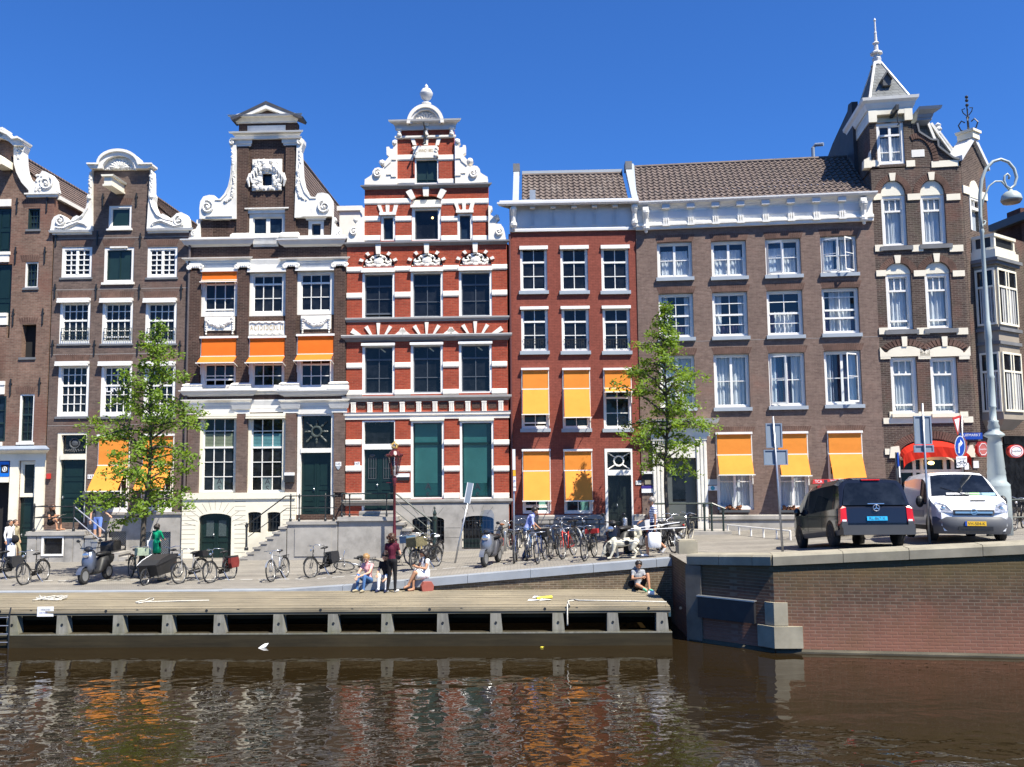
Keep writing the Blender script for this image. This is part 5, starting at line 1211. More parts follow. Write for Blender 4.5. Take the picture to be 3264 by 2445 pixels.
# floors with big windows
BIGW = ((205,492),(632,917),(1057,1348)); PIER = ((72,205),(495,632),(920,1055),(1350,1480))
BRONZE = mat_plain('grey_steel_sash',(.085,.095,.11),.4,.1,3)
def big(C,xa,xb,y0_,y1_,rows,glass=GLASS,cols=2,vtop=None,sash=BRONZE,gap=None):
	r_ = b.rc(C,xa,y0_,xb,y1_); o = window(b,r_,cols,rows,.10,.20,frame=WHITE2,sash=sash,glass=glass,lowfw=.06,vtop=vtop,gap=gap)
	return r_,o
for i,(xa,xb) in enumerate(BIGW):
	dy = -8*i
	r_,o = big(C7,xa,xb,350+dy,762+dy,((.27,1),(.57+.08*(i > 0),0)),gap=.10 if i == 0 else None); cassette(b,b.rc(C7,xa,320+dy,xb,358+dy),o,pro=.12)
	# arched field with white strapwork
	cx = (xa+xb)/2; c = b.uv(*C7(cx,305+dy)); hw = b.uv(*C7(cx+142,305+dy))[0]-c[0]; hh = b.uv(*C7(cx,190+dy))[1]-c[1]
	ap = [(c[0]+hw*math.cos(math.pi*t_/14),c[1]+hh*math.sin(math.pi*t_/14)) for t_ in range(15)]; b.holes.append(ap)
	q = MB(); q.prism(ap,.10,.2); fld = q.build('arch_field',mat_plain('dark_arch_field',(.05,.035,.03),.8,.2) if i == 0 else bpy.data.materials['dark_arch_field'],b.root)
	q = MB(); q.ball((c[0],.04,c[1]+hh*.42),hw*.30,10,(1.1,.4,.85))
	for s_ in (-1,1):
		q.tube([(c[0]+s_*hw*x,.04,c[1]+hh*y) for x,y in ((.15,.60),(.38,.75),(.50,.60),(.42,.42),(.62,.30),(.78,.42),(.72,.60))],[.05,.06,.05,.06,.07,.06,.04],6)
		q.tube([(c[0]+s_*hw*x,.05,c[1]+hh*y) for x,y in ((.1,.18),(.35,.16),(.55,.08),(.72,.18),(.80,.34))],[.06,.07,.06,.06,.03],6)
		q.ball((c[0]+s_*hw*.64,.04,c[1]+hh*.30),.10,8,(1,.5,1)); q.ball((c[0]+s_*hw*.24,.04,c[1]+hh*.80),.06,8)
	q.tube([(c[0]-.2*hw,.03,c[1]+hh*.82),(c[0],.02,c[1]+hh*.92),(c[0]+.2*hw,.03,c[1]+hh*.82)],.05,6); q.ball((c[0],.02,c[1]+hh*.10),.09,8,(1.4,.5,.8)); q.build('strapwork',WST,fld)
	q = MB()
	for t_ in range(16): q.ball((c[0]-hw*.9+hw*1.8*t_/15,.06,c[1]+.03),.035,6)
	q.build('bead_row',CREAM,fld)
	for a in (.14,.31,.69,.86):
		aa = math.pi*a; q = MB(); voussoir(q,c,1.03,1.28,aa-.085,aa+.085,-.06,.02,1); q.v = [(c[0]+(x-c[0])*hw,y,c[1]+(z-c[1])*hh*1.02) for x,y,z in q.v]; q.build('voussoir',WST,b.root)
	v0_ = b.uv(*C7(cx,190+dy))[1]; q = MB().prism([(c[0]-.085,v0_-.03),(c[0]+.085,v0_-.03),(c[0]+.115,v0_+.40),(c[0]-.115,v0_+.40)],-.10,.02); q.build('keystone',WST,b.root)
	# fan of stones above the lower windows
	fc = b.uv(*C7(cx,1010+dy*.9)); yb_ = b.uv(*C7(cx,915+dy*.9))[1]; s1 = (b.uv(*C7(cx,800+dy*.9))[1]-fc[1])
	for a in (-58,-31,0,31,58):
		aa = R(90-a); da = R(4.6); v = []
		for rr_,sg in ((None,-1),(1.0,-1),(1.0,1),(None,1)):
			an = aa+sg*da*(1 if rr_ else .9); L = s1*(1.0 if abs(a) < 40 else 1.32) if rr_ else (yb_-fc[1])/max(.3,math.sin(an))
			v.append((fc[0]+L*math.cos(an)*1.0,fc[1]+L*math.sin(an)))
		MB().prism(v,-.045,.02).build('voussoir',WST,b.root)
	r_,o = big(C7,xa,xb,990+dy,1432+dy,((.27,1),(.67,0))); cassette(b,b.rc(C7,xa,978+dy,xb,1002+dy),o,pro=.10)
	for dx_,dy_ in ((45,40),(70,65)): pass
	ca,cb = b.uv(*C7(cx+20,1025+dy),.2),b.uv(*C7(cx+62,1058+dy),.2); MB().bar((ca[0],.212,ca[1]),(cb[0],.212,cb[1]),.03,.05).build('ceiling_lamp_reflection' if False else 'painted_lamp_streak',LAMPM if False else mat_plain('pale_lamp_streak',(.55,.50,.33),.5,.05) if i == 0 else bpy.data.materials['pale_lamp_streak'],o)  # pale bar painted on the opaque pane for a ceiling lamp's light
for k,pr_ in enumerate(PIER):
	wband(C7,(pr_,),308-k*8,356-k*8,.05); wband(C7,(pr_,),536-k*9,588-k*9,.05); wband(C7,(pr_,),1152-k*5,1203-k*5,.05); wband(C7,(pr_,),1392-k*5,1442-k*5,.06)
ledge(C7,748,786,ul+.01,ur-.01,.10,mat_plain('grey_ledge_stone',(.30,.29,.28),.7,.12,2),705)
ledge(C7,903,960,ul+.01,ur-.01,.20,DST,705); v1_ = b.uv(*C7(705,903))[1]; b.mould('ledge_edge',WST,ul+.01,ur-.01,[(.205,v1_-.04),(.21,v1_)])
ledge(C7,1440,1488,ul+.01,ur-.01,.16,bpy.data.materials['grey_ledge_stone'],705)
for x in (130,275,418,560,705,848,993,1137,1280,1427):
	r_ = b.rc(C7,x-21,1500-(x-130)*.012,x+21,1590-(x-130)*.012); q = MB(); q.box(r_[0],r_[2],-.07,.02,r_[1],r_[3])
	for j in range(3): u = r_[0]+(r_[2]-r_[0])*(j+.5)/3; q.box(u-.022,u+.022,-.095,-.068,r_[1],r_[3]-.06)
	q.box(r_[0]-.01,r_[2]+.01,-.10,0,r_[3]-.05,r_[3]); q.build('triglyph',WST,b.root)
for x in range(9): r_ = b.rc(C7,165+x*144,1500,235+x*144,1552); b.box('frieze_brick_step',B_3,r_,-.03,.02)
v0_,v1_ = b.uv(*C7(705,1645))[1],b.uv(*C7(705,1582))[1]; b.mould('string_band',WST,ul,ur,[(.04,v0_),(.05,v0_+.14),(.09,v0_+.17),(.09,v1_-.05),(.12,v1_)])
# ground floor
TEAL = mat_plain('teal_venetian_blind',(.045,.20,.19),.35,.15,1.5); TEALD = mat_plain('teal_dark_glass',(.010,.05,.05),.05,.2,1)
for xa,xb in ((688,982),(1120,1420)):
	r_ = b.rc(C15,xa,112,xb,800); o = window(b,r_,1,((.275,1),),.09,.20,frame=WHITE2,sash=DGREEN,glass=TEALD,lowfw=.05); MB().box(r_[0]-.02,r_[2]+.02,-.08,.02,r_[3]-.005,r_[3]+.09).build('awning_cassette',CREAM,o)
	i0,i1 = r_[0]+.15,r_[2]-.30; q = MB(); va,vb_ = r_[1]+(r_[3]-r_[1])*.20,r_[3]-.14; n_ = 60
	for j in range(n_): a = va+(vb_-va)*j/n_; q.quad((i0,.218,a),(i1,.218,a),(i1,.211,a+(vb_-va)/n_*.8),(i0,.211,a+(vb_-va)/n_*.8))
	q.build('venetian_blind',TEAL,o); c = b.uv(*C15((xa+xb)/2+6,700),.2)
	text_part('A',o,c[0],.209,c[1]+.05,.27,TEXTD); text_part('S',o,c[0],.209,c[1]-.33,.25,TEXTD)
for xa,xb in ((120,256),(550,688),(985,1117),(1421,1553)):
	wband(C15,((xa,xb),),280,330,.06); wband(C15,((xa,xb),),510,563,.06); wband(C15,((xa,xb),),748,803,.06)
du0,du1 = b.uv(*C15(258,500))[0],b.uv(*C15(550,500))[0]; dv0 = b.uv(*C15(400,905))[1]; dvt = b.uv(*C15(400,112))[1]; t0,t1 = b.uv(*C15(400,366))[1],b.uv(*C15(400,318))[1]
b.hole((du0,dv0,du1,dvt)); q = MB(); q.box(du0+.003,du0+.09,.01,.3,dv0,dvt-.003); q.box(du1-.04,du1-.003,.01,.3,dv0,dvt-.003); q.box(du0+.09,du1-.04,.012,.3,dvt-.06,dvt-.003); q.box(du0+.09,du1-.04,.0,.3,t0,t1); q.build('door_frame',WHITE2,b.root)
o = panel_door(b,(du0+.09,dv0,du1-.04,t0),.20,DGREEN,2,'door',(.14,.36,.5,.88,.97),hole=False)
q = MB(); wl_ = (du1-du0-.13)/2
for k in (0,1):
	a = du0+.09+wl_*k+.16; c = a+wl_-.32; y0_,y1_ = dv0+(t0-dv0)*.52,dv0+(t0-dv0)*.86
	for j in range(4): q.box(a+(c-a)*j/3-.012,a+(c-a)*j/3+.012,.165,.18,y0_,y1_)
	for j in range(3): q.box(a,c,.164,.18,y0_+(y1_-y0_)*j/2-.012,y0_+(y1_-y0_)*j/2+.012)
	q.ball(((a+c)/2,.17,y1_+.1),.10,8,(1.3,.4,.7))
q.build('door_grille',DGREY,o); MB().quad((du0+.09,.2,t1),(du1-.04,.2,t1),(du1-.04,.2,dvt-.06),(du0+.09,.2,dvt-.06)).build('fanlight',GLASS,b.root)
c = b.uv(*C15(218,492)); o = b.box('house_number',WHITEP,(c[0]-.11,c[1]-.08,c[0]+.11,c[1]+.08),-.03,.01); text_part('147',o,c[0],-.033,c[1],.10,TEXTD)
r_ = b.rc(C15,553,578,678,640); o = b.box('name_sign',WHITEP,(r_[0],(r_[1]+r_[3])/2,r_[2],r_[3]),-.05,.01); MB().box(r_[0],r_[2],-.048,.01,r_[1],(r_[1]+r_[3])/2-.003).build('sign_strip',BLACKP,o)
ledge(C15,803,855,ul+.01,ur-.01,.16,STONE,1000)
vp = b.uv(*C15(1000,850))[1]; hs = []
for xa,xb,ya,yb in ((705,985,955,1190),(1140,1420,948,1242)):
	r_ = b.rc(C15,xa,ya,xb,yb); ap = arch_poly(r_,.16); hs.append((r_,ap)); b.holes.append(ap)
q = MB(); q.prism([(b.uv(*C15(545,1000))[0],-.3),(ur-.02,-.3),(ur-.02,vp+.02),(b.uv(*C15(545,1000))[0],vp+.02)],-.10,.02,[h[1] for h in hs]); q.build('stone_plinth',STONE,b.root)
q = MB()
for y in (1055,1140): v = b.uv(*C15(1060,y))[1]; q.box(hs[0][0][2]+.05,hs[1][0][0]-.05,-.1025,-.095,v-.01,v+.01); q.box(hs[1][0][2]+.05,ur-.03,-.1025,-.095,v-.01,v+.01)
for r_,ap in hs:
	for a in (.28,.42,.58,.72): aa = math.pi*a; cu_ = (r_[0]+r_[2])/2; q.bar((cu_+.62*math.cos(aa),-.098,r_[3]-.25+.42*math.sin(aa)),(cu_+1.0*math.cos(aa),-.098,min(vp-.05,r_[3]-.25+.80*math.sin(aa))),.012,.015)
q.build('stone_joints',mat_plain('dark_joint',(.12,.115,.105),.9,.1),b.root)
for r_,ap in hs:
	o = MB().quad((r_[0],.10,r_[1]),(r_[2],.10,r_[1]),(r_[2],.10,r_[3]),(r_[0],.10,r_[3])).build('basement_window',GLASS,b.root); um = (r_[0]+r_[2])/2
	if r_[1] < .35: MB().box(r_[0],r_[0]+.05,-.02,.09,r_[1],r_[3]-.1).build('basement_frame',CREAM,o); MB().box(r_[0]+.05,r_[2],.04,.095,r_[1],r_[1]+.42).build('basement_panel',DGREEN,o)
	else: MB().box(um-.05,um+.05,.02,.09,r_[1],r_[3]).build('basement_mullion',CREAM,o)
	q = MB(); n_ = 9
	for i in range(n_+1): u = r_[0]+(r_[2]-r_[0])*i/n_; q.box(u-.01,u+.01,-.05,-.03,r_[1],r_[3]-.05)
	for f in (.05,.3,.6,.85): v = r_[1]+(r_[3]-r_[1])*f; q.box(r_[0],r_[2],-.053,-.028,v-.012,v+.012)
	q.build('window_bars',IRON,o)
b.finish(outl,B_4,eave=v1l-.1,ridge=b.uv(*C3(822,560))[1],ul=ul,ur=ur,uc=ucc,depth=15)
# stoop, stairs to the right, railing
vS = b.uv(*C15(300,960),-1.0)[1]; sA,sB = b.uv(*C15(45,980),-1.0)[0],b.uv(*C15(575,980),-1.0)[0]
q = MB(); q.box(sA,sB,-1.06,-.11,vS-.10,vS); q.box(sA-.02,sB+.02,-1.10,-.11,vS-.16,vS-.10); st = q.build('stoop_platform',STONE,b.root)
q = MB(); q.box(sA+.03,sB-.05,-1.0,-.11,-.3,vS-.16); q.build('stoop_base',STONE,st)
q = MB(); q.box(du0-.02,du1+.02,-.45,-.11,vS+.004,dv0-.003); q.build('door_step',STONE,st)
ns = 6
for i in range(ns):
	q = MB(); vv = vS*(1-(i+1)/(ns+.8)); uu = sB-.05+.27*i; q.box(uu-.05,uu+.32,-1.08+.006*i,-.11,vv-.10,vv); q.box(uu,uu+.24,-1.0,-.11,-.3,vv-.1); q.build('step',STONE,st)
rt = b.uv(*C15(300,755),-.95)[1]; rb = b.uv(*C15(300,935),-.95)[1]; rm = (rt*.62+rb*.38); r1 = b.uv(*C15(80,850),-.95)[0]; r2 = b.uv(*C15(528,850),-.95)[0]
for x in (82,150,476): railpost(b,b.uv(*C15(x,850),-.95)[0],-.95,vS,rt-.02,st,.025,ball=False)
q = MB()
for v,w_ in ((rt,.03),(rm,.016),(rb,.016)): q.tube([(r1,-.95,v),(r2+.12,-.95,v)],w_,6); q.tube([(r1,-.95,v),(r1,-.15,v)],w_,6)
q.build('railing',GREENIRON,st)
nw = b.uv(*C20(1065,560),-.95); nb = b.uv(*C20(1065,900),-.95)
q = MB(); q.lathe([(.09,nb[1]-.5),(.10,nb[1]-.2),(.07,nb[1]-.1),(.075,nw[1]-.15),(.10,nw[1]-.08),(.10,nw[1]),(.06,nw[1]+.05),(.085,nw[1]+.14),(.05,nw[1]+.24),(.02,nw[1]+.3),(.04,nw[1]+.36),(.005,nw[1]+.42)],(nw[0],-.95,0),10); q.build('newel_post',GREENIRON,st)
q = MB(); e_ = nw[1]-.22
for k,(a,w_) in enumerate(((rt,.035),(rm+.02,.018),(rm*.4+rb*.6-.1,.018),(rb-.25,.018))): q.tube([(r2+.12,-.95,a),(nw[0]-.05,-.95,e_-.38*k)],w_,6)
q.build('stair_rail',GREENIRON,st)

# ------------------------------------------------------------------ 5: narrow red-painted house
px_l = 1627; x0 = (px_l-1632)/2759*36.0
b = House('red_painted_house','narrow smooth red painted brick house with yellow awnings and white cornice',x0,YF(x0)+.06,-.03); H5 = b
ul = b.uv(*C8(75,1000))[0]; ur = b.uv(*C8(1207,1000))[0]; vt5 = b.uv(*C8(640,655))[1]
outl = [(ul,-.3),(ur,-.3),(ur,vt5+.05),(ul,vt5+.05)]
BSILL = (.15,.10,PALEBLUE)
for k in range(3):
	xa,xb = ((160,398),(515,757),(875,1117))[k]
	w_ = window(b,b.rc(C8,xa,790,xb,1180),2,((.33,1),(.67,0)),.075,.15,fs=.07,sill=BSILL,lowfw=.06); cassette(b,b.rc(C8,xa-2,785-4*k,xb+2,818-4*k),w_,pro=.06)
	xa,xb = ((168,404),(524,765),(886,1127))[k]
	t_ = b.rc(C8,xa,1322,xb,1500); lo = b.uv(*C9((160,513,862)[k]+118,105))[1]
	w_ = window(b,(t_[0],lo,t_[2],t_[3]),2,((.31,1),(.64,0)),.075,.15,fs=.07,sill=BSILL,lowfw=.06); cassette(b,b.rc(C8,xa-4,1318-4*k,xb+2,1345-4*k),w_,pro=.06)
	q = MB(); n_ = 9
	for i in range(n_+1): u = t_[0]+.12+(t_[2]-t_[0]-.24)*i/n_; q.box(u-.007,u+.007,.03,.045,lo+.12,lo+.52)
	q.box(t_[0]+.08,t_[2]-.08,.028,.047,lo+.50,lo+.525)
	for i in range(4): q.tube([(t_[0]+.27+.3*i+.07*math.cos(a),.038,lo+.36+.07*math.sin(a)) for a in [j*math.pi/4 for j in range(8)]],.01,4,closed=True)
	q.build('window_railing',IRON,w_)
	xa,xb = ((165,400),(515,750),(864,1103))[k]
	r_ = b.rc(C9,xa,255,xb,765); w_ = window(b,r_,2,((.48,1),(.75,0)),.08,.13,sill=BSILL,frame=mat_plain('grey_shaded_frame',(.6,.58,.56),.4,.05) if False else WHITE2,lowfw=.06,gap=.08 if k == 0 else None)
	um0,um1 = b.uv(*C9(xa+12,400))[0],b.uv(*C9(xb-8,400))[0]; vt_ = b.uv(*C9((xa+xb)/2,268))[1]; vm_ = b.uv(*C9((xa+xb)/2,430-4*k))[1]; vb2 = b.uv(*C9((xa+xb)/2,(642,668,450)[k]),-(.72,.72,.45)[k])[1]
	awning(b,um0,um1,vt_,vm_,vb2,(.72,.72,.45)[k],YELLOW,arm_v=vb2-.15)
	if k < 2:
		xa,xb = ((175,410),(528,766))[k]; r_ = b.rc(C9,xa,950,xb,1490)
		w_ = window(b,r_,2,((.45,1),(.89,0)) if k == 0 else ((.45,1),),.08,.13,lowfw=.07,gap=.09 if k == 0 else None)
		c = (r_[0]+r_[2])/2; MB().quad((c+.10,.146,r_[1]+.12),(c+.42,.146,r_[1]+.12),(c+.42,.146,r_[1]+.95),(c+.10,.146,r_[1]+.95)).build('green_screen',mat_plain('pale_green_screen',(.12,.30,.26),.5,.1),w_)
		um0,um1 = b.uv(*C9(xa+8,1100))[0],b.uv(*C9(xb-6,1100))[0]; cm = (xa+xb)/2
		vt_ = b.uv(*C9(cm,958))[1]; vm_ = b.uv(*C9(cm,1126-4*k))[1]; vb2 = b.uv(*C9(cm,1380),-.72)[1]; awning(b,um0,um1,vt_,vm_,vb2,.72,YELLOW,arm_v=vb2-.15)
# door
du0,du1 = b.uv(*C9(880,1300))[0],b.uv(*C9(1118,1300))[0]; dv0 = b.uv(*C9(1000,1640))[1]; dvt = b.uv(*C9(1000,935))[1]; t0,t1 = b.uv(*C9(1000,1163))[1],b.uv(*C9(1000,1117))[1]
b.hole((du0,dv0,du1,dvt)); q = MB(); q.box(du0+.003,du0+.11,-.02,.3,dv0,dvt-.003); q.box(du1-.07,du1-.003,-.02,.3,dv0,dvt-.003); q.box(du0+.11,du1-.07,-.018,.3,dvt-.14,dvt-.003); q.box(du0+.11,du1-.07,-.03,.3,t0,t1); q.build('door_frame',WHITE2,b.root)
panel_door(b,(du0+.11,dv0,du1-.07,t0),.2,mat_plain('black_green_door_paint',(.012,.018,.016),.35,.2,3),2,'door',(.13,.36,.86,.96),hole=False)
fo = MB().quad((du0+.11,.2,t1),(du1-.07,.2,t1),(du1-.07,.2,dvt-.14),(du0+.11,.2,dvt-.14)).build('fanlight',GLASS,b.root)
q = MB(); cu_,cv_ = (du0+du1)/2+.02,(t1+dvt-.14)/2; rr_ = .20; q.tube([(cu_+rr_*math.cos(a),.16,cv_+rr_*math.sin(a)) for a in [i*math.pi/8 for i in range(16)]],.035,6,closed=True)
for sx in (-1,1):
	for sz in (-1,1): q.tube([(cu_+sx*rr_*.75,.16,cv_+sz*rr_*.75),(cu_+sx*.58,.16,cv_+sz*.42)],.025,6)
q.build('fanlight_cross',WHITE2,fo)
vpl = b.uv(*C9(500,1500))[1]
for a,c in ((ul+.05,du0-.02),(du1+.02,ur)): b.mould('plinth_ledge',STONE,a,c,[(.04,vpl-.42),(.12,vpl-.34),(.14,vpl-.05),(.10,vpl)],0,0); b.box('stone_plinth',STONE,(a,-.3,c,vpl-.42),-.05,.02)
c = b.uv(*C9(1163,1226)); o = b.box('house_number',WHITEP,(c[0]-.11,c[1]-.08,c[0]+.11,c[1]+.08),-.03,.01); text_part('149',o,c[0],-.033,c[1],.10,TEXTD)
q = MB(); rl = b.uv(*C21(900,620),-.6)[1]; ra,rb_ = b.uv(*C21(850,620),-.6)[0],b.uv(*C21(2000,620),-.6)[0]
q.tube([(ra,-.6,rl),(rb_+.3,-.6,rl)],.025,6)
for i in range(6): u = ra+(rb_+.2-ra)*i/5; q.tube([(u,-.6,-.2),(u,-.6,rl)],.018,6)
q.build('area_railing',IRON,b.root)
# cornice and roof
def big_cornice(ua,ub,vw,vf,vtop,pro,n,mat,e0,e1,cornpro=.1):
	b.mould('frieze',mat,ua,ub,[(cornpro,vw),(cornpro,vw+.10),(.05,vw+.16),(.05,vf)],e0*.0,e1*.0)
	b.mould('cornice',mat,ua,ub,[(.08,vf),(.12,vf+.08),(pro*.8,vf+.14),(pro*.85,vtop-.15),(pro,vtop-.08),(pro,vtop)],e0,e1)
va,vb_,vc_ = b.uv(*C8(640,655))[1],b.uv(*C8(640,425))[1],b.uv(*C8(640,385),-.5)[1]
big_cornice(ul-.02,ur,va,vb_,vc_,.5,5,GREYW,1,0)  # shade on the white cornice is put into the grey-white colour
for x in (270,450,632,812,992):
	u = b.uv(*C8(x,500))[0]; MB().prism([(u-.11,vb_-.18),(u+.11,vb_-.18),(u+.11,vb_+.1),(u-.11,vb_+.1)],-.32,.0,back=True).build('cornice_bracket',GREYW,b.root)
	q = MB(); v0_ = va+.30
	for j in (-1,0,1): q.box(u+j*.07-.018,u+j*.07+.018,-.075,-.045,v0_,vb_-.2)
	q.box(u-.12,u+.12,-.08,-.045,v0_-.09,v0_-.03); q.build('triglyph',GREYW,b.root)
b.box('frieze_moulding',GREYW,(ul,va+.2,ur,va+.24),-.065,-.04)
def corbel(u,v0_,v1_,mat):
	q = MB(); q.box(u-.12,u+.12,-.30,-.03,v1_-.35,v1_); q.ball((u,-.30,v1_-.22),.15,8,(1,.8,1)); q.tube([(u,-.28,v1_-.3),(u,-.2,(v0_+v1_)/2),(u,-.16,v0_+.25),(u,-.22,v0_+.12)],[.13,.10,.11,.14],8); q.ball((u,-.2,v0_+.12),.15,8); q.ball((u,-.18,v0_-.05),.07,8); return q.build('carved_corbel',mat,b.root)
corbel(ul+.16,va+.16,vb_+.02,WHITE); corbel(ur-.16,va+.16,vb_+.02,WHITE)
b.finish(outl,B_5,eave=vt5,gable=False,ul=ul,ur=ur,depth=9)
def pantiles(ua,ub,de,ve,dr,vr,mat,tw=.245):
	L = math.hypot(dr-de,vr-ve); rows = int(L/.33); n = int((ub-ua)/tw); q = MB(); q.smooth = False; sd,sv = (dr-de)/L,(vr-ve)/L; nd_,nv = -sv,sd
	for j in range(rows):
		l0,l1 = L*j/rows-.03,L*(j+1)/rows+.03; vs = []; js = random.uniform(-.012,.012)
		for i in range(n*6+1):
			t_ = (i % 6)/6; h = .045*math.sin(2*math.pi*t_)*(1 if t_ < .5 else .55); u = ua+(ub-ua)*i/(n*6)+js; jj = random.uniform(-.006,.006)
			for l,hh in ((l0,h+.055+jj),(l0,h+.012),(l1,h+.005)): vs.append((u,de+sd*l+nd_*hh,ve+sv*l+nv*hh))
		fs = []
		for i in range(n*6): a,c = 3*i,3*(i+1); fs += [(a,c,c+2,a+2),(a+1,c+1,c,a)]
		q.add(vs,fs)
	q.tube([(ua,dr,vr+.02),(ub,dr,vr+.02)],.10,8)
	return q.build('tiled_roof',mat,b.root)
pr5 = b.uv(*C8(640,160),2.6)[1]; pe5 = b.uv(*C8(640,383))[1]
pantiles(ul+.5,ur-.35,.05,vc_-.05,2.6,pr5,TILE); b.box('ridge_flashing',PALEBLUE,(ul+.5,pr5,ur-.35,pr5+.22),2.55,2.75)
for u in (ul+.12,ur-.22):
	q = MB(); q.prism([(-.05,vc_-.03),(2.4,pr5-.1),(2.4,pr5+.25),(.2,vc_+.35),(-.05,vc_+.2)],u,u+.26,back=True); q.v = [(y,x,z) for x,y,z in q.v]; q.f = [f[::-1] for f in q.f]; q.build('roof_parapet',PALEBLUE,b.root)
	MB().box(u-.02,u+.28,2.2,2.8,pr5+.1,pr5+.46).build('chimney',STONED,b.root)
MB().box(ul+.5,ul+1.3,.1,.9,vc_,vc_+.28).box(ul+.85,ul+1.1,.3,.5,vc_+.28,vc_+.75).build('roof_vent',LEAD,b.root)
q = MB(); q.tube([(ul-.02,-.09,-.2),(ul-.02,-.09,va-.1)],.05,8); q.build('downpipe',REDP if False else mat_plain('dark_red_pipe',(.10,.03,.025),.5,.1),b.root)

# ------------------------------------------------------------------ 6: wide grey-brown house
X6 = (2040-1632)/2759*35.84; Y6 = 35.86
b = House('wide_brick_house','wide grey brown brick house with tiled roof, white curtains and white entrance portal',X6,Y6,-.115); H6 = b
ul = 0.0; ur = b.uv(2798,1000)[0]; vt6 = b.uv(2420,722)[1]
outl = [(ul,-.5),(ur,-.5),(ur,vt6+.1),(ul,vt6+.1)]
BS6 = (.15,.10,PALEBLUE)
WC = lambda: [(.03,.97,.02,.97,CURT,.02)]
rows6 = {1: [(120,418,190,492),(582,880,178,485),(1042,1345,160,470),(1512,1822,138,455)],
         2: [(135,430,628,1005),(592,892,615,995),(1056,1362,600,985),(1526,1842,580,970)],
         3: [(142,442,1155,1600),(605,908,1145,1600),(1072,1382,1133,1588),(1547,1862,1115,1575)]}
def open_sash(w_,hu,v0_,v1_,wd,ang,side,rec=.12):
	q = MB(); t_ = .05
	q.box(0,t_,-.02,.02,0,v1_-v0_); q.box(wd-t_,wd,-.02,.02,0,v1_-v0_); q.box(t_,wd-t_,-.019,.02,0,t_*1.3); q.box(t_,wd-t_,-.019,.02,v1_-v0_-t_,v1_-v0_); q.box(t_,wd-t_,-.015,.015,(v1_-v0_)*.52,(v1_-v0_)*.52+.025)
	q.cur = 1; q.quad((t_,0,t_),(wd-t_,0,t_),(wd-t_,0,v1_-v0_-t_),(t_,0,v1_-v0_-t_))
	ca,sa = math.cos(ang),math.sin(ang); q.v = [(hu+side*(x*ca)-side*0,rec-x*sa+y*ca,v0_+z) for x,y,z in q.v]
	return q.build('open_sash',[WHITE2,CLEAR],w_)
for rw_,lst in rows6.items():
	for k,(xa,xb,ya,yb) in enumerate(lst):
		r_ = b.rc(C10,xa,ya,xb,yb); ym = ya
		if rw_ == 1: cu = [(.03,.97,.0,.60,CURT,.03),(.06,.94,.02,.82,CURT,.015)] if k < 3 else [(.02,.40,0,.98,CURT,.03),(.60,.98,0,.98,CURT,.03)]
		elif rw_ == 2: cu = [(.02,.25,.0,.98,CURT,.03),(.80,.98,0,.98,CURT,.03),(.2,.85,0,.25,PURPLE,.03)] if k < 2 else [(.20,.85,0,.98 if k == 3 else .55,CURT,.04),(.02,.2,0,.5,PURPLE,.03),(.84,.98,0,.5,PURPLE,.03)]
		else: cu = [(.03,.97,0,.98,CURT,.03)] if k < 2 else [(.02,.25,0,.98,CURT,.03),(.68,.97,0,.98,CURT,.03),(.2,.7,0,.97,PURPLE,.04)]
		kw = dict(cols=2,rows=((.50,0),),mull=.10) if rw_ != 2 else dict(cols=2,rows=((.22,0),(.50,1),(.74,0)) if k < 3 else ((.16,0),(.47,1),(.66,1)))
		w_ = window(b,r_,fw=.085,rec=.20,fs=.13,sill=BS6,curtains=cu,lowfw=.07,**kw)
		if rw_ == 1 and k == 2: open_sash(w_,r_[0]+.09,r_[1]+.08,r_[3]-.12,(r_[2]-r_[0])*.44,.55,1)
		if rw_ == 1 and k == 3: open_sash(w_,r_[0]+.09,r_[1]+.08,r_[3]-.10,(r_[2]-r_[0])*.44,.45,1); open_sash(w_,r_[2]-.09,r_[1]+.08,r_[3]-.10,(r_[2]-r_[0])*.44,.75,-1)
		if rw_ == 3 and k == 2: open_sash(w_,r_[0]+.09,r_[1]+.1,r_[3]-.12,(r_[2]-r_[0])*.44,.35,1)
		if rw_ == 3 and k == 3: open_sash(w_,r_[2]-.09,r_[1]+.1,r_[3]-.12,(r_[2]-r_[0])*.44,.6,-1)
		brick_arch(b,C10,xa-14,ya-52,xb+14,ya-5,ARCHM)
v = b.uv(*C10(1000,1022))[1]; b.box('string_course',bpy.data.materials['pale_mortar_line'],(ul+.02,v-.012,ur-.02,v+.012),-.004,.01)
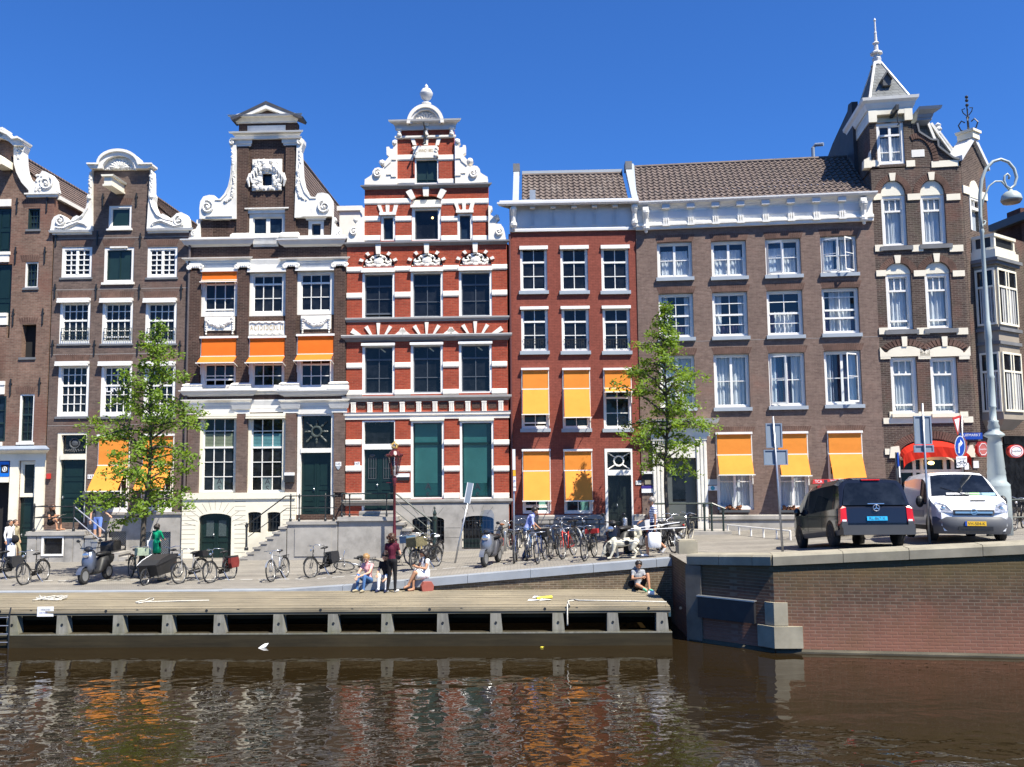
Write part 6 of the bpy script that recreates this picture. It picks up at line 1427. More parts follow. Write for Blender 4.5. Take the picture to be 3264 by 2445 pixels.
# ground-floor windows under awnings
for k,(xa,xb) in enumerate(((2284,2400),(2478,2578),(2640,2752))):
	u0_,u1_ = b.uv(xa,1500)[0],b.uv(xb,1500)[0]; xm = (xa+xb)/2; vt_ = b.uv(xm,1382-k*2)[1]; vm_ = b.uv(xm,1450-2*k)[1]; vb2 = b.uv(xm+12,(1513,1516,1527)[k],-.62)[1]; vw = b.uv(xm,1625)[1]
	w_ = window(b,(u0_,vw,u1_,vt_+.06),cols=2,rows=((.45,0),(.65,0)),fw=.09,rec=.18,fs=.10,curtains=[(.03,.97,0,.45,CURT,.01)],mull=.10)
	awning(b,u0_+.05,u1_-.05,vt_-.03,vm_,vb2,.62,YELLOW,arm_v=vb2-.1); brick_arch(b,CW,xa-6,1362-2*k,xb+6,1378-2*k,ARCHM)
	q = MB();
	for i in range(26): q.ball((u0_+.15+(u1_-u0_-.3)*random.random()*.7,-.06+random.uniform(-.05,.05),vw+random.uniform(-.0,.14)),random.uniform(.04,.08),6)
	q.build('planter_flowers',mat_plain('orange_brown_flowers',(.22,.08,.03),.8,.5,25) if k == 0 else bpy.data.materials['orange_brown_flowers'],w_)
	MB().box(u0_+.05,u1_-.2,-.14,.0,vw-.10,vw-.004).build('planter',DGREY,w_)
vpl = b.uv(2500,1640)[1]; pA = b.uv(2256,1500)[0]
b.mould('plinth_ledge',STONE,pA,ur,[(.08,vpl-.25),(.16,vpl-.18),(.16,vpl-.03),(.10,vpl)],0,0); b.box('stone_plinth',STONE,(pA,-.6,ur,vpl-.25),-.10,.02)
# entrance portal (partly behind the right tree)
CP24 = lambda x,y: b.uv(*C24(x,y))
pu0,pu1 = CP24(305,1400)[0],CP24(742,1400)[0]; vtp = CP24(520,845)[1]; ven = CP24(520,985)[1]; do0,do1 = CP24(395,1400)[0],CP24(655,1400)[0]; vdt = CP24(520,1155)[1]; vbot = b.uv(2150,1690)[1]
b.hole((do0,vbot,do1,vdt)); q = MB()
for a,c in ((pu0,do0-.003),(do1+.003,pu1)):
	q.box(a,c,-.10,.03,vbot-.3,ven); w3 = (c-a)/3
	for j in range(3): q.box(a+w3*j+.03,a+w3*(j+1)-.03,-.135,-.10,vbot+.45,ven-.1)
	q.box(a-.04,c+.04 if c < do1 else c+.02,-.16,-.09,ven-.14,ven)
q.box(do0-.003,do1+.003,-.08,.03,vdt,ven-.003); q.build('portal',WHITE,b.root)
b.mould('portal_entablature',WHITE,pu0-.05,pu1+.03,[(.12,ven+.003),(.12,ven+.55),(.20,vtp-.35),(.42,vtp-.18),(.48,vtp)])
o = panel_door(b,(do0,vbot-.2,do1,vdt),.25,mat_plain('dark_grey_door',(.10,.11,.105),.4,.1),1,'door',(.22,.97),hole=False)
g_ = (CP24(465,1400)[0],CP24(515,1505)[1],CP24(568,1400)[0],CP24(515,1300)[1]); MB().box(g_[0],g_[2],.225,.245,g_[1],g_[3]).build('door_pane',GLASS,o)
# plates beside the door
r_ = b.rc(C9,1190,1252,1290,1312); o = b.box('plate',WHITEP,(r_[0],r_[1],r_[2],r_[3]-.12),-.05,.01); MB().box(r_[0],r_[2],-.05,.01,r_[3]-.118,r_[3]).build('plate_header',mat_plain('violet_blue_sign',(.05,.03,.22),.4,.1),o)
b.box('stone_plate',STONEL,b.rc(C9,1218,1205,1278,1240),-.04,.01); r_ = b.rc(C9,1190,1130,1288,1150); b.box('entrance_lamp',WHITEP,r_,-.14,.01); b.box('dark_plate',BLACKP,b.rc(C9,1195,1155,1285,1200),-.05,.01)
r_ = b.rc(C24,745,1377,818,1415); o = b.box('street_number_sign',WHITEP,r_,-.06,.01); MB().ball(((r_[0]+r_[2])/2,-.062,(r_[1]+r_[3])/2),.09,8,(1,.1,1)).build('sign_mark',mat_plain('cyan_mark',(.05,.3,.4),.5,.1),o); b.box('pale_sign',PALEBLUE,b.rc(C24,742,1325,818,1370),-.05,.01)
# cornice
CD = crop(0,0,1.47559)
va,vb_,vc_ = b.uv(2420,720)[1],b.uv(2420,648)[1],b.uv(2420,620,-.55)[1]
b.mould('frieze',WHITE,ul,ur-.02,[(.14,va),(.14,va+.12),(.20,va+.14),(.20,va+.24),(.12,va+.28),(.06,va+.30),(.06,vb_)],0,0)
b.mould('cornice',GREYW,ul,ur-.02,[(.06,vb_-.1),(.14,vb_),(.28,vb_+.08),(.30,vc_-.14),(.37,vc_-.06),(.37,vc_)],0,.4)
for i in range(8):
	u = ul+.75+(ur-1.5-ul)*(i+.5)/8; MB().box(u-.16,u+.16,-.27,-.04,vb_-.12,vb_+.06).build('cornice_bracket',GREYW,b.root)
	q = MB()
	for j in (-1,0,1): q.box(u+j*.09-.03,u+j*.09+.03,-.225,-.05,va+.12,va+.44)
	q.box(u-.15,u+.15,-.23,-.1,va+.1,va+.17); q.build('triglyph',WHITE,b.root)
for i in range(9):
	u = ul+.75+(ur-1.5-ul)*i/8; b.box('frieze_panel',GREYW,(u-.42,va+.46,u+.42,vb_-.2),-.075,-.05)
corbel(ul+.42,va-.05,vb_-.02,WHITE); corbel(ur-.42,va-.05,vb_-.02,WHITE)
b.finish(outl,B_6,eave=vt6,gable=False,ul=ul,ur=ur,depth=12)
pr6 = b.uv(2420,516,3.0)[1]; pantiles(ul+.08,ur-.1,-.1,vc_+.02,3.0,pr6,TILE2)
q = MB(); q.tube([(ul,-.05,vc_+.03),(ul,2.9,pr6+.1)],.09,6); q.build('verge',PALEBLUE,b.root)
# railing and low white rail before the house
q = MB(); v1_ = b.uv(2230,1605,-1.3)[1]; ra,rb_ = b.uv(2085,1605,-1.3)[0],b.uv(2270,1605,-1.3)[0]; rc_ = b.uv(2312,1622,-1.3)
q.tube([(ra,-1.3,v1_),(rb_,-1.3,v1_),(rc_[0],-1.3,rc_[1])],.04,6); q.tube([(ra,-1.3,v1_-.55),(rc_[0],-1.3,v1_-.55)],.025,6); fr = q.build('stoop_railing',GREENIRON,b.root)
for x in (2245,2268,2305): railpost(b,b.uv(x,1640,-1.3)[0],-1.3,-.1,v1_-.05 if x < 2300 else rc_[1],fr,.045,GREENIRON,ball=False)
q = MB(); q.box(ra-.2,rc_[0]+.2,-1.5,-.2,-.6,.14); q.build('stoop_platform',STONE,b.root)

# ------------------------------------------------------------------ 7: dark corner house with turret and bay windows
X7 = X6+ur*math.cos(b.a); Y7 = Y6+ur*math.sin(b.a)
b = House('corner_house','dark banded brick corner house with spired dormer, arched windows and side bay',X7,Y7,-.147); H7 = b
ur = b.uv(3076,900)[0]; ul = 0.0
vtop = b.uv(2930,532)[1]
TW = ((2811,2890,622,783,575,556),(2936,3015,620,777,573,553))
def wnd7(xa,xb,ya,yb,**k):
	r_ = b.rc(CW,xa,ya,xb,yb); w_ = window(b,r_,3,((.27,1),)+(((.86,1),) if k.pop('low',0) else ()),fw=.12,rec=.19,fs=.10,curtains=[(.02,.80,0,.98,CURT,.035),(.5,.98,.0,.98,CURT,.02)],lowfw=.06,vtop=.27,hole=False,mun=.045)
	return r_,w_
S7 = mat_plain('cream_stone_band',(.80,.73,.58),.6,.06,2)
def floor7(ws,rise,shallow=False):
	for (xa,xb,ya,yb,yt,yo) in ws:
		r_,w_ = wnd7(xa,xb,ya,yb,low=1 if yb > 900 else 0); vt_ = b.uv((xa+xb)/2,yt)[1]
		ap = arch_poly((r_[0],r_[1],r_[2],vt_),vt_-r_[3]+.03); b.holes.append(ap); uc_ = (r_[0]+r_[2])/2; hw = (r_[2]-r_[0])/2; hh = vt_-r_[3]
		q = MB(); q.prism([(r_[0]+.002,r_[3]+.001)]+[(r_[2]-.002,r_[3]+.001)]+[(uc_+(hw-.002)*math.cos(math.pi*i/12),r_[3]+(hh-.002)*math.sin(math.pi*i/12)) for i in range(1,12)],.06,.2); q.build('tympanum',CREAM,b.root)
		q = MB(); n_ = 26; th = b.uv((xa+xb)/2,yo)[1]-vt_
		for i in range(n_):
			a0,a1 = math.pi*(i+.08)/n_,math.pi*(i+.92)/n_
			if abs((i+.5)/n_-.5) < .055: continue
			p = [(uc_+(hw+t_)*math.cos(a),r_[3]+(hh+t_)*math.sin(a)) for t_,a in ((.01,a0),(th,a0),(th,a1),(.01,a1))]; q.prism(p,-.03,.01)
		q.build('brick_arch',ARCHM,b.root)
		MB().prism([(uc_-.09,vt_-.02),(uc_+.09,vt_-.02),(uc_+.13,vt_+th+.05),(uc_-.13,vt_+th+.05)],-.06,.01).build('keystone',S7,b.root)
		b.box('sill',STONED,(r_[0]-.12,r_[1]-.20,r_[2]+.18,r_[1]-.03),-.08,.1)
floor7(TW,0); floor7(((2826,2908,872,1050,838,818),(2951,3033,870,1046,834,812)),0)
for xa,xb in ((2841,2925),(2968,3054)):
	r_ = b.rc(CW,xa,1138,xb,1318); b.hole(r_); wnd7(xa,xb,1138,1318,low=1)
	c = b.uv((xa+xb)/2,1118); q = MB(); q.prism([(c[0]-.95,r_[3]+.02),(c[0]+.95,r_[3]+.02),(c[0]+.95,r_[3]+.42)]+[(c[0]+.70*math.cos(math.pi*i/10),r_[3]+.12+.32*math.sin(math.pi*i/10)) for i in range(11)]+[(c[0]-.95,r_[3]+.42)],-.05,.02); q.build('window_head',S7,b.root)
	q = MB(); q.prism([(c[0]+.69*math.cos(math.pi*i/10),r_[3]+.125+.31*math.sin(math.pi*i/10)) for i in range(11)],-.02,.02); q.build('head_panel',CREAM,b.root)
	q = MB()
	for i in range(12):
		a0,a1 = math.pi*(.15+.7*i/12+.006),math.pi*(.15+.7*(i+.85)/12); p = [(c[0]+(.72+t_)*math.cos(a),r_[3]+.14+(.32+t_)*math.sin(a)) for t_,a in ((.01,a0),(.26,a0),(.26,a1),(.01,a1))]; q.prism(p,-.06,.01)
	q.build('brick_arch',ARCHM,b.root); MB().prism([(c[0]-.09,r_[3]+.42),(c[0]+.09,r_[3]+.42),(c[0]+.11,r_[3]+.82),(c[0]-.11,r_[3]+.82)],-.08,.01).build('keystone',S7,b.root)
def bands7(y0_,y1_,spans):
	for xa,xb in spans:
		r_ = b.rc(CW,xa,y0_,xb,y1_); b.box('stone_band',S7,(max(r_[0],ul+.01),r_[1],min(r_[2],ur),r_[3]),-.045,.02)
bands7(618,638,((2784,2810),(2892,2934),(3016,3080))); bands7(781,802,((2784,2814),(2906,2942),(3026,3085))); bands7(862,881,((2786,2824),(2912,2950),(3036,3096)))
bands7(1045,1066,((2795,2830),(2922,2962),(3048,3110))); bands7(1124,1145,((2800,2838),(2926,2966),(3056,3120)))
bands7(1330,1349,((2808,3120),)); bands7(1312,1331,((2835,2850),(2928,2975),(3060,3085))); bands7(1430,1449,((2818,2850),(3080,3120)))
bands7(512,532,((2766,2802),(2888,2916),(2968,3072)))
for xa in (2842,2969): r_ = b.rc(CW,xa,1318,xa+86,1330); b.box('sill',S7,r_,-.14,.1)
# tall dormer
bl_,br_ = b.uv(2772,430)[0],b.uv(2906,430)[0]; vd0 = b.uv(2840,532)[1]; vd1 = b.uv(2840,389)[1]; vd2 = b.uv(2840,350)[1]; vd3 = b.uv(2840,314)[1]
dwin = b.rc(CW,2795,392,2882,524)
q = MB(); q.prism([(bl_,vd0-.01),(br_,vd0-.01),(br_,vd1),(bl_,vd1)],-.02,3.0,[[(dwin[0],dwin[1]),(dwin[2],dwin[1]),(dwin[2],dwin[3]),(dwin[0],dwin[3])]]); q.build('dormer_wall',B_7,b.root)
window(b,dwin,2,((.26,1),(.72,0)),fw=.10,rec=.10,curtains=[(.03,.97,0,.70,CURT,.03)],mull=.10,hole=False)
MB().box(dwin[0],dwin[2],.9,.92,dwin[1],dwin[3]).build('dark_interior_board',DARKROOM,b.root)
o0,o1 = b.uv(2792,360)[0],b.uv(2880,360)[0]
q = MB(); q.box(bl_-.04,o0,-.12,3.02,vd1+.004,vd2); q.box(o1,br_+.04,-.12,3.02,vd1+.004,vd2); q.box(o0,o1,.15,3.0,vd1+.004,vd2); q.box(bl_-.04,br_+.04,-.115,3.01,vd1+.30,vd2+.003); q.build('dormer_frieze',CREAM,b.root)
q = MB(); prof = [(.08,vd2),(.16,vd2+.18),(.18,vd3-.22),(.27,vd3-.12),(.29,vd3)]
for (p_,a),(p2_,c) in zip(prof,prof[1:]):
	f = lambda p: [(bl_-p,-p),(br_+p,-p),(br_+p,3.0+p),(bl_-p,3.0+p)]
	A,B2 = f(p_),f(p2_)
	for i in range(4): j = (i+1) % 4; q.quad((*A[i],a),(*A[j],a),(*B2[j],c),(*B2[i],c))
q.quad(*[(*p,vd2) for p in reversed(f(.08))]); q.quad(*[(*p,vd3) for p in f(.29)]); q.build('dormer_cornice',WHITE,b.root)
SLATEG = mat_brick('grey_slates',(.20,.21,.21),(.15,.16,.165),(.09,.09,.09),bw=.3,bh=.17,mort=.012,var=.2,streak=.2)
apx = b.uv(2798,200,1.4); dm = 1.45; um = (bl_+br_)/2; ap_ = (um,dm,apx[1])
q = MB(); base = [(bl_+.05,-.05,vd3+.003),(br_-.0,-.05,vd3+.003),(br_,2.95,vd3+.003),(bl_+.05,2.95,vd3+.003)]; tp = [(um-.12,dm-.12,apx[1]),(um+.12,dm-.12,apx[1]),(um+.12,dm+.12,apx[1]),(um-.12,dm+.12,apx[1])]
for i in range(4): j = (i+1) % 4; q.quad(base[i],base[j],tp[j],tp[i])
q.build('spire_roof',SLATEG,b.root)
q = MB()
for i in range(4): q.tube([base[i],tp[i]],.05,5)
q.build('spire_hips',WHITE,b.root)
q = MB(); z0_ = apx[1]; zt = b.uv(*C4(563,82),1.4)[1]; H_ = zt-z0_
q.lathe([(.26,z0_-.12),(.17,z0_+.06),(.20,z0_+H_*.10),(.12,z0_+H_*.14),(.13,z0_+H_*.18),(.26,z0_+H_*.20),(.26,z0_+H_*.23),(.10,z0_+H_*.28),(.09,z0_+H_*.42),(.15,z0_+H_*.44),(.07,z0_+H_*.48),(.055,z0_+H_*.66),(.07,z0_+H_*.67),(.04,z0_+H_*.70),(.035,z0_+H_*.93),(.06,z0_+H_*.95),(.02,z0_+H_)],(um,dm,0),8); q.build('spire_finial',GREYW,b.root)
q = MB(); c = b.uv(*C4(632,545),.4); q.prism([(c[0]-.16,c[1]-.22),(c[0]+.16,c[1]-.22),(c[0]+.16,c[1]+.08),(c[0],c[1]+.34),(c[0]-.16,c[1]+.08)],.15,1.2,back=True); q.prism([(c[0]-.23,c[1]+.05),(c[0]-.19,c[1]+.0),(c[0],c[1]+.30),(c[0]+.19,c[1]+.0),(c[0]+.23,c[1]+.05),(c[0],c[1]+.42)],.05,1.1,back=True); q.build('spire_lucarne',DGREY,b.root)
q = MB(); c = b.uv(*C4(695,750),-.3); q.bar((c[0],.2,c[1]),(c[0],-.75,c[1]),.12,.22); q.tube([(c[0]+.02,-.6,c[1]-.1),(c[0]+.02,-.6,c[1]-.55)],.025,5); q.tube([(c[0]+.02,-.6,c[1]-.55),(c[0]+.08,-.6,c[1]-.65),(c[0],-.6,c[1]-.7)],.03,5); q.build('hoist_hook',IRON,b.root)
for sx,uu in ((-1,bl_),): MB().prism([(uu-.30,vd0-.0),(uu,vd0),(uu,vd0+.75),(uu-.06,vd0+.45),(uu-.28,vd0+.35)],-.06,.3,back=True).build('dormer_foot',S7,b.root)
# curved gable piece right of the dormer, blind arch
gp_ = b.P(C4,[(820,1150),(820,835),(855,845),(868,905),(955,962),(1000,962),(1006,1010),(1110,1090),(1150,1100),(1165,1150)])
gp_ = [(max(u,br_+.003),v) for u,v in gp_]; c = b.uv(*C4(885,1110)); hw = .55; nh = [(max(br_+.03,c[0]+hw*math.cos(math.pi*i/12)),vd0+.12+1.2*math.sin(math.pi*i/12)) for i in range(13)]
q = MB(); q.prism(gp_,-.01,.5,[nh] if False else []); q.build('curved_gable',B_7,b.root)
q = MB()
for i in range(16):
	a0,a1 = math.pi*.62*(i+.1)/16,math.pi*.62*(i+.9)/16; p = [(c[0]-.1+(.56+t_)*math.cos(a),vd0+.1+(1.02+t_)*math.sin(a)) for t_,a in ((0,a0),(.22,a0),(.22,a1),(0,a1))]; q.prism(p,-.05,.0)
q.build('brick_arch',ARCHM,b.root); b.box('niche_stone',WHITE,(c[0]-.35,vd0+.35,c[0]+.15,vd0+.65),-.03,.0)
ed = b.P(C4,[(855,840),(870,905),(958,960),(1002,962),(1008,1008),(1112,1088),(1165,1100)])
q = MB()
for (u,v),(u2,v2) in zip(ed,ed[1:]): q.bar((u,.22,v+.03),(u2,.22,v2+.03),.62,.07)
q.build('gable_coping',STONED,b.root)
rp = b.P(C4,[(830,845),(930,820),(965,850),(1140,1075),(1140,1110),(830,1110)],.8); q = MB(); q.prism(rp,.75,4,back=True); q.build('mansard_roof',SLATEG,b.root)
q = MB()
for (xa,ya),(xb,yb) in (((925,815),(985,960)),((955,838),(1130,1080)),((1015,905),(1118,1042))): a_,c_ = b.uv(*C4(xa,ya),.7),b.uv(*C4(xb,yb),.7); q.bar((a_[0],.68,a_[1]),(c_[0],.68,c_[1]),.12,.10)
q.build('roof_trim',WHITE,b.root)
q = MB(); c = b.uv(*C4(1008,880),1.2); q.lathe([(.22,c[1]-.6),(.16,c[1]-.4),(.10,c[1]-.1),(.16,c[1]),(.10,c[1]+.1),(.13,c[1]+.2),(.02,c[1]+.3)],(c[0],1.2,0),10); q.build('roof_finial',GREYW,b.root)
r_ = b.rc(C4,825,772,975,830,.6); b.mould('roof_cornice',LEAD,r_[0],r_[2]-.25,[(.02,r_[1]),(.05,r_[1]+.12),(.28,r_[3]-.12),(.32,r_[3])],0,1); b.box('roof_cornice_block',LEAD,(r_[0],r_[1]-.1,r_[2]-.25,r_[3]),.02,3)
# party wall above the neighbour's roof
pwp = [b.uv(*C4(x,y),2.0) for x,y in ((375,712),(415,706),(440,720),(440,715))]
q = MB(); zv = lambda x,y,d: b.uv(*C4(x,y),d)[1]; zb_ = vtop-2.5
q.prism([(2.0,zb_),(2.0,zv(415,706,2.4)),(2.6,zv(380,708,2.7)),(2.8,zv(375,750,2.8)),(5.9,zv(190,985,5.9)),(7.2,zv(135,1090,7.2)),(7.2,zb_)],-.14,.12,back=True); q.v = [(y,x,z) for x,y,z in q.v]; q.f = [f[::-1] for f in q.f]; q.build('party_wall',mat_plain('dark_slate_cladding',(.05,.05,.056),.7,.2,3),b.root)
q = MB(); c = b.uv(*C4(118,1090),7.6); q.tube([(c[0],7.6,c[1]-1),(c[0],7.6,b.uv(*C4(118,1010),7.6)[1]),(c[0]+.12,7.6,b.uv(*C4(125,990),7.6)[1]),(b.uv(*C4(190,985),7.4)[0],7.4,b.uv(*C4(190,985),7.4)[1])],.09,8); q.build('flue_pipe',LEAD,b.root)
# cafe front: arched opening, red awning hood, door
ao = b.rc(C12,1125,415,1690,800); uc_ = (ao[0]+ao[2])/2; hw = (ao[2]-ao[0])/2; vsp = b.uv(*C12(1400,520))[1]; vto = b.uv(*C12(1400,385))[1]
ap = [(ao[0],-.2),(ao[2],-.2)]+[(uc_+hw*math.cos(math.pi*i/14),vsp+(vto-vsp)*math.sin(math.pi*i/14)) for i in range(15)]; b.holes.append(ap)
q = MB()
for i in range(34):
	a0,a1 = math.pi*(.08+.84*(i+.1)/34),math.pi*(.08+.84*(i+.9)/34); p = [(uc_+(hw+t_)*math.cos(a),vsp+(vto-vsp+t_)*math.sin(a)) for t_,a in ((.02,a0),(.34,a0),(.34,a1),(.02,a1))]; q.prism(p,-.03,.01)
q.build('brick_arch',ARCHM,b.root)
q = MB(); q.prism(ap,.28,.3); o = q.build('shopfront_glass',GLASS,b.root)
q = MB()
for f in (0,.24,.36,.72,.84,1): u = ao[0]+(ao[2]-ao[0])*f; q.box(u-.06,u+.06,.16,.27,-.2,vsp+.1)
for v in (vsp-.15,vsp-.65): q.box(ao[0],ao[2],.165,.268,v-.06,v+.06)
q.build('shopfront_frame',CREAM,o)
REDC = mat_cloth('red_awning_cloth',(.60,.035,.02),.2); q = MB(); n_ = 18
P0 = [(uc_+hw*math.cos(math.pi*i/n_),-.03,vsp+(vto-vsp-.06)*math.sin(math.pi*i/n_)) for i in range(n_+1)]; P1 = [(uc_+(hw+.05)*math.cos(math.pi*i/n_),-.62,vsp-.18+(vto-vsp-.12)*math.sin(math.pi*i/n_)) for i in range(n_+1)]
P2 = [(x,y-.01+.03*math.sin(i*2.1),z-.40) for i,(x,y,z) in enumerate(P1)]
for i in range(n_): q.quad(P0[i+1],P0[i],P1[i],P1[i+1]); q.quad(P1[i+1],P1[i],P2[i],P2[i+1])
q.build('red_awning',REDC,b.root)
MB().ball((uc_-.05,-.05,vsp-.33),.10,8,(1.3,1,.8)).build('entrance_lamp',LAMPM,b.root)
for sx in (-1,1): c = (uc_+sx*(hw+.18),vsp+.12); MB().prism([(c[0]-.22,c[1]-.24),(c[0]+.22,c[1]-.24),(c[0]+.16,c[1]+.24),(c[0]-.16,c[1]+.2)],-.07,.02).build('impost_stone',S7,b.root)
c = b.uv(*C23(1405,430)); o = b.box('street_name_plate',BLUEP,(c[0]-.42,c[1]-.13,c[0]+.42,c[1]+.13),-.03,.01); text_part('LUIFMARKT',o,c[0],-.034,c[1]+.04,.10,WHITEP,width=.70)
c = b.uv(*C23(1480,860)); b.box('notice',WHITEP,(c[0]-.10,c[1]-.14,c[0]+.10,c[1]+.14),-.03,.01)
# ---- the turned side with gable, bay window and iron finial
bw = House('side_wing',None,X7+ur*math.cos(b.a)+.13,Y7+ur*math.sin(b.a)+.03,math.tan(R(36)),parent=b)
outl7 = [(ul,-.4),(ur,-.4),(ur,vtop),(ul,vtop)]
b.finish(outl7,B_7,eave=vtop,gable=False,ul=ul,ur=ur,depth=10)
MB().add([(ur,0,-.4),(ur+.13,.06,-.4),(ur+.13,.06,vtop-.1),(ur,0,vtop)],[(0,1,2,3)]).build('corner_chamfer',B_7,b.root)
s = bw; hb = b; b = bw
wL = 0.0; wR = 2.0; vge = s.uv(*C4(1355,1165))[1]; vga = s.uv(*C4(1255,965))[1]; vbay = s.uv(*C25(1690,560))[1]
q = MB(); wn = (s.uv(*C4(1238,1400))[0],s.uv(*C4(1260,1600))[1],s.uv(*C4(1290,1400))[0],s.uv(*C4(1270,1375))[1]); um = (wL+wR)/2
q.prism([(wL,-.4),(wR,-.4),(wR,vge),(um,vga),(wL,vge)],0,.4,[[(wn[0],wn[1]),(wn[2],wn[1]),(wn[2],wn[3]),(wn[0],wn[3])]]); q.build('gable_wall',B_7,s.root)
MB().box(wR-.02,12,.05,.4,-.4,vbay+.4).build('street_wall',B_7,s.root); MB().box(wR-.5,wR-.05,.4,6,-.4,vge-.3).build('return_wall',B_7,s.root)
q = MB(); q.prism([(wL-.15,vge-.1),(um,vga+.02),(wR+.15,vge-.1),(wR+.15,vge+.12),(um,vga+.26),(wL-.15,vge+.12)],-.14,.5,back=True); q.build('gable_coping',GREYW,s.root)
q = MB(); q.quad((wL-.1,.5,vge),(um,.5,vga),(um,5,vga),(wL-.1,5,vge)); q.quad((um,.5,vga),(wR+.1,.5,vge),(wR+.1,5,vge),(um,5,vga)); q.build('gable_roof',SLATEG,s.root)
q = MB(); q.box(um-.28,um+.28,-.20,.45,vga+.05,vga+.32); q.box(um-.34,um+.34,-.26,.5,vga+.32,vga+.42); q.build('finial_block',S7,s.root)
q = MB(); z = vga+.42; zt = s.uv(*C4(1220,765))[1]; q.tube([(um,.1,z),(um,.1,zt)],[.05,.02],6)
for k in range(4):
	a = k*math.pi/2+.4; ca,sa = math.cos(a),math.sin(a)
	q.tube([(um+ca*r__,.1+sa*r__,z+h_) for r__,h_ in ((.05,.0),(.28,.12),(.36,.35),(.24,.52),(.12,.42))],.03,5); q.tube([(um+ca*r__,.1+sa*r__,z+h_) for r__,h_ in ((.04,.7),(.16,.85),(.20,1.0),(.08,1.02))],.022,5)
for h_ in (.62,1.15,1.35,1.5): q.ball((um,.1,z+h_),.07,8)
q.build('iron_finial',IRON,s.root)
tb = s.uv(*C25(1650,60))[1]; MB().box(wL,wR,-.045,.02,tb-.16,tb+.16).build('stone_band',S7,s.root)
q = MB(); q.prism([(wn[0]-.12,wn[3]),(wn[2]+.12,wn[3])]+[((wn[0]+wn[2])/2+(wn[2]-wn[0]+.24)/2*math.cos(math.pi*i/10),wn[3]+.75*math.sin(math.pi*i/10)) for i in range(1,10)],-.05,.02); q.build('tympanum',CREAM,s.root)
q = MB(); q.box(wn[0]-.1,wn[0],-.03,.2,wn[1],wn[3]); q.box(wn[2],wn[2]+.1,-.03,.2,wn[1],wn[3]); q.box(wn[0],wn[2],-.028,.2,wn[3]-.5,wn[3]-.38); q.box(wn[0],wn[2],-.028,.2,wn[3]-.08,wn[3]); q.box((wn[0]+wn[2])/2-.02,(wn[0]+wn[2])/2+.02,.0,.1,wn[3]-.4,wn[3]); q.cur = 1; q.quad((wn[0],.12,wn[1]),(wn[2],.12,wn[1]),(wn[2],.12,wn[3]),(wn[0],.12,wn[3])); q.build('side_window',[WHITE2,PALEBLUE],s.root)
# bay
t0_,L_,pb = .50,1.75,.85; TAUPE = mat_plain('taupe_bay_paint',(.30,.26,.21),.6,.1,1.5)
pxb = lambda C,x,y: s.uv(*C(x,y),-pb)[1]
vt_ = pxb(C25,1850,790); v1b = pxb(C25,1850,860); wA1,wA0 = pxb(C11,1300,420),pxb(C11,1310,915); mb1,mb0 = pxb(C11,1320,960),pxb(C11,1330,1080); wB1,wB0 = pxb(C11,1345,1160),pxb(C12,2020,140); vbo = pxb(C12,2050,300)
q = MB(); q.box(t0_+.02,t0_+L_-.02,-pb+.02,.02,wB0-.3,v1b); q.build('bay_core',TAUPE,s.root)
q = MB(); q.box(t0_-.12,t0_+L_+.12,-pb-.12,0,v1b,v1b+.12); q.box(t0_-.2,t0_+L_+.2,-pb-.2,0,v1b+.12,vt_); q.build('bay_cornice',STONED,s.root)
for e,z in ((.05,mb0),(.08,mb1)): MB().box(t0_-e,t0_+L_+e,-pb-e-.01,0,z-.05,z+.08).build('bay_moulding',STONED,s.root)
q = MB(); q.box(t0_-.12,t0_+L_+.12,-pb-.10,0,vt_+.003,vt_+.34); q.build('bay_roof_base',CREAM,s.root)
zb2 = vt_+.34; zt2 = pxb(C25,1790,530); q = MB()
for u in (t0_,t0_+L_-.14): q.box(u,u+.14,-pb-.02,-pb+.12,zb2,zt2)
q.box(t0_,t0_+.14,-.14,0,zb2,zt2); q.box(t0_-.04,t0_+L_+.04,-pb-.06,-pb+.16,zt2,zt2+.12); q.box(t0_-.04,t0_+.18,-pb+.16,0,zt2,zt2+.12); q.box(t0_-.02,t0_+L_+.02,-pb-.04,0,zb2-.003,zb2+.12); q.build('balcony_parapet',CREAM,s.root)
q = MB(); q.box(t0_+.14,t0_+L_-.14,-pb+.04,-pb+.06,zb2+.1,zt2); q.box(t0_+.04,t0_+.06,-pb+.12,-.14,zb2+.1,zt2); q.build('balcony_grille',IRON,s.root)
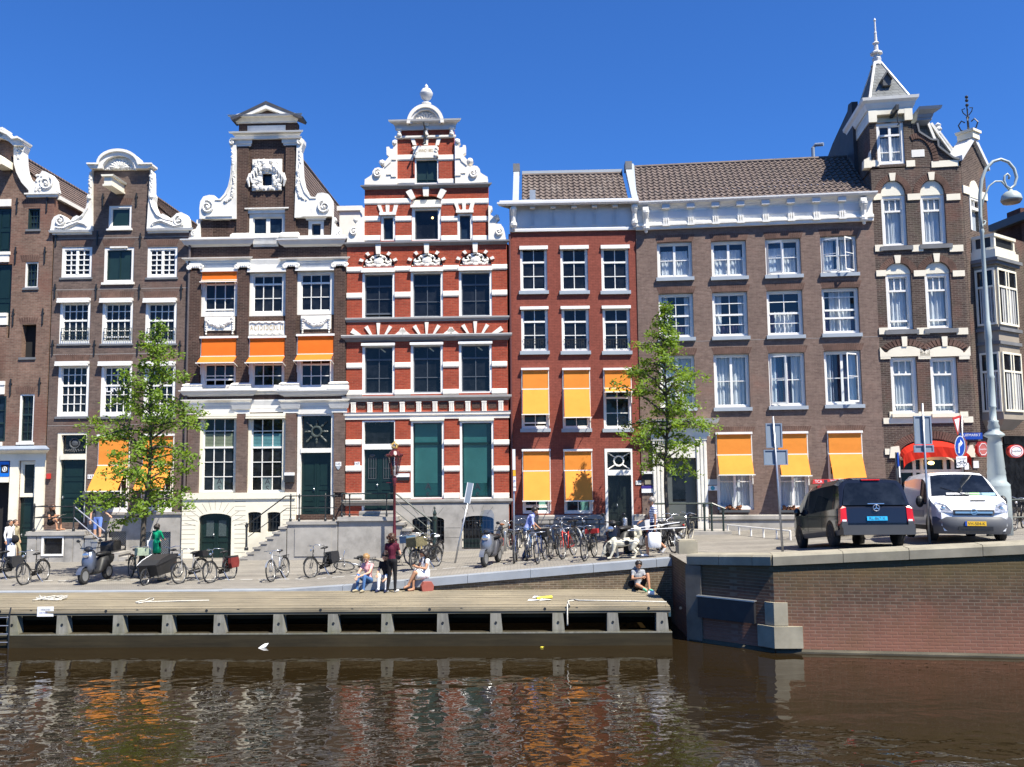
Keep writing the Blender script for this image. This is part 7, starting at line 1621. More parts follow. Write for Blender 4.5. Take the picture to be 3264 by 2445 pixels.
for (a1,a0) in ((wA1,wA0),(wB1,wB0)):
	for kind in ('front','end'):
		n0,n1 = (t0_+.10,t0_+L_-.10) if kind == 'front' else (.08,pb-.08)
		fr_ = MB(); mapf = (lambda x,y,z: (x,-pb-y,z)) if kind == 'front' else (lambda x,y,z: (t0_-y,-x,z))
		W_ = n1-n0; bars = (0,.42,.56,.98) if kind == 'front' else (0,.98)
		def bx(x0_,x1_,y0_,y1_,z0_,z1_):
			m0 = len(fr_.v); fr_.box(x0_,x1_,y0_,y1_,z0_,z1_)
			fr_.v[m0:] = [mapf(*p) for p in fr_.v[m0:]]
		for f in bars: bx(n0+W_*f-.02,n0+W_*f+.06,0,.05,a0,a1)
		for z_ in (a0,a0+(a1-a0)*.66,a1-.08): bx(n0,n1,.002,.055,z_,z_+.08)
		fr_.cur = 1; m0 = len(fr_.v); fr_.quad((n0,.015,a0),(n1,.015,a0),(n1,.015,a1),(n0,.015,a1)); fr_.v[m0:] = [mapf(*p) for p in fr_.v[m0:]]
		cm0 = len(fr_.v); fr_.cur = 2
		c0_,c1_ = n0+W_*.18,n0+W_*.9; nn = 30
		vs = []
		for i in range(nn+1): x_ = c0_+(c1_-c0_)*i/nn; vs += [(x_,.018+.006*math.sin(i*1.3),a0+.08),(x_,.018+.006*math.sin(i*1.3),a0+(a1-a0)*.66)]
		fr_.add([mapf(*p) for p in vs],[(2*i,2*i+2,2*i+3,2*i+1) for i in range(nn)])
		fr_.build('bay_window',[CREAM,GLASS,mat_plain('grey_curtain',(.45,.45,.44),.8,.1) if 'grey_curtain' not in bpy.data.materials else bpy.data.materials['grey_curtain']],s.root)
q = MB(); v = [(t0_+.02,-pb+.02,wB0-.3),(t0_+L_-.02,-pb+.02,wB0-.3),(t0_+L_-.02,.02,wB0-.3),(t0_+.02,.02,wB0-.3),(t0_+.3,-pb*.6,vbo),(t0_+L_-.3,-pb*.6,vbo),(t0_+L_-.3,.02,vbo),(t0_+.3,.02,vbo)]
q.add(v,[(0,4,5,1),(1,5,6,2),(3,7,4,0),(4,7,6,5)]); q.build('bay_bracket',TAUPE,s.root)
MB().box(wR+.2,6,-.02,.02,.2,vbo-.2).build('street_shopfront',GLASS,s.root)
b = hb
# ------------------------------------------------------------------ 8: house across the side street
b = House('side_street_house','dark shaded brick house across the side street, cut by the right edge',26.3,46.0,math.tan(R(-82)),group=None); b8 = b
q = MB();
wins = []
for v0_,v1_ in ((13.2,15.0),(9.6,11.6),(6.2,8.4)):
	for u0_ in (.9,2.6,4.4): wins.append((u0_,v0_,u0_+1.0,v1_))
hs = [[(w_[0],w_[1]),(w_[2],w_[1]),(w_[2],w_[3]),(w_[0],w_[3])] for w_ in wins]
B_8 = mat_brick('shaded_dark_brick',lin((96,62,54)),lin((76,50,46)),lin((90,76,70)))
q.prism([(0,-.4),(14,-.4),(14,14.2),(0,14.2)],0,.3,hs); q.build('front_wall',B_8,b.root)
for w_ in wins: window(b,w_,2,((.5,1),),.12,.1,hole=False,glass=GLASSB)
MB().box(0,14,.3,10,-.4,14.1).build('side_wall',B_8,b.root); MB().box(-.3,14,-.35,9,14.2,14.6).build('eaves',DGREY,b.root)
q = MB(); q.prism([(1,14.6),(14,14.6),(13,16.2),(2,16.2)],1.5,6,back=True); q.build('roof',SLATE,b.root)
for z in (12.4,8.9): MB().box(0,14,-.05,.02,z,z+.25).build('stone_band',STONED,b.root)
# ------------------------------------------------------------------ trees
def mat_leaf():
	m_,t,b = new_mat('spring_leaves'); out = t.nodes['Material Output']; tc = t.nodes.new('ShaderNodeTexCoord'); o = tc.outputs['Object']
	c = mixc(t,ramp(t,noise(t,o,1.6,4,.6),.35,.65),(.11,.20,.025),(.28,.42,.055))
	c = mixc(t,ramp(t,noise(t,o,14,2,.5),.35,.7),c,(.14,.23,.025))
	t.links.new(c,b.inputs['Base Color']); b.inputs['Roughness'].default_value = .5; b.inputs['Specular IOR Level'].default_value = .35
	tl = nd(t,'ShaderNodeBsdfTranslucent'); t.links.new(mixc(t,1,c,(1.3,1.2,.55),'MULTIPLY'),tl.inputs[0]); mx = nd(t,'ShaderNodeMixShader'); mx.inputs[0].default_value = .5
	t.links.new(b.outputs[0],mx.inputs[1]); t.links.new(tl.outputs[0],mx.inputs[2]); t.links.new(mx.outputs[0],out.inputs[0]); return m_
LEAF = mat_leaf(); BARK = mat_plain('grey_brown_bark',(.085,.07,.055),.9,.35,9)
def tree(name,label,px,py,prof,H,lean,seed,r0=.11,dens=1.0):
	rnd = random.Random(seed); p = on_ground(px,py); root = thing(name,label,'tree',p,0,'young trees on the quay')
	tr = MB(); tr.smooth = True; ax = lambda h: Vector((lean*h/H+.05*math.sin(h*1.3+seed),.03*math.sin(h*1.7),h))
	tr.tube([ax(H*i/24) for i in range(25)],[r0*(1.25 if i == 0 else (1-.95*i/24)**1.25) for i in range(25)],9)
	cr = MB(); lf = []
	n = int(74*dens)
	for i in range(n):
		h = prof[0][0]+(H-.3-prof[0][0])*((i+rnd.random())/n)**.95; L = lerp_tab(prof,h)*rnd.choice((.55,.8,1.0,1.3))*rnd.uniform(.85,1.1); a = i*2.39996+rnd.uniform(-.4,.4)
		st = ax(h-.25*L*.5); d = Vector((math.cos(a),math.sin(a)*.9,0)); up = rnd.uniform(-.10,.75); dr = rnd.uniform(.0,.5)
		pt = lambda t_: st+d*(L*t_)+Vector((0,0,L*(up*t_-dr*t_*t_)+.10*math.sin(t_*3)))
		tr.tube([pt(t_/6) for t_ in range(7)],[.030*(1-t_/7)*(.5+.5*L)+.004 for t_ in range(7)],5)
		m_ = int((20+84*L)*rnd.uniform(.8,1.2))
		sub = [(rnd.uniform(.25,.95),rnd.uniform(-.9,.9)) for _ in range(int(2+3*L))]
		for k in range(m_):
			t_ = rnd.uniform(.12,1.03); q = pt(t_); w_ = .07+.09*math.sin(math.pi*min(1,t_))
			if rnd.random() < .6:
				s0,sa = rnd.choice(sub); e = rnd.random()*.34*L*(1.1-s0*.6); q = pt(s0)+(d*math.cos(sa)+d.cross(Vector((0,0,1)))*math.sin(sa)+Vector((0,0,.5*math.sin(s0*37))))*e; w_ = .08
			lf.append(q+Vector((rnd.gauss(0,w_),rnd.gauss(0,w_),rnd.gauss(-.02,w_*.9))))
	for q in lf:
		s_ = rnd.uniform(.040,.070); n_ = Vector((rnd.gauss(.1,.75),rnd.gauss(-.25,.75),.8)).normalized(); x = n_.orthogonal().normalized(); x.rotate(Matrix.Rotation(rnd.random()*6.28,3,n_)); y = n_.cross(x)
		cr.add([q-x*s_*1.25,q-y*s_*.62-n_*.012,q+x*s_*1.25-n_*.03,q+y*s_*.62-n_*.012],[(0,1,2,3)])
	tr.build('trunk',BARK,root); cr.build('crown',LEAF,root); return root
tree('young_tree','young leafy tree with loose open crown before the orange awnings at left',451,1843,[(2.2,1.35),(2.6,1.75),(4.2,1.75),(6.0,1.40),(7.2,.85),(8.2,.40),(9.0,.15)],9.05,.32,3)
tree('young_tree','young leafy tree with narrow pointed crown before the white portal',2128,1722,[(2.7,1.1),(3.2,1.7),(4.4,1.55),(5.5,1.65),(6.8,1.2),(7.6,.75),(8.4,.35),(9.1,.15)],9.2,.12,8,.095,1.05)

# ------------------------------------------------------------------ bicycles
SILVERB = mat_plain('silver_bike_paint',(.45,.46,.47),.3,.08,5,metal=.6); BLACKB = mat_plain('black_bike_paint',(.012,.012,.013),.35,.1,5)
BROWNL = mat_plain('brown_leather',(.28,.10,.035),.5,.15,8); CHROME = mat_plain('bright_chrome',(.65,.65,.66),.2,.05,5,metal=.9); WICKER = mat_brick('woven_wicker',(.22,.19,.10),(.15,.13,.07),(.05,.045,.03),bw=.06,bh=.03,mort=.004,var=.2,streak=0)
BLUEB = mat_plain('dark_blue_bike_paint',(.02,.04,.12),.35,.1,5); REDB = mat_plain('red_bike_paint',(.45,.03,.02),.35,.1,5); GREENB = mat_plain('grey_green_bike_paint',(.10,.13,.10),.4,.1,5); YELB = mat_plain('yellow_bike_paint',(.55,.38,.03),.4,.1,5)
RIMM = mat_plain('dull_rim_metal',(.20,.20,.20),.4,.15,6,metal=.5)
RUB2 = mat_plain('cream_tyre',(.55,.50,.38),.8,.1,5)
def wheel(parent,x,r,tyre=RUBBER):
	q = MB(); q.smooth = True; q.tube([(x+r*math.cos(a),0,r+.0+r*math.sin(a)*.999) for a in [i*math.pi/14 for i in range(28)]],.023,6,closed=True); o = q.build('wheel',tyre,parent)
	q = MB(); q.tube([(x+(r-.03)*math.cos(a),0,r+(r-.03)*math.sin(a)) for a in [i*math.pi/12 for i in range(24)]],.010,5,closed=True)
	for i in range(14): a = i*2*math.pi/14; q.bar((x,.025*(-1)**i,r),(x+(r-.03)*math.cos(a),0,r+(r-.03)*math.sin(a)),.0045)
	q.tube([(x,-.05,r),(x,.05,r)],.022,6); q.build('rim',RIMM,o); return o
def bicycle(label,fpx,rpx,col=BLACKB,step=True,bars='up',bag=None,basket=None,saddle=BLACKP,tyre=RUBBER,lean=.10,guard=BLACKB,lying=False,flip=None,name='bicycle',turn=.35,z=0):
	pf,pr = on_ground(*fpx),on_ground(*rpx); dx = max(-1.07,min(1.07,pf.x-pr.x)); dy = math.sqrt(max(.02,1.09**2-dx*dx))*(1 if pf.y > pr.y else -1)
	if flip: dy = -dy
	c = (pf+pr)/2; yaw = math.atan2(dy,dx); c = Vector((c.x,c.y,gz(c.x,c.y)))
	t = thing(name,label,'bicycle',c,0,'bicycles parked on the quay'); sl_ = (gz(pf.x,pf.y)-gz(pr.x,pr.y))/1.09
	t.rotation_euler = (lean,-math.atan(sl_),yaw)
	if lying: t.rotation_euler = (lean,0,yaw); t.location.z += .10
	r = .345; A,B_,bb = Vector((-.53,0,r)),Vector((.53,0,r)),Vector((-.06,0,.29)); hd,hd2 = Vector((.34,0,.86)),Vector((.37,0,.72)); st = Vector((-.22,0,.80))
	q = MB(); q.smooth = True; T = .017
	if step: q.tube([hd2,hd2+Vector((-.12,0,-.2)),Vector((.10,0,.40)),bb],T,7); q.tube([hd2+Vector((-.02,0,-.07)),Vector((.12,0,.46)),Vector((-.10,0,.42))],T*.9,7)
	else: q.tube([hd,st-Vector((0,0,.05))],T,7); q.tube([hd2,bb],T*1.1,7)
	q.tube([st+Vector((-.03,0,.06)),bb],T,7)
	for s_ in (-1,1): q.tube([bb+Vector((0,.03*s_,0)),A+Vector((0,.05*s_,0))],T*.7,6); q.tube([st+Vector((.01,.02*s_,-.06)),A+Vector((0,.05*s_,0))],T*.65,6)
	q.tube([hd+Vector((-.015,0,.05)),hd2,hd2+Vector((.03,0,-.06))],T*1.3,7); q.build('frame',col,t)
	q = MB(); q.smooth = True
	for s_ in (-1,1): q.tube([hd2+Vector((.03,.03*s_,-.04)),Vector((.45,.045*s_,.50)),B_+Vector((0,.045*s_,0))],T*.75,6)
	q.build('fork',col if bars != 'fork' else CHROME,t)
	wheel(t,-.53,r,tyre); wheel(t,.53,r,tyre)
	for x in (-.53,.53):
		q = MB(); a0,a1 = (R(10),R(175)) if x < 0 else (R(25),R(150)); P = [(x+(r+.035)*math.cos(a0+(a1-a0)*i/14),r+(r+.035)*math.sin(a0+(a1-a0)*i/14)) for i in range(15)]
		for (xa,za),(xb,zb_) in zip(P,P[1:]): q.quad((xa,-.03,za),(xb,-.03,zb_),(xb,.03,zb_),(xa,.03,za))
		q.build('mudguard',guard,t)
	q = MB(); q.smooth = True; hz = 1.06 if bars == 'up' else .98
	q.tube([hd+Vector((-.015,0,.05)),(.31,0,hz-.02)],.013,6)
	q.tube([(.31-.22*math.cos(turn)*1-.02,.29,hz-.03),(.28,.27,hz+.0),(.36,.12,hz+.03),(.32,0,hz-.02),(.36,-.12,hz+.03),(.28,-.27,hz),(.09,-.29,hz-.03)] if bars == 'up' else [(.30,.30,hz),(.33,0,hz),(.30,-.30,hz)],.012,6); q.build('handlebar',CHROME,t)
	q = MB(); q.ball((.44,0,.92),.05,8,(1.1,.9,.9)); q.build('headlamp',CHROME,t)
	q = MB(); q.smooth = True; q.ball((-.29,0,.93),.13,10,(1.05,.72,.34)); q.ball((-.15,0,.925),.07,8,(1.6,.5,.45)); q.tube([(-.25,0,.91),(-.24,0,.83)],.015,6); q.build('saddle',saddle,t)
	q = MB()
	for y in (-.07,.07): q.tube([(-.30,y,.72),(-.82,y,.74)],.008,5); q.tube([(-.78,y,.73),(-.55,y,.35)],.007,5)
	for x in (-.4,-.55,-.7,-.81): q.tube([(x,-.07,.735),(x,.07,.735)],.007,5)
	q.build('rack',BLACKB,t)
	q = MB(); q.prism([(-.56,.30),(-.52,.25),(-.02,.22),(.06,.29),(-.02,.37),(-.5,.40)],-.062,-.045,back=True); q.build('chain_case',BLACKP if step else CHROME,t)
	q = MB(); q.tube([(-.06,-.09,.29),(.02,-.10,.14)],.011,5); q.tube([(-.06,.09,.29),(-.14,.10,.44)],.011,5); q.box(-.03,.07,-.19,-.10,.125,.15); q.box(-.19,-.09,.10,.19,.43,.455); q.tube([(-.06,-.09,.29),(-.06,.09,.29)],.012,5); q.build('pedals',BLACKP,t)
	q = MB(); q.tube([(-.12,.04,.29),(-.16,.20,-.02-.34*lean*.6)],.010,5); q.build('kickstand',CHROME,t)
	if bag:
		for s_ in (-1,1):
			q = MB(); q.prism([(-.80,.70),(-.38,.70),(-.36,.52),(-.42,.36),(-.76,.36),(-.82,.52)],.06,.17,back=True)
			if s_ < 0: q.v = [(x,-y,z_) for x,y,z_ in q.v]; q.f = [f[::-1] for f in q.f]
			q.build('pannier',bag[0],t)
		MB().box(-.80,-.38,-.16,.16,.70,.755).build('pannier_lid',bag[1],t)
	if basket:
		m_,x_,w_,h_ = basket; q = MB(); z0_ = .76 if x_ < 0 else .80
		q.prism([(x_-w_/2*.85,z0_),(x_+w_/2*.85,z0_),(x_+w_/2,z0_+h_),(x_+w_/2-.02,z0_+h_),(x_+w_/2*.8,z0_+.03),(x_-w_/2*.8,z0_+.03),(x_-w_/2+.02,z0_+h_),(x_-w_/2,z0_+h_)],-.20,.20,back=True)
		q.box(x_-w_/2*.95,x_+w_/2*.95,-.215,-.20,z0_,z0_+h_); q.box(x_-w_/2*.95,x_+w_/2*.95,.20,.215,z0_,z0_+h_); q.build('basket',m_,t)
	return t
BL,GRY = BLACKP,DGREY; BAGB = (mat_plain('black_bag_cloth',(.018,.018,.02),.7,.2,8),)*2; BAGR = (mat_plain('red_bag_cloth',(.16,.02,.016),.6,.25,8),BAGB[0])
bicycle('black bicycle at the far left edge, half out of the picture',C13(-85,1300),C13(60,1292),bag=BAGB)
bicycle('black roadster bicycle standing alone left of the silver scooter',C13(222,1336),C13(378,1302),basket=None,lean=.13)
bicycle('pale green bicycle with a wire basket leaning at the left tree',C13(1158,1314),C13(1225,1240),GREENB,basket=(mat_plain('pale_green_basket',(.35,.42,.30),.7,.3,14),.52,.34,.24),lean=-.06)
bicycle('grey bicycle with a small child seat right of the cargo bicycle',C14(25,1552),C14(240,1508),mat_plain('grey_bike_paint',(.16,.16,.17),.4,.1,5),bag=None,lean=.12,basket=(BLACKP,-.55,.3,.2))
bicycle('dark bicycle with red and black panniers before the arched basement door',C14(300,1545),C14(497,1502),bag=BAGR,lean=.12)
bicycle('silver diamond frame bicycle standing alone below the stone steps',C14(838,1535),C14(972,1492),SILVERB,step=False,bars='flat',lean=.10,guard=SILVERB)
bicycle('black bicycle with big black panniers before the beige poster cabinet',C14(1212,1490),C14(1362,1468),bag=BAGB,lean=.10)
bicycle('fallen bicycle lying on its side behind the woman in pink',C14(1500,1472),C15(400,1420),SILVERB,lying=True,lean=1.25,bars='flat')
# cluster round the red lamp post
bicycle('bicycle with black front crate beside the grey cabinet',C20(215,1165),C20(470,1110),basket=(BLACKP,.50,.42,.30),tyre=RUB2,lean=.08)
bicycle('dark green bicycle with blue basket behind the standing woman',C20(620,1425),C20(430,1300),GREENB,basket=(mat_plain('blue_grey_crate',(.10,.17,.25),.6,.3,9),.45,.4,.24),lean=.05)
bicycle('yellow bicycle between the dark ones behind the woman in white',C20(740,1440),C20(800,1230),YELB,lean=-.05)
bicycle('old black bicycle with a large wicker basket near the tilted sign',C20(775,1440),C20(1090,1385),basket=(WICKER,.42,.62,.30),lean=.08,tyre=RUBBER)
bicycle('black bicycle with white flowers on its handlebar below the newel post',C20(940,1330),C20(1130,1290),lean=-.05,saddle=WHITEP)
# group before the red house
bicycle('bicycle with orange brown saddle beside the steel bollards',C21(290,1195),C21(60,1180),BLACKB,step=False,saddle=BROWNL,tyre=RUB2,lean=-.06)
bicycle('black bicycle seen from the front, nearest the parking sign pole',C21(385,1560),C21(430,1390),BLUEB,bars='up',lean=.03)
bicycle('bicycle with cream tyres behind the man in the blue shirt',C21(640,1150),C21(480,1190),tyre=RUB2,lean=.06)
bicycle('grey bicycle held by the man in the blue shirt',C21(645,1525),C21(700,1330),SILVERB,lean=.04,bars='up')
bicycle('blue black mountain bicycle turned sideways in front of the man',C21(860,1525),C21(1010,1420),BLUEB,step=False,bars='flat',lean=.10,basket=(BLACKP,-.5,.4,.26))
bicycle('bicycle with tall chrome handlebar pointing at the canal',C21(1160,1490),C21(1240,1270),BLACKB,lean=.05)
bicycle('silver bicycle with straight frame against the area railing',C21(1330,1160),C21(1640,1150),SILVERB,step=False,bars='up',tyre=mat_plain('grey_tyre',(.2,.2,.2),.8,.1),lean=-.05,guard=SILVERB)
bicycle('red fork bicycle leaning right of the chrome handlebar one',C21(1390,1478),C21(1560,1290),REDB,step=False,bars='flat',lean=.09)
bicycle('dark bicycle standing close against the railing of the red house',C21(1800,1140),C21(1560,1150),BLACKB,lean=-.04)
bicycle('black bicycle with a red bag on its rack left of the moped',C16(890,898),C16(1012,880),lean=.08,bag=None,basket=(mat_plain('red_plastic',(.45,.03,.03),.4,.1),-.5,.2,.14))
# right of the walking man
bicycle('bicycle with a clear plastic front crate behind the walking man',C16(1490,838),C16(1690,800),basket=(mat_plain('grey_plastic_crate',(.45,.46,.48),.5,.2,6),.45,.4,.28),lean=.06)
bicycle('black bicycle with wide front wheel just left of the stone pier cap',C16(1805,832),C16(1640,800),lean=.10)
bicycle('black bicycle leaning by the tree trunk at the portal',C16(1790,770),C16(1700,730),lean=-.08)
bicycle('black bicycle with white tyres and black rear rack before the stoop railing',C16(1860,720),C16(1985,712),tyre=RUB2,lean=-.12,bag=None)
# cargo bicycle
pf,pr = on_ground(*C13(1278,1342)),on_ground(*C13(1525,1287)); dx = pf.x-pr.x; L = 1.95; dy = -math.sqrt(max(.1,L*L-dx*dx)); c = Vector(((pf.x+pr.x)/2,pr.y+dy/2,gz(pf.x,pf.y)))
c = pf-Vector((dx/2,dy/2,0))
t = thing('cargo_bicycle','long cargo bicycle with a black covered front box under the left tree','cargo bicycle',c,math.atan2(dy,dx)); t.rotation_euler.x = .05
def wheel2(x,r):
	return wheel(t,x,r)
wheel2(-.95,.34); wheel2(.98,.25)
q = MB(); q.prism([(-.28,.30),(.72,.26),(.86,.62),(.60,.70),(-.42,.78)],-.31,.31,back=True); q.build('cargo_box',BLACKP,t)
q = MB(); q.prism([(-.46,.77),(-.42,.86),(.05,.90),(.62,.76),(.90,.62),(.88,.58)],-.33,.33,back=True); q.build('box_cover',mat_plain('black_tarpaulin',(.022,.022,.024),.6,.15,6),t)
q = MB(); q.tube([(.90,-.335,.63),(.6,-.335,.765),(.05,-.335,.905)],.012,5); q.build('cover_edge',WHITEP,t)
q = MB(); q.tube([(-.95,0,.34),(-.5,0,.30),(-.3,0,.3),(.8,0,.22)],.024,7); q.tube([(-.62,0,.9),(-.5,0,.3)],.02,7); q.tube([(-.95,0,.34),(-.65,0,.8)],.016,6); q.tube([(-.38,0,.32),(-.44,0,1.02)],.02,7); q.tube([(.98,0,.25),(.90,0,.55)],.02,6); q.build('frame',BLACKB,t)
q = MB(); q.tube([(-.62,.30,1.08),(-.46,.22,1.10),(-.42,0,1.04),(-.46,-.22,1.10),(-.62,-.30,1.08)],.013,6); q.build('handlebar',CHROME,t)
q = MB(); q.ball((-.70,0,.96),.13,10,(1.05,.75,.35)); q.build('saddle',BLACKP,t)
q = MB(); q.box(-.10,.05,-.16,.16,.02,.06); q.tube([(.0,-.16,.03),(.05,-.12,.3)],.012,5); q.tube([(.0,.16,.03),(.05,.12,.3)],.012,5); q.build('stand',BLACKB,t)

# ------------------------------------------------------------------ scooters
def scooter(label,fpx,rpx,body,shield,screen=False,box=False,lean=.06,yaw=None,cat='scooter',sc=1.0):
	pf,pr = on_ground(*fpx),on_ground(*rpx); dx = max(-1.2,min(1.2,pf.x-pr.x)); dy = math.sqrt(max(.02,1.25**2-dx*dx))*(1 if pf.y > pr.y else -1); yw = math.atan2(dy,dx) if yaw is None else yaw
	c = pf-Vector((math.cos(yw)*.62,math.sin(yw)*.62,0)); t = thing('motor_scooter',label,cat,Vector((c.x,c.y,gz(c.x,c.y))),yw,'scooters parked on the quay'); t.rotation_euler.x = lean; t.scale = (sc,)*3
	for x in (-.62,.62):
		q = MB(); q.smooth = True; q.lathe([(.10,-.055),(.20,-.06),(.235,-.045),(.245,0),(.235,.045),(.20,.06),(.10,.055)],(0,0,0),20); q.v = [(x+a,c_,.245+b_) for a,b_,c_ in q.v]; o = q.build('wheel',RUBBER,t)
		q = MB(); q.lathe([(.0,-.062),(.15,-.062),(.15,.062),(.0,.062)],(0,0,0),14); q.v = [(x+a,c_,.245+b_) for a,b_,c_ in q.v]; q.build('rim',STEEL,o)
	q = MB(); q.smooth = True; sec = [(-.88,.60,.70,.10),(-.72,.50,.80,.17),(-.40,.34,.80,.19),(-.18,.26,.72,.18),(-.02,.24,.36,.17),(.22,.24,.36,.17),(.32,.26,.50,.16)]
	vs = []; m_ = 10
	for x,z0_,z1_,w_ in sec:
		for k in range(m_): a = 2*math.pi*k/m_; vs.append((x,w_*math.copysign(abs(math.cos(a))**.7,math.cos(a)),(z0_+z1_)/2+(z1_-z0_)/2*math.copysign(abs(math.sin(a))**.7,math.sin(a))))
	q.add(vs,[(i*m_+k,i*m_+(k+1) % m_,(i+1)*m_+(k+1) % m_,(i+1)*m_+k) for i in range(len(sec)-1) for k in range(m_)]+[tuple(range(m_))[::-1],tuple(range((len(sec)-1)*m_,len(sec)*m_))]); q.build('body',body,t)
	q = MB(); q.smooth = True; sec = [(.34,.30,.10),(.42,.45,.21),(.40,.70,.24),(.33,.92,.17),(.30,1.0,.08)]; vs = []
	for x,z,w_ in sec: vs += [(x-.07,-w_,z),(x+.06,-w_*.7,z),(x+.13,0,z),(x+.06,w_*.7,z),(x-.07,w_,z),(x-.10,0,z)]
	q.add(vs,[(i*6+k,i*6+(k+1) % 6,(i+1)*6+(k+1) % 6,(i+1)*6+k) for i in range(4) for k in range(6)]+[(5,4,3,2,1,0),(24,25,26,27,28,29)]); q.build('front_shield',shield,t)
	q = MB(); q.smooth = True; P = [(.62+.29*math.cos(a),.245+.29*math.sin(a)) for a in [R(15)+i*R(140)/9 for i in range(10)]]
	for (xa,za),(xb,zb_) in zip(P,P[1:]): q.quad((xa,-.075,za),(xb,-.075,zb_),(xb,.075,zb_),(xa,.075,za))
	q.build('mudguard',shield,t)
	q = MB(); q.tube([(.62,0,.245),(.44,0,.70),(.33,0,1.02)],.035,7); q.build('fork',BLACKP,t)
	q = MB(); q.tube([(.24,.33,1.06),(.32,.12,1.05),(.32,-.12,1.05),(.24,-.33,1.06)],.02,6); q.ball((.36,0,1.03),.11,10,(1,1.2,.8)); q.build('handlebar',BLACKP,t)
	q = MB(); q.ball((.50,0,.86),.085,10,(.5,1.3,1)); q.build('headlamp',CHROME,t)
	for s_ in (-1,1): q = MB(); q.tube([(.28,.26*s_,1.07),(.30,.34*s_,1.25)],.008,5); q.ball((.30,.36*s_,1.28),.06,8,(.35,1.2,.8)); q.build('mirror',BLACKP,t)
	q = MB(); q.smooth = True; q.ball((-.42,0,.82),.36,12,(1.1,.46,.22)); q.build('seat',BLACKP,t)
	q = MB(); q.tube([(-.2,-.16,.25),(-.55,-.20,.32),(-.88,-.20,.42)],[.03,.05,.055],8); q.build('exhaust',STEEL,t)
	q = MB(); q.ball((-.88,0,.72),.07,8,(.5,1.4,.7)); q.build('tail_lamp',REDP,t)
	if screen:
		q = MB(); n_ = 8; vs = []
		for i in range(n_+1):
			y = -.24+.48*i/n_; cv = .10*(1-(y/.24)**2)
			for z in (1.0,1.3,1.55,1.68): vs.append((.36+cv-.18*(z-1.0),y*(1.0 if z < 1.4 else (.94 if z < 1.6 else .6)),1+(z-1)*screen))
		q.add(vs,[(i*4+j,(i+1)*4+j,(i+1)*4+j+1,i*4+j+1) for i in range(n_) for j in range(3)]); q.build('windscreen',mat_clear('scooter_screen',(.72,.76,.80),.10),t)
	if box: MB().prism([(-1.05,.86),(-.62,.86),(-.60,1.05),(-.66,1.17),(-1.02,1.17),(-1.08,1.05)],-.22,.22,back=True).build('top_box',BLACKP,t)
	return t
scooter('silver blue scooter with small windscreen and black top box, chained at left',C13(745,1333),C13(965,1280),BLACKP,mat_plain('silver_blue_paint',(.13,.15,.20),.3,.15,4,metal=.5),.45,True,.05,sc=1.08)
scooter('grey scooter with tall clear windscreen standing before the striped house',C15(1345,1402),C15(1420,1330),mat_plain('dark_grey_scooter_paint',(.05,.05,.055),.25,.1),mat_plain('grey_scooter_paint',(.22,.23,.25),.25,.1,4,metal=.5),True,False,.03,yaw=R(-108),sc=1.08)
scooter('black moped with round front shield beside the white dog',C16(1155,890),C16(1120,800),BLACKP,mat_plain('glossy_black_paint',(.012,.012,.016),.12,.05,4),False,False,.03,yaw=R(-125),sc=1.05)
scooter('dark scooter with a blue mirror behind the walking man',C22(1010,1160),C22(1130,1080),BLACKP,mat_plain('dark_red_paint',(.12,.02,.02),.3,.1),False,False,.04,yaw=R(185))

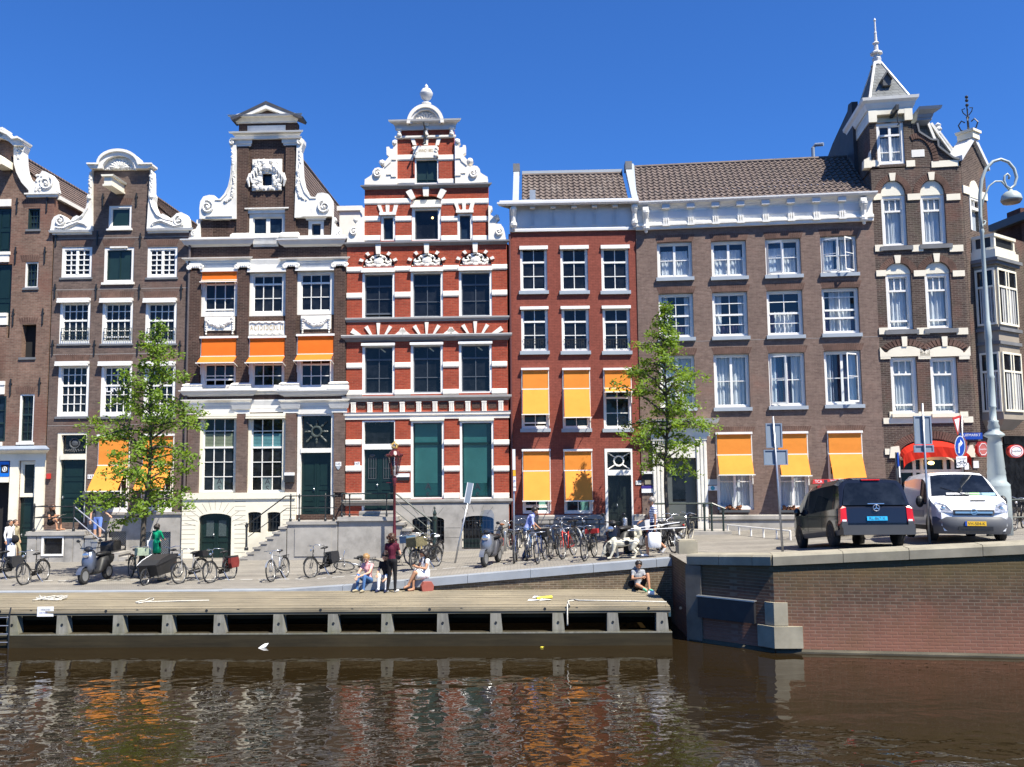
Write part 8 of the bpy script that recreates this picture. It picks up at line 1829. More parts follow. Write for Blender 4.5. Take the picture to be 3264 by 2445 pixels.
# ------------------------------------------------------------------ vans
def van(name,label,front,rear,paint,glassm,sil,W,wb,ax_f,side_glass,clad,lowz=.30):
	f,r_ = Vector(front),Vector(rear); d = (f-r_); dh = Vector((d.x,d.y,0)); yaw = math.atan2(d.y,d.x); c = (f+r_)/2
	t = thing(name,label,'van',c,0); t.rotation_euler = (0,-math.atan2(d.z,dh.length),yaw)
	w = W/2; xs_ = sorted(set([x for x,z in sil]+[x for a in side_glass for x in a]+[ax_f+.42,ax_f-.42,ax_f-wb+.42,ax_f-wb-.42])); xs_.reverse()
	x0_,x1_ = xs_[0],xs_[-1]; tab = sorted(sil); off = (ax_f-wb/2)
	def sec(x):
		zt = lerp_tab(tab,x); belt = min(1.02,zt-.10); ww = w*(1-.16*max(0,(x-(x0_-.55))/.55)**2-.05*max(0,((x1_+.35)-x)/.35)**2); up = min(1,max(0,(zt-belt-.1)/.75)); sh = .10+.18*up*.5
		return [(ww*.94,lowz),(ww,lowz+.14),(ww*1.0,.62),(ww,belt),(ww-.10*up-.01,zt-.16*up-.015),(ww-.20*up-.06,zt-.02),(ww*.45,zt+.015*up),(0,zt+.025*up)]
	body,gl,cl,cr = MB(),MB(),MB(),MB(); body.smooth = True; gl.smooth = cl.smooth = cr.smooth = True
	S_ = [sec(x) for x in xs_]; m_ = 8
	for i in range(len(xs_)-1):
		xa,xb = xs_[i],xs_[i+1]; xm = (xa+xb)/2
		for k in range(m_-1):
			wind = (sil_w[0] > xm > sil_w[1] and k >= 5) if (sil_w := van.ws) else False
			sideg = k == 3 and any(b_ < xm < a for a,b_ in side_glass)
			for s_ in (1,-1):
				P = [(xa-off,s_*S_[i][k][0],S_[i][k][1]),(xb-off,s_*S_[i+1][k][0],S_[i+1][k][1]),(xb-off,s_*S_[i+1][k+1][0],S_[i+1][k+1][1]),(xa-off,s_*S_[i][k+1][0],S_[i][k+1][1])]
				if s_ > 0: P.reverse()
				(gl if (wind or sideg) else ((cl if s_ > 0 else cr) if k == 0 and clad else body)).add(P,[(0,1,2,3)])
	for i,mb in ((0,body),(len(xs_)-1,body)):
		P = [(xs_[i]-off,y,z) for y,z in S_[i]]+[(xs_[i]-off,-y,z) for y,z in reversed(S_[i][:-1])]; sm_ = mb.smooth; mb.smooth = False; mb.add(P,[tuple(range(len(P)))[::(-1 if i == 0 else 1)]]); mb.smooth = sm_
	body.add([(x0_-off,-w*.8,lowz),(x0_-off,w*.8,lowz),(x1_-off,w*.9,lowz),(x1_-off,-w*.9,lowz)],[(0,1,2,3)])
	bo = body.build('body',paint,t); gl.build('window',glassm,t)
	if clad: cl.build('lower_cladding',clad,t); cr.build('lower_cladding',clad,t)
	for ax in (ax_f,ax_f-wb):
		for s_ in (-1,1):
			q = MB(); q.lathe([(.0,0),(.40,0),(.40,.03)],(0,0,0),22); q.v = [(ax-off+a,s_*(w+.004-.0)-s_*c_*.0+s_*(.0),.33+b_) if False else (ax-off+a,s_*(w+.003),.34+b_) for a,b_,c_ in q.v]; q.v = [(x,y,max(lowz-.02,z)) for x,y,z in q.v]; q.build('arch_shade_disc',BLACKP,t)  # flat black disc painted in for the shaded hollow of the arch
			q = MB(); q.smooth = True; q.lathe([(.16,-.10),(.27,-.11),(.325,-.08),(.33,0),(.325,.08),(.27,.11),(.16,.10)],(0,0,0),22); q.v = [(ax-off+a,s_*(w-.09)+c_,.33+b_) for a,b_,c_ in q.v]; o = q.build('wheel',RUBBER,t)
			q = MB(); q.lathe([(.0,.085),(.05,.10),(.19,.085),(.20,.06)],(0,0,0),16)
			for j in range(8): a = j*math.pi/4; q.box(.12*math.cos(a)-.012,.12*math.cos(a)+.012,.12*math.sin(a)-.012,.12*math.sin(a)+.012,.09,.10)
			q.v = [(ax-off+a,s_*(w-.09)+s_*c_,.33+b_) for a,b_,c_ in q.v]; q.build('hubcap',STEEL,o)
	return t,off,w
def face_text(txt,parent,x,y,z,h,width,mat,sgn,name='lettering'):      # lettering on a plate that looks along +x (sgn 1) or -x (sgn -1)
	o = text_part(txt,parent,0,0,0,h,mat,width=width,name=name)
	for v in o.data.vertices: u,_,vv = v.co; v.co = (x,sgn*u+y,vv+z)
	return o
BPAINT = mat_plain('glossy_black_car_paint',(.010,.010,.013),.06,.05,3,spec=.7); WPAINT = mat_plain('glossy_white_car_paint',(.80,.80,.80),.12,.02,3); CARG = mat_glass('dark_car_glass',(.006,.008,.012),.01,.0); TRIM = mat_plain('grey_bumper_plastic',(.085,.088,.095),.55,.06,3)
# black taxi, seen from behind
rl = on_ground(*C12(540,1345)); dirv = Vector((.05,.9987,0)); W_ = 1.93; nrm = Vector((dirv.y,-dirv.x,0))
rear_ax = rl+nrm*(W_/2-.05); front_ax = rear_ax+dirv*3.2; fl_ = front_ax-nrm*(W_/2); rear_ax.z = gz(rear_ax.x,rear_ax.y); front_ax.z = gz(fl_.x,fl_.y)+.0
van.ws = (2.25,1.35)
sil = [(2.55,.55),(2.50,.86),(2.30,1.02),(1.85,1.16),(1.60,1.30),(1.0,1.78),(.6,1.86),(-.5,1.90),(-1.9,1.88),(-2.28,1.80),(-2.46,1.15),(-2.56,1.02),(-2.58,.5)]
van.ws = (1.70,.9)
t,off,w = van('taxi_van','glossy black taxi van with red roof sign and blue number plate, seen from behind',front_ax,rear_ax,BPAINT,CARG,sil,W_,3.2,1.62,[(1.45,.62),(.5,-.75),(-.9,-2.1)],TRIM)
X = lambda x: x-off
def rz(z): return lerp_tab([(.5,-2.59),(1.02,-2.57),(1.15,-2.47),(1.80,-2.29)],z)
q = MB(); q.smooth = True; n_ = 8
P = []
for j in range(5):
	z = 1.10+.62*j/4; hw = .86-.16*j/4*1.0-(.05 if j == 4 else 0)
	for i in range(n_+1): y = -hw+2*hw*i/n_; P.append((X(rz(z)-.014-.02*(1-(y/hw)**2)),y,z))
q.add(P,[(j*(n_+1)+i,j*(n_+1)+i+1,(j+1)*(n_+1)+i+1,(j+1)*(n_+1)+i) for j in range(4) for i in range(n_)]); q.f = [f[::-1] for f in q.f]; q.build('rear_window',CARG,t)
TAIL = mat_plain('red_tail_lamp',(.55,.012,.01),.15,.05,3)
for s_ in (-1,1):
	q = MB(); q.prism([(-.98*1,.60),(-.80,.62),(-.80,1.04),(-.88,1.08),(-.955,1.0)],X(-2.60),X(-2.40),back=True); q.v = [(b_,s_*a if True else a,z) for a,b_,z in q.v]; q.f = [f[::-1] for f in q.f] if s_ > 0 else q.f
	q.v = [(x+max(0,(z-1.0))*.5,y,z) for x,y,z in q.v]; o = q.build('tail_lamp',TAIL,t); MB().box(X(-2.612),X(-2.60),s_*.82,s_*.93,.66,.71).build('reversing_lamp',WHITEP,o)
q = MB(); q.box(X(-2.70),X(-2.30),-.95,.95,.30,.50); q.box(X(-2.66),X(-2.45),-.97,.97,.50,.56); q.box(X(-2.64),X(-2.5),-.96,-.80,.56,.66); q.box(X(-2.64),X(-2.5),.80,.96,.56,.66); q.build('rear_bumper',mat_plain('dark_bumper_plastic',(.04,.042,.046),.5,.1,3),t)
pl = MB().box(X(-2.615),X(-2.58),-.27,.27,.68,.79).build('number_plate',mat_plain('sky_blue_plate',(.03,.40,.72),.35,.05),t); face_text('RL-867-X',pl,X(-2.618),0,.735,.075,.42,TEXTD,-1)
q = MB(); q.tube([(X(-2.61),.085*math.cos(a),1.02+.085*math.sin(a)) for a in [i*math.pi/8 for i in range(16)]],.010,5,closed=True)
for a in (90,210,330): q.bar((X(-2.61),0,1.02),(X(-2.61),.085*math.cos(R(a)),1.02+.085*math.sin(R(a))),.018)
q.build('emblem',CHROME,t); MB().box(X(-2.60),X(-2.57),-.22,.22,1.125,1.142).build('chrome_strip',CHROME,t)
q = MB(); q.prism([(-.42,1.90),(.42,1.90),(.38,2.04),(-.38,2.04)],X(.55),X(.75),back=True); q.v = [(b_,a,z) for a,b_,z in q.v]; q.f = [f[::-1] for f in q.f]; q.v = [(x+.0,y+.32,z+.05) for x,y,z in q.v]; sg = q.build('roof_sign',REDP,t)
face_text('TCA',sg,X(.545),.55,2.02,.09,.22,WHITEP,-1); face_text('7X7',sg,X(.545),.10,2.02,.09,.2,WHITEP,-1); MB().box(X(.545),X(.549),.28,.38,1.97,2.07).build('sign_panel',TEXTD,sg)
MB().box(X(-2.34),X(-2.28),-.25,.25,1.79,1.82).build('brake_lamp',TAIL,t)
for s_ in (-1,1): q = MB(); q.smooth = True; q.ball((X(1.28),s_*1.08,1.12),.13,10,(.6,.8,1)); q.tube([(X(1.3),s_*.90,1.08),(X(1.28),s_*1.05,1.08)],.03,6); q.build('wing_mirror',BPAINT,t)
for x in (.56,-.83): q = MB(); q.box(X(x)-.006,X(x)+.006,.965,.969,.45,1.02); q.box(X(x)-.006,X(x)+.006,-.969,-.965,.45,1.02); q.build('door_seam',BLACKP,t)
# white delivery van, seen from the front
fl2 = at_depth(*C12(1395,1300),23.9); hd = Vector((-.24,-.97,0)).normalized(); n2 = Vector((-hd.y,hd.x,0)); fr = at_depth(*C12(1760,1330),23.9); fr.z = gz(fr.x,23.9)
fax = fr-hd*.55; rax = fax-hd*3.1; fax.z = gz(fax.x,fax.y); rax.z = gz(rax.x,rax.y)
sil = [(2.40,.55),(2.38,.80),(2.20,.98),(1.72,1.20),(1.58,1.26),(.80,1.86),(.55,1.93),(-.5,1.97),(-2.2,1.95),(-2.38,1.85),(-2.42,.5)]
van.ws = (1.62,.74)
t,off,w = van('delivery_van','white delivery van with grey bumper and yellow number plate, seen from the front',fax,rax,WPAINT,CARG,sil,1.90,3.1,1.50,[(1.30,.35)],TRIM)
X = lambda x: x-off
q = MB(); q.smooth = True; sec = [(.22,2.44,.95),(.40,2.52,.985),(.60,2.53,.99),(.68,2.46,.97)]; n_ = 10; P = []
for z,x,hw in sec:
	for i in range(n_+1): y = -hw+2*hw*i/n_; P.append((X(x-.36*abs(y/hw)**5),y,z))
q.add(P,[(j*(n_+1)+i,j*(n_+1)+i+1,(j+1)*(n_+1)+i+1,(j+1)*(n_+1)+i) for j in range(3) for i in range(n_)]); q.build('front_bumper',TRIM,t)
q = MB(); q.box(X(2.52),X(2.54),-.42,.42,.30,.42); q.box(X(2.52),X(2.545),-.36,.36,.345,.36); q.build('lower_grille',BLACKP,t)
q = MB(); q.box(X(2.36),X(2.42),-.50,.50,.72,.86); q.box(X(2.40),X(2.43),-.5,.5,.83,.87); gr = q.build('grille',TRIM,t); MB().box(X(2.42),X(2.445),-.46,.46,.77,.82).build('chrome_bar',CHROME,gr)
q = MB(); q.tube([(X(2.455),.075*math.cos(a),.81+.075*math.sin(a)) for a in [i*math.pi/8 for i in range(16)]],.012,5,closed=True); q.bar((X(2.455),-.09,.79),(X(2.455),.09,.83),.02); q.build('emblem',CHROME,gr)
HL = mat_plain('headlamp_glass',(.35,.37,.42),.08,.5,12,metal=.3)
for s_ in (-1,1):
	q = MB(); q.smooth = False; pts = [(2.395,.50,.79),(2.33,.84,.80),(2.16,.90,.98),(1.96,.85,1.09),(2.18,.62,1.0)]; v = [(X(x)+.035,s_*y*1.01,z) for x,y,z in pts]+[(X(x)-.12,s_*y*.96,z) for x,y,z in pts]
	q.add(v,[(0,1,2,3,4) if s_ > 0 else (4,3,2,1,0)]+[((i,5+i,5+(i+1) % 5,(i+1) % 5)) for i in range(5)]); o = q.build('headlamp',HL,t); MB().ball((X(2.27),s_*.72,.92),.07,8).build('reflector',CHROME,o)
	q = MB(); q.ball((X(1.15),s_*1.08,1.10),.15,10,(.55,.75,1.15)); q.tube([(X(1.2),s_*.9,1.05),(X(1.15),s_*1.05,1.05)],.03,6); q.build('wing_mirror',BLACKP,t)
	q = MB(); q.tube([(X(2.33),s_*.72,.38),(X(2.36),s_*.72,.38)],.06,10); q.build('fog_lamp',STEEL,t)
pl = MB().box(X(2.53),X(2.55),-.26,.26,.44,.56).build('number_plate',mat_plain('yellow_plate',(.75,.45,.02),.4,.05),t); face_text('VH-504-K',pl,X(2.553),.02,.50,.075,.42,TEXTD,1); MB().box(X(2.5503),X(2.552),-.26,-.21,.44,.56).build('blue_band',BLUEP,pl)
MB().box(X(1.93),X(1.97),.05,.42,1.105,1.135).build('bonnet_vent',BLACKP,t)
for c_,yy,ww,mm in (((.30,.55,.25),.25,.22,'pale_green_paper'),((.5,.5,.5),-.15,.3,'grey_paper'),((.2,.35,.45),.6,.2,'blue_paper')):
	q = MB(); q.add([(X(1.60)-.03,yy-ww,1.262),(X(1.60)-.03,yy+ww,1.262),(X(1.50),yy+ww,1.345),(X(1.50),yy-ww,1.345)],[(0,1,2,3)]); q.build('dashboard_paper',mat_plain(mm,c_,.6,.1),t)
q = MB(); q.bar((X(1.62),.1,1.262),(X(1.30),-.55,1.50),.015); q.bar((X(1.62),-.5,1.262),(X(1.63),.1,1.255),.02); q.build('wiper',BLACKP,t)
for s_ in (-1,1): MB().box(X(-2.2),X(.9),s_*.952,s_*.957,.66,.86).build('blue_stripe',mat_plain('blue_stripe_paint',(.02,.08,.25),.3,.05) if s_ < 0 else bpy.data.materials['blue_stripe_paint'],t)

# ------------------------------------------------------------------ lamps, signs, bollards, cabinets
LRED = mat_plain('dark_red_lamp_paint',(.085,.012,.016),.35,.15,5)
p = on_ground(1257,1780); sc = (1780-1418)/2759*p.y; t = thing('street_lamp','old dark red street lamp with glass lantern and small gilded crown','street lamp',p)
h0 = sc*(1-.0); q = MB(); q.smooth = True; q.lathe([(.16,0),(.16,.25),(.12,.30),(.10,.75),(.075,.8),(.07,1.2),(.055,1.3),(.05,sc*.62),(.07,sc*.63),(.05,sc*.65),(.11,sc*.69),(.05,sc*.705),(.12,sc*.715)],(0,0,0),12); q.build('post',LRED,t)
q = MB(); q.bar((-.32,0,sc*.655),(.32,0,sc*.655),.03); q.build('ladder_bar',LRED,t)
z0_,z1_ = sc*.72,sc*.88; q = MB(); a,c = .13,.27
for i in range(6):
	an,a2 = i*math.pi/3,(i+1)*math.pi/3; q.bar((a*math.cos(an),a*math.sin(an),z0_),(c*math.cos(an),c*math.sin(an),z1_),.025)
q.build('lantern_frame',LRED,t)
q = MB()
for i in range(6): an,a2 = i*math.pi/3,(i+1)*math.pi/3; q.quad((a*math.cos(an),a*math.sin(an),z0_),(a*math.cos(a2),a*math.sin(a2),z0_),(c*math.cos(a2),c*math.sin(a2),z1_),(c*math.cos(an),c*math.sin(an),z1_))
q.build('lantern_glass',mat_clear('lantern_glass',(.62,.62,.66),.12),t)
q = MB(); q.lathe([(.30,z1_-.01),(.33,z1_+.03),(.28,z1_+.06),(.18,z1_+.22),(.10,z1_+.26),(.09,z1_+.32)],(0,0,0),12)
for i in range(12): an = i*math.pi/6; q.ball((.31*math.cos(an),.31*math.sin(an),z1_+.07),.045,6)
q.build('lantern_roof',LRED,t)
q = MB(); z = z1_+.32
q.lathe([(.10,z),(.12,z+.05),(.10,z+.08)],(0,0,0),10)
for i in range(6): an = i*math.pi/3; q.tube([(.11*math.cos(an),.11*math.sin(an),z+.06),(.15*math.cos(an),.15*math.sin(an),z+.16),(.03*math.cos(an),.03*math.sin(an),z+.24)],.02,5)
q.ball((0,0,z+.27),.04,8); q.build('crown_finial',GOLD,t)
q = MB(); q.lathe([(.03,z0_),(.05,z0_+.15),(.03,z0_+.22)],(0,0,0),8); q.build('burner',WHITEP,t)
# tall swan-neck lamp on the bridge
LG = mat_plain('pale_green_grey_lamp_paint',(.36,.41,.40),.4,.08,2); YL = 26.2
P2 = lambda C,x,y: at_depth(*C(x,y),YL)
bx = P2(C12,1975,780); gzL = gz(bx.x,YL)-.3; t = thing('swan_neck_lamp','tall pale green swan neck street lamp on the bridge at right','street lamp',(bx.x,YL,gzL))
zz = lambda y: P2(C12,1970,y).z-gzL; q = MB(); q.smooth = True
pr_ = [(.36,-.3),(.36,zz(800)-.1),(.35,zz(800)),(.36,zz(785)),(.27,zz(755)),(.25,zz(690)),(.26,zz(685)),(.235,zz(640)),(.245,zz(635)),(.20,zz(440)),(.21,zz(430)),(.17,zz(375)),(.30,zz(352)),(.28,zz(340)),(.16,zz(310)),(.16,zz(285)),(.175,zz(280)),(.13,zz(240)),(.155,zz(225)),(.10,zz(215)),(.095,zz(110)),(.115,zz(100)),(.105,zz(95))]
z11 = lambda y: at_depth(*C11(1270,y),YL).z-gzL
pr_ += [(.098,z11(1400)),(.115,z11(1385)),(.095,z11(1370)),(.09,z11(1060)),(.105,z11(1040)),(.085,z11(900)),(.07,z11(890)),(.055,z11(120)),(.075,z11(105)),(.05,z11(80)),(.05,z11(40))]
q.lathe(pr_,(0,0,0),14); q.build('post',LG,t)
lp = lambda x,y: tuple(P2(C4,x,y)-Vector((bx.x,YL,gzL)))
lt = lambda pts: [lp(x,y) for x,y in pts]
x0c = lp(1308,1600)[0]
arm = [(1310,1610),(1303,1500),(1303,1350),(1318,1240),(1350,1160),(1400,1108),(1455,1092),(1510,1112),(1550,1160),(1568,1220),(1555,1275),(1525,1302),(1493,1285),(1478,1245),(1483,1210),(1503,1196),(1518,1212),(1512,1232)]
q = MB(); q.smooth = True; A_ = lt(arm); dxs = A_[0][0]; A_ = [(x-dxs*max(0,1-i/3),y,z) for i,(x,y,z) in enumerate(A_)]; q.tube(A_,[.055]*4+[.048]*6+[.04]*4+[.032]*4,8); q.tube(lt([(1308,1480),(1335,1370),(1370,1285),(1415,1250),(1460,1250),(1500,1292),(1520,1318)]),.028,6); q.tube(lt([(1310,1555),(1340,1560),(1345,1535),(1330,1530)]),.03,6); q.build('swan_neck_arm',LG,t)
hc = lp(1530,1372); rr_ = abs(lp(1600,1372)[0]-hc[0]); q = MB(); q.smooth = True; q.lathe([(rr_*.15,hc[2]+rr_*.95),(rr_*.2,hc[2]+rr_*.8),(rr_*.55,hc[2]+rr_*.68),(rr_*.88,hc[2]+rr_*.35),(rr_,hc[2]-rr_*.1),(rr_*.98,hc[2]-rr_*.25)],(hc[0],hc[1],0),20); hd_ = q.build('lamp_hood',LG,t)
q = MB(); q.lathe([(rr_*.96,hc[2]-.24*rr_),(rr_*.8,hc[2]-rr_*.5),(.05,hc[2]-rr_*.62)],(hc[0],hc[1],0),20); q.build('lamp_globe',mat_plain('frosted_brown_glass',(.22,.17,.13),.3,.1),hd_)
def post_sign(name,label,base,top,r=.03,cat='sign post',mat=STEEL,y=None):
	p = on_ground(*base) if y is None else at_depth(*base,y); q_ = at_depth(*top,p.y); t = thing(name,label,cat,p); v = q_-p
	q = MB(); q.smooth = True; q.tube([(0,0,-.1),(v.x*.4,0,v.z*.4),tuple(v)],[r*1.25,r,r],8); q.build('post',mat,t); return t,p,v
def board(t,p,C,x0_,y0_,x1_,y1_,mat,nm='sign_board',off=.06,th=.03,edge=None):
	a,c = at_depth(*C(x0_,y0_),p.y+off)-p,at_depth(*C(x1_,y1_),p.y+off)-p; q = MB(); q.box(a.x,c.x,off-th/2,off+th/2,c.z,a.z); o = q.build(nm,mat,t)
	if edge:
		e = .03; q = MB(); q.box(a.x-.01,a.x+e,off-th*1.2,off+th*.7,c.z,a.z); q.box(c.x-e,c.x+.01,off-th*1.2,off+th*.7,c.z,a.z); q.box(a.x+e,c.x-e,off-th*1.2,off+th*.7,a.z-e,a.z); q.box(a.x+e,c.x-e,off-th*1.2,off+th*.7,c.z,c.z+e); q.build('board_frame',edge,o)
	return o
BACK = mat_plain('blue_grey_sign_back',(.22,.27,.33),.5,.08,2)
t,p,v = post_sign('traffic_sign_post','steel sign post with grey board backs standing left of the black van',C12(97,1372),C12(10,185)); board(t,p,CW,2440,1350,2493,1427,BACK,edge=STEEL); board(t,p,CW,2434,1434,2510,1482,BACK,edge=STEEL)
t,p,v = post_sign('traffic_sign_post','steel sign post with grey board backs standing before the white van',C12(1385,1302),C12(1320,70)); board(t,p,C12,1242,182,1402,430,BACK,edge=STEEL); board(t,p,C12,1246,438,1416,500,BACK,edge=STEEL)
t,p,v = post_sign('traffic_sign_post','sign post with give way triangle and blue right turn arrow behind the van',C23(1280,1150),C23(1268,120),y=28.6)
sg = lambda x,y: at_depth(*C23(x,y),28.5)-p
def tri(pts,d0,d1,mat,par,nm): q = MB(); q.prism([(a.x,a.z) for a in pts],d0,d1,back=True); return q.build(nm,mat,par)
o = tri([sg(1125,150),sg(1205,420),sg(1250,110)],-.11,-.08,REDP,t,'give_way_sign'); tri([sg(1150,180),sg(1205,370),sg(1228,155)],-.118,-.112,WHITEP,o,'sign_face')
el = lambda cx,cy,rx,ry: [sg(cx+rx*math.cos(-i*math.pi/12),cy+ry*math.sin(-i*math.pi/12)) for i in range(24)]
o = tri(el(1240,583,78,158),-.10,-.07,WHITEP,t,'direction_sign'); tri(el(1240,583,70,148),-.108,-.102,BLUEP,o,'sign_face')
q = MB(); q.tube([(lambda a: (a.x,-.112,a.z))(sg(*c)) for c in ((1220,690),(1216,600),(1222,555),(1245,535))],.028,5); q.prism([(a.x,a.z) for a in (sg(1240,480),sg(1240,590),sg(1278,535))],-.12,-.108,back=True); q.build('arrow',WHITEP,o)
tri(el(1300,590,72,160),.02,.05,REDP,t,'round_sign_back'); tri(el(1300,580,62,145),.012,.019,mat_plain('brown_sign_back',(.12,.10,.08),.6,.1),t,'sign_back_plate'); tri([sg(1235,130),sg(1290,125),sg(1330,210),sg(1310,330),sg(1225,420)],.02,.05,mat_plain('brown_red_sign_back',(.14,.08,.07),.6,.1),t,'triangle_back')
r_ = [sg(1182,742),sg(1340,735),sg(1345,890),sg(1190,910)]; o = tri(r_[::-1],-.11,-.08,WHITEP,t,'bicycle_plate'); c = sg(1262,775); text_part('UITGEZONDERD',o,c.x,-.113,c.z,.05,TEXTD,width=.30)
q = MB(); c = sg(1262,845)
for s_ in (-1,1):
	q.tube([(c.x+s_*.10+.06*math.cos(a),-.114,c.z-.02+.06*math.sin(a)) for a in [i*math.pi/5 for i in range(10)]],.008,4,closed=True)
q.tube([(c.x-.10,-.114,c.z-.02),(c.x-.03,-.114,c.z+.08),(c.x+.07,-.114,c.z+.08),(c.x,-.114,c.z-.02),(c.x-.03,-.114,c.z+.08)],.008,4); q.tube([(c.x+.10,-.114,c.z-.02),(c.x+.06,-.114,c.z+.11)],.008,4); q.build('bicycle_symbol',TEXTD,o)
tri([sg(1345,845),sg(1405,838),sg(1412,935),sg(1350,940)][::-1],.05,.08,WHITEP,t,'small_plate')
# cafe signs with lettering on the shaded wall
def cafe(name,label,C,cx,cy,rx,ry,n,y,red,letter):
	c0 = at_depth(*C(cx,cy),y); t = thing(name,label,'cafe sign',c0); P = [at_depth(*C(cx+rx*math.cos(i*2*math.pi/n+math.pi/n),cy-ry*math.sin(i*2*math.pi/n+math.pi/n)),y)-c0 for i in range(n)]
	q = MB(); q.prism([(a.x,a.z) for a in P],-.10,.10,back=True); q.build('sign_box',REDP,t); q = MB(); q.prism([(a.x*.86,a.z*.88) for a in P],-.108,-.102,back=True); o = q.build('sign_face',red,t)
	wd = max(a.x for a in P)-min(a.x for a in P); text_part(letter,o,0,-.112,0,wd*.17,TEXTD if red is WHITEP else WHITEP,width=wd*.66); q = MB(); q.tube([(a.x*.70,-.11,a.z*.74) for a in P],.012,4,closed=True); q.build('sign_ring',WHITEP if red is not WHITEP else REDP,o)
	MB().box(-.03,.03,-.02,.9,max(a.z for a in P)-.02,max(a.z for a in P)+.04).build('bracket',IRON,t)
cafe('hanging_cafe_sign','red octagonal cafe sign with white lettering beside the corner house door',C23,1570,630,92,125,8,33.4,mat_plain('faded_red_sign',(.48,.12,.10),.5,.1),'Jupiler')
cafe('hanging_cafe_sign','oval white and red cafe sign right of the swan neck lamp',C23,2075,660,118,100,20,33.6,WHITEP,'Jupiler')
t,p,v = post_sign('information_post','slim post with blue and white panel below the red awning',C12(1100,820),C12(1092,500),.05,'sign post',DGREY,y=32.5); board(t,p,C12,1098,500,1118,625,BLUEP,off=-.06); board(t,p,C12,1112,620,1128,720,WHITEP,off=-.06)
# tilted post and parking pole
t,p,v = post_sign('bent_sign_post','bent steel post leaning right with a narrow sign before the striped house',C15(1073,1368),C15(1190,840)); a,c = at_depth(*C15(1183,838),p.y)-p,at_depth(*C15(1215,660),p.y)-p
q = MB(); q.bar((a.x,0,a.z),(c.x,0,c.z),.20,.03,up=(0,1,0)); q.v = [(x,y,z) for x,y,z in q.v]; o = q.build('sign_board',BACK,t); q = MB(); dx = .11
for s_ in (-1,1): q.bar((a.x+s_*.10,-.01,a.z-s_*.02),(c.x+s_*.10,-.01,c.z-s_*.02),.025)
q.build('board_frame',WHITEP,o)
t,p,v = post_sign('parking_sign_pole','slim tall pole with narrow white signs and yellow sticker beside the red house',C21(372,1500),C15(1596,365),.028); board(t,p,C15,1583,365,1610,545,WHITEP,off=-.05); board(t,p,C15,1588,548,1612,600,mat_plain('yellow_sticker',(.75,.42,.02),.5,.05),'yellow_sticker',off=-.05); o = board(t,p,C15,1590,604,1615,732,WHITEP,off=-.05)
c = at_depth(*C15(1602,670),p.y)-p; text_part('P',o,c.x,-.068,c.z+.08,.09,BLUEP); text_part('ZONE',o,c.x,-.068,c.z-.1,.05,TEXTD,width=.12)
def bollard(label,base,top,r,capm=None):
	p = on_ground(*base); h = (at_depth(*top,p.y)-p).z; t = thing('steel_bollard',label,'bollard',p,0,'bollards on the quay'); q = MB(); q.smooth = True; q.lathe([(r,-.05),(r,h-.02),(r*.9,h)],(0,0,0),14); q.build('post',STEEL,t)
	if capm: q = MB(); q.smooth = True; q.lathe([(r*1.05,h-.26),(r*1.05,h-.01),(r*.8,h+.02)],(0,0,0),14); q.build('cap',capm,t)
bollard('short steel bollard with a red top beside the grey scooter',C15(1480,1292),C15(1480,1150),.11,REDP); bollard('thin steel bollard right of the red topped one',C15(1520,1262),C15(1515,1085),.055); bollard('tall shiny steel bollard behind the dog',C16(1310,832),C16(1308,476),.075)
# cabinets
def cabinet(name,label,C,x0_,y0_,x1_,y1_,mat,d=.45):
	p = on_ground(*C((x0_+x1_)/2,y1_+28)); a,c = at_depth(*C(x0_,y0_),p.y)-p,at_depth(*C(x1_,y1_),p.y)-p; t = thing(name,label,'utility cabinet',p); q = MB(); q.box(a.x,c.x,0,d,-.1,a.z-.06); q.build('body',mat,t); q = MB(); q.box(a.x-.03,c.x+.03,-.04,d+.03,a.z-.06,a.z); q.build('lid',mat,t); return t,p,a,c
t,p,a,c = cabinet('utility_cabinet','dark grey two door utility cabinet before the striped house stoop',C15,178,1058,415,1290,mat_plain('grey_cabinet_paint',(.115,.115,.12),.5,.08,2))
for k in (0,1): m0 = a.x+.05+(c.x-a.x-.1)/2*k; MB().box(m0+.015,m0+(c.x-a.x-.1)/2-.015,-.02,0,.06,a.z-.1).build('door',bpy.data.materials['grey_cabinet_paint'],t); MB().box(m0+(.12 if k else (c.x-a.x)/2-.18),m0+(.15 if k else (c.x-a.x)/2-.15),-.04,-.02,.6,.85).build('handle',BLACKP,t)
t,p,a,c = cabinet('utility_cabinet','beige utility cabinet with a colourful poster stuck on its front',C14,1170,1100,1475,1305,mat_plain('beige_cabinet_paint',(.34,.33,.27),.6,.1,2))
po = MB().box(a.x+.24,a.x+.24+.52,-.012,0,.10,a.z-.10).build('poster',mat_plain('pale_poster_paper',(.70,.68,.62),.6,.15,6),t); q = MB(); pc = (a.x+.50,a.z*.55)
q.ball((pc[0],-.012,pc[1]+.18),.16,10,(1,.04,1)); q.ball((pc[0]-.04,-.012,pc[1]-.05),.13,9,(1,.04,1.2)); q.build('poster_shape',mat_plain('red_brown_print',(.38,.15,.11),.6,.5,12),po)
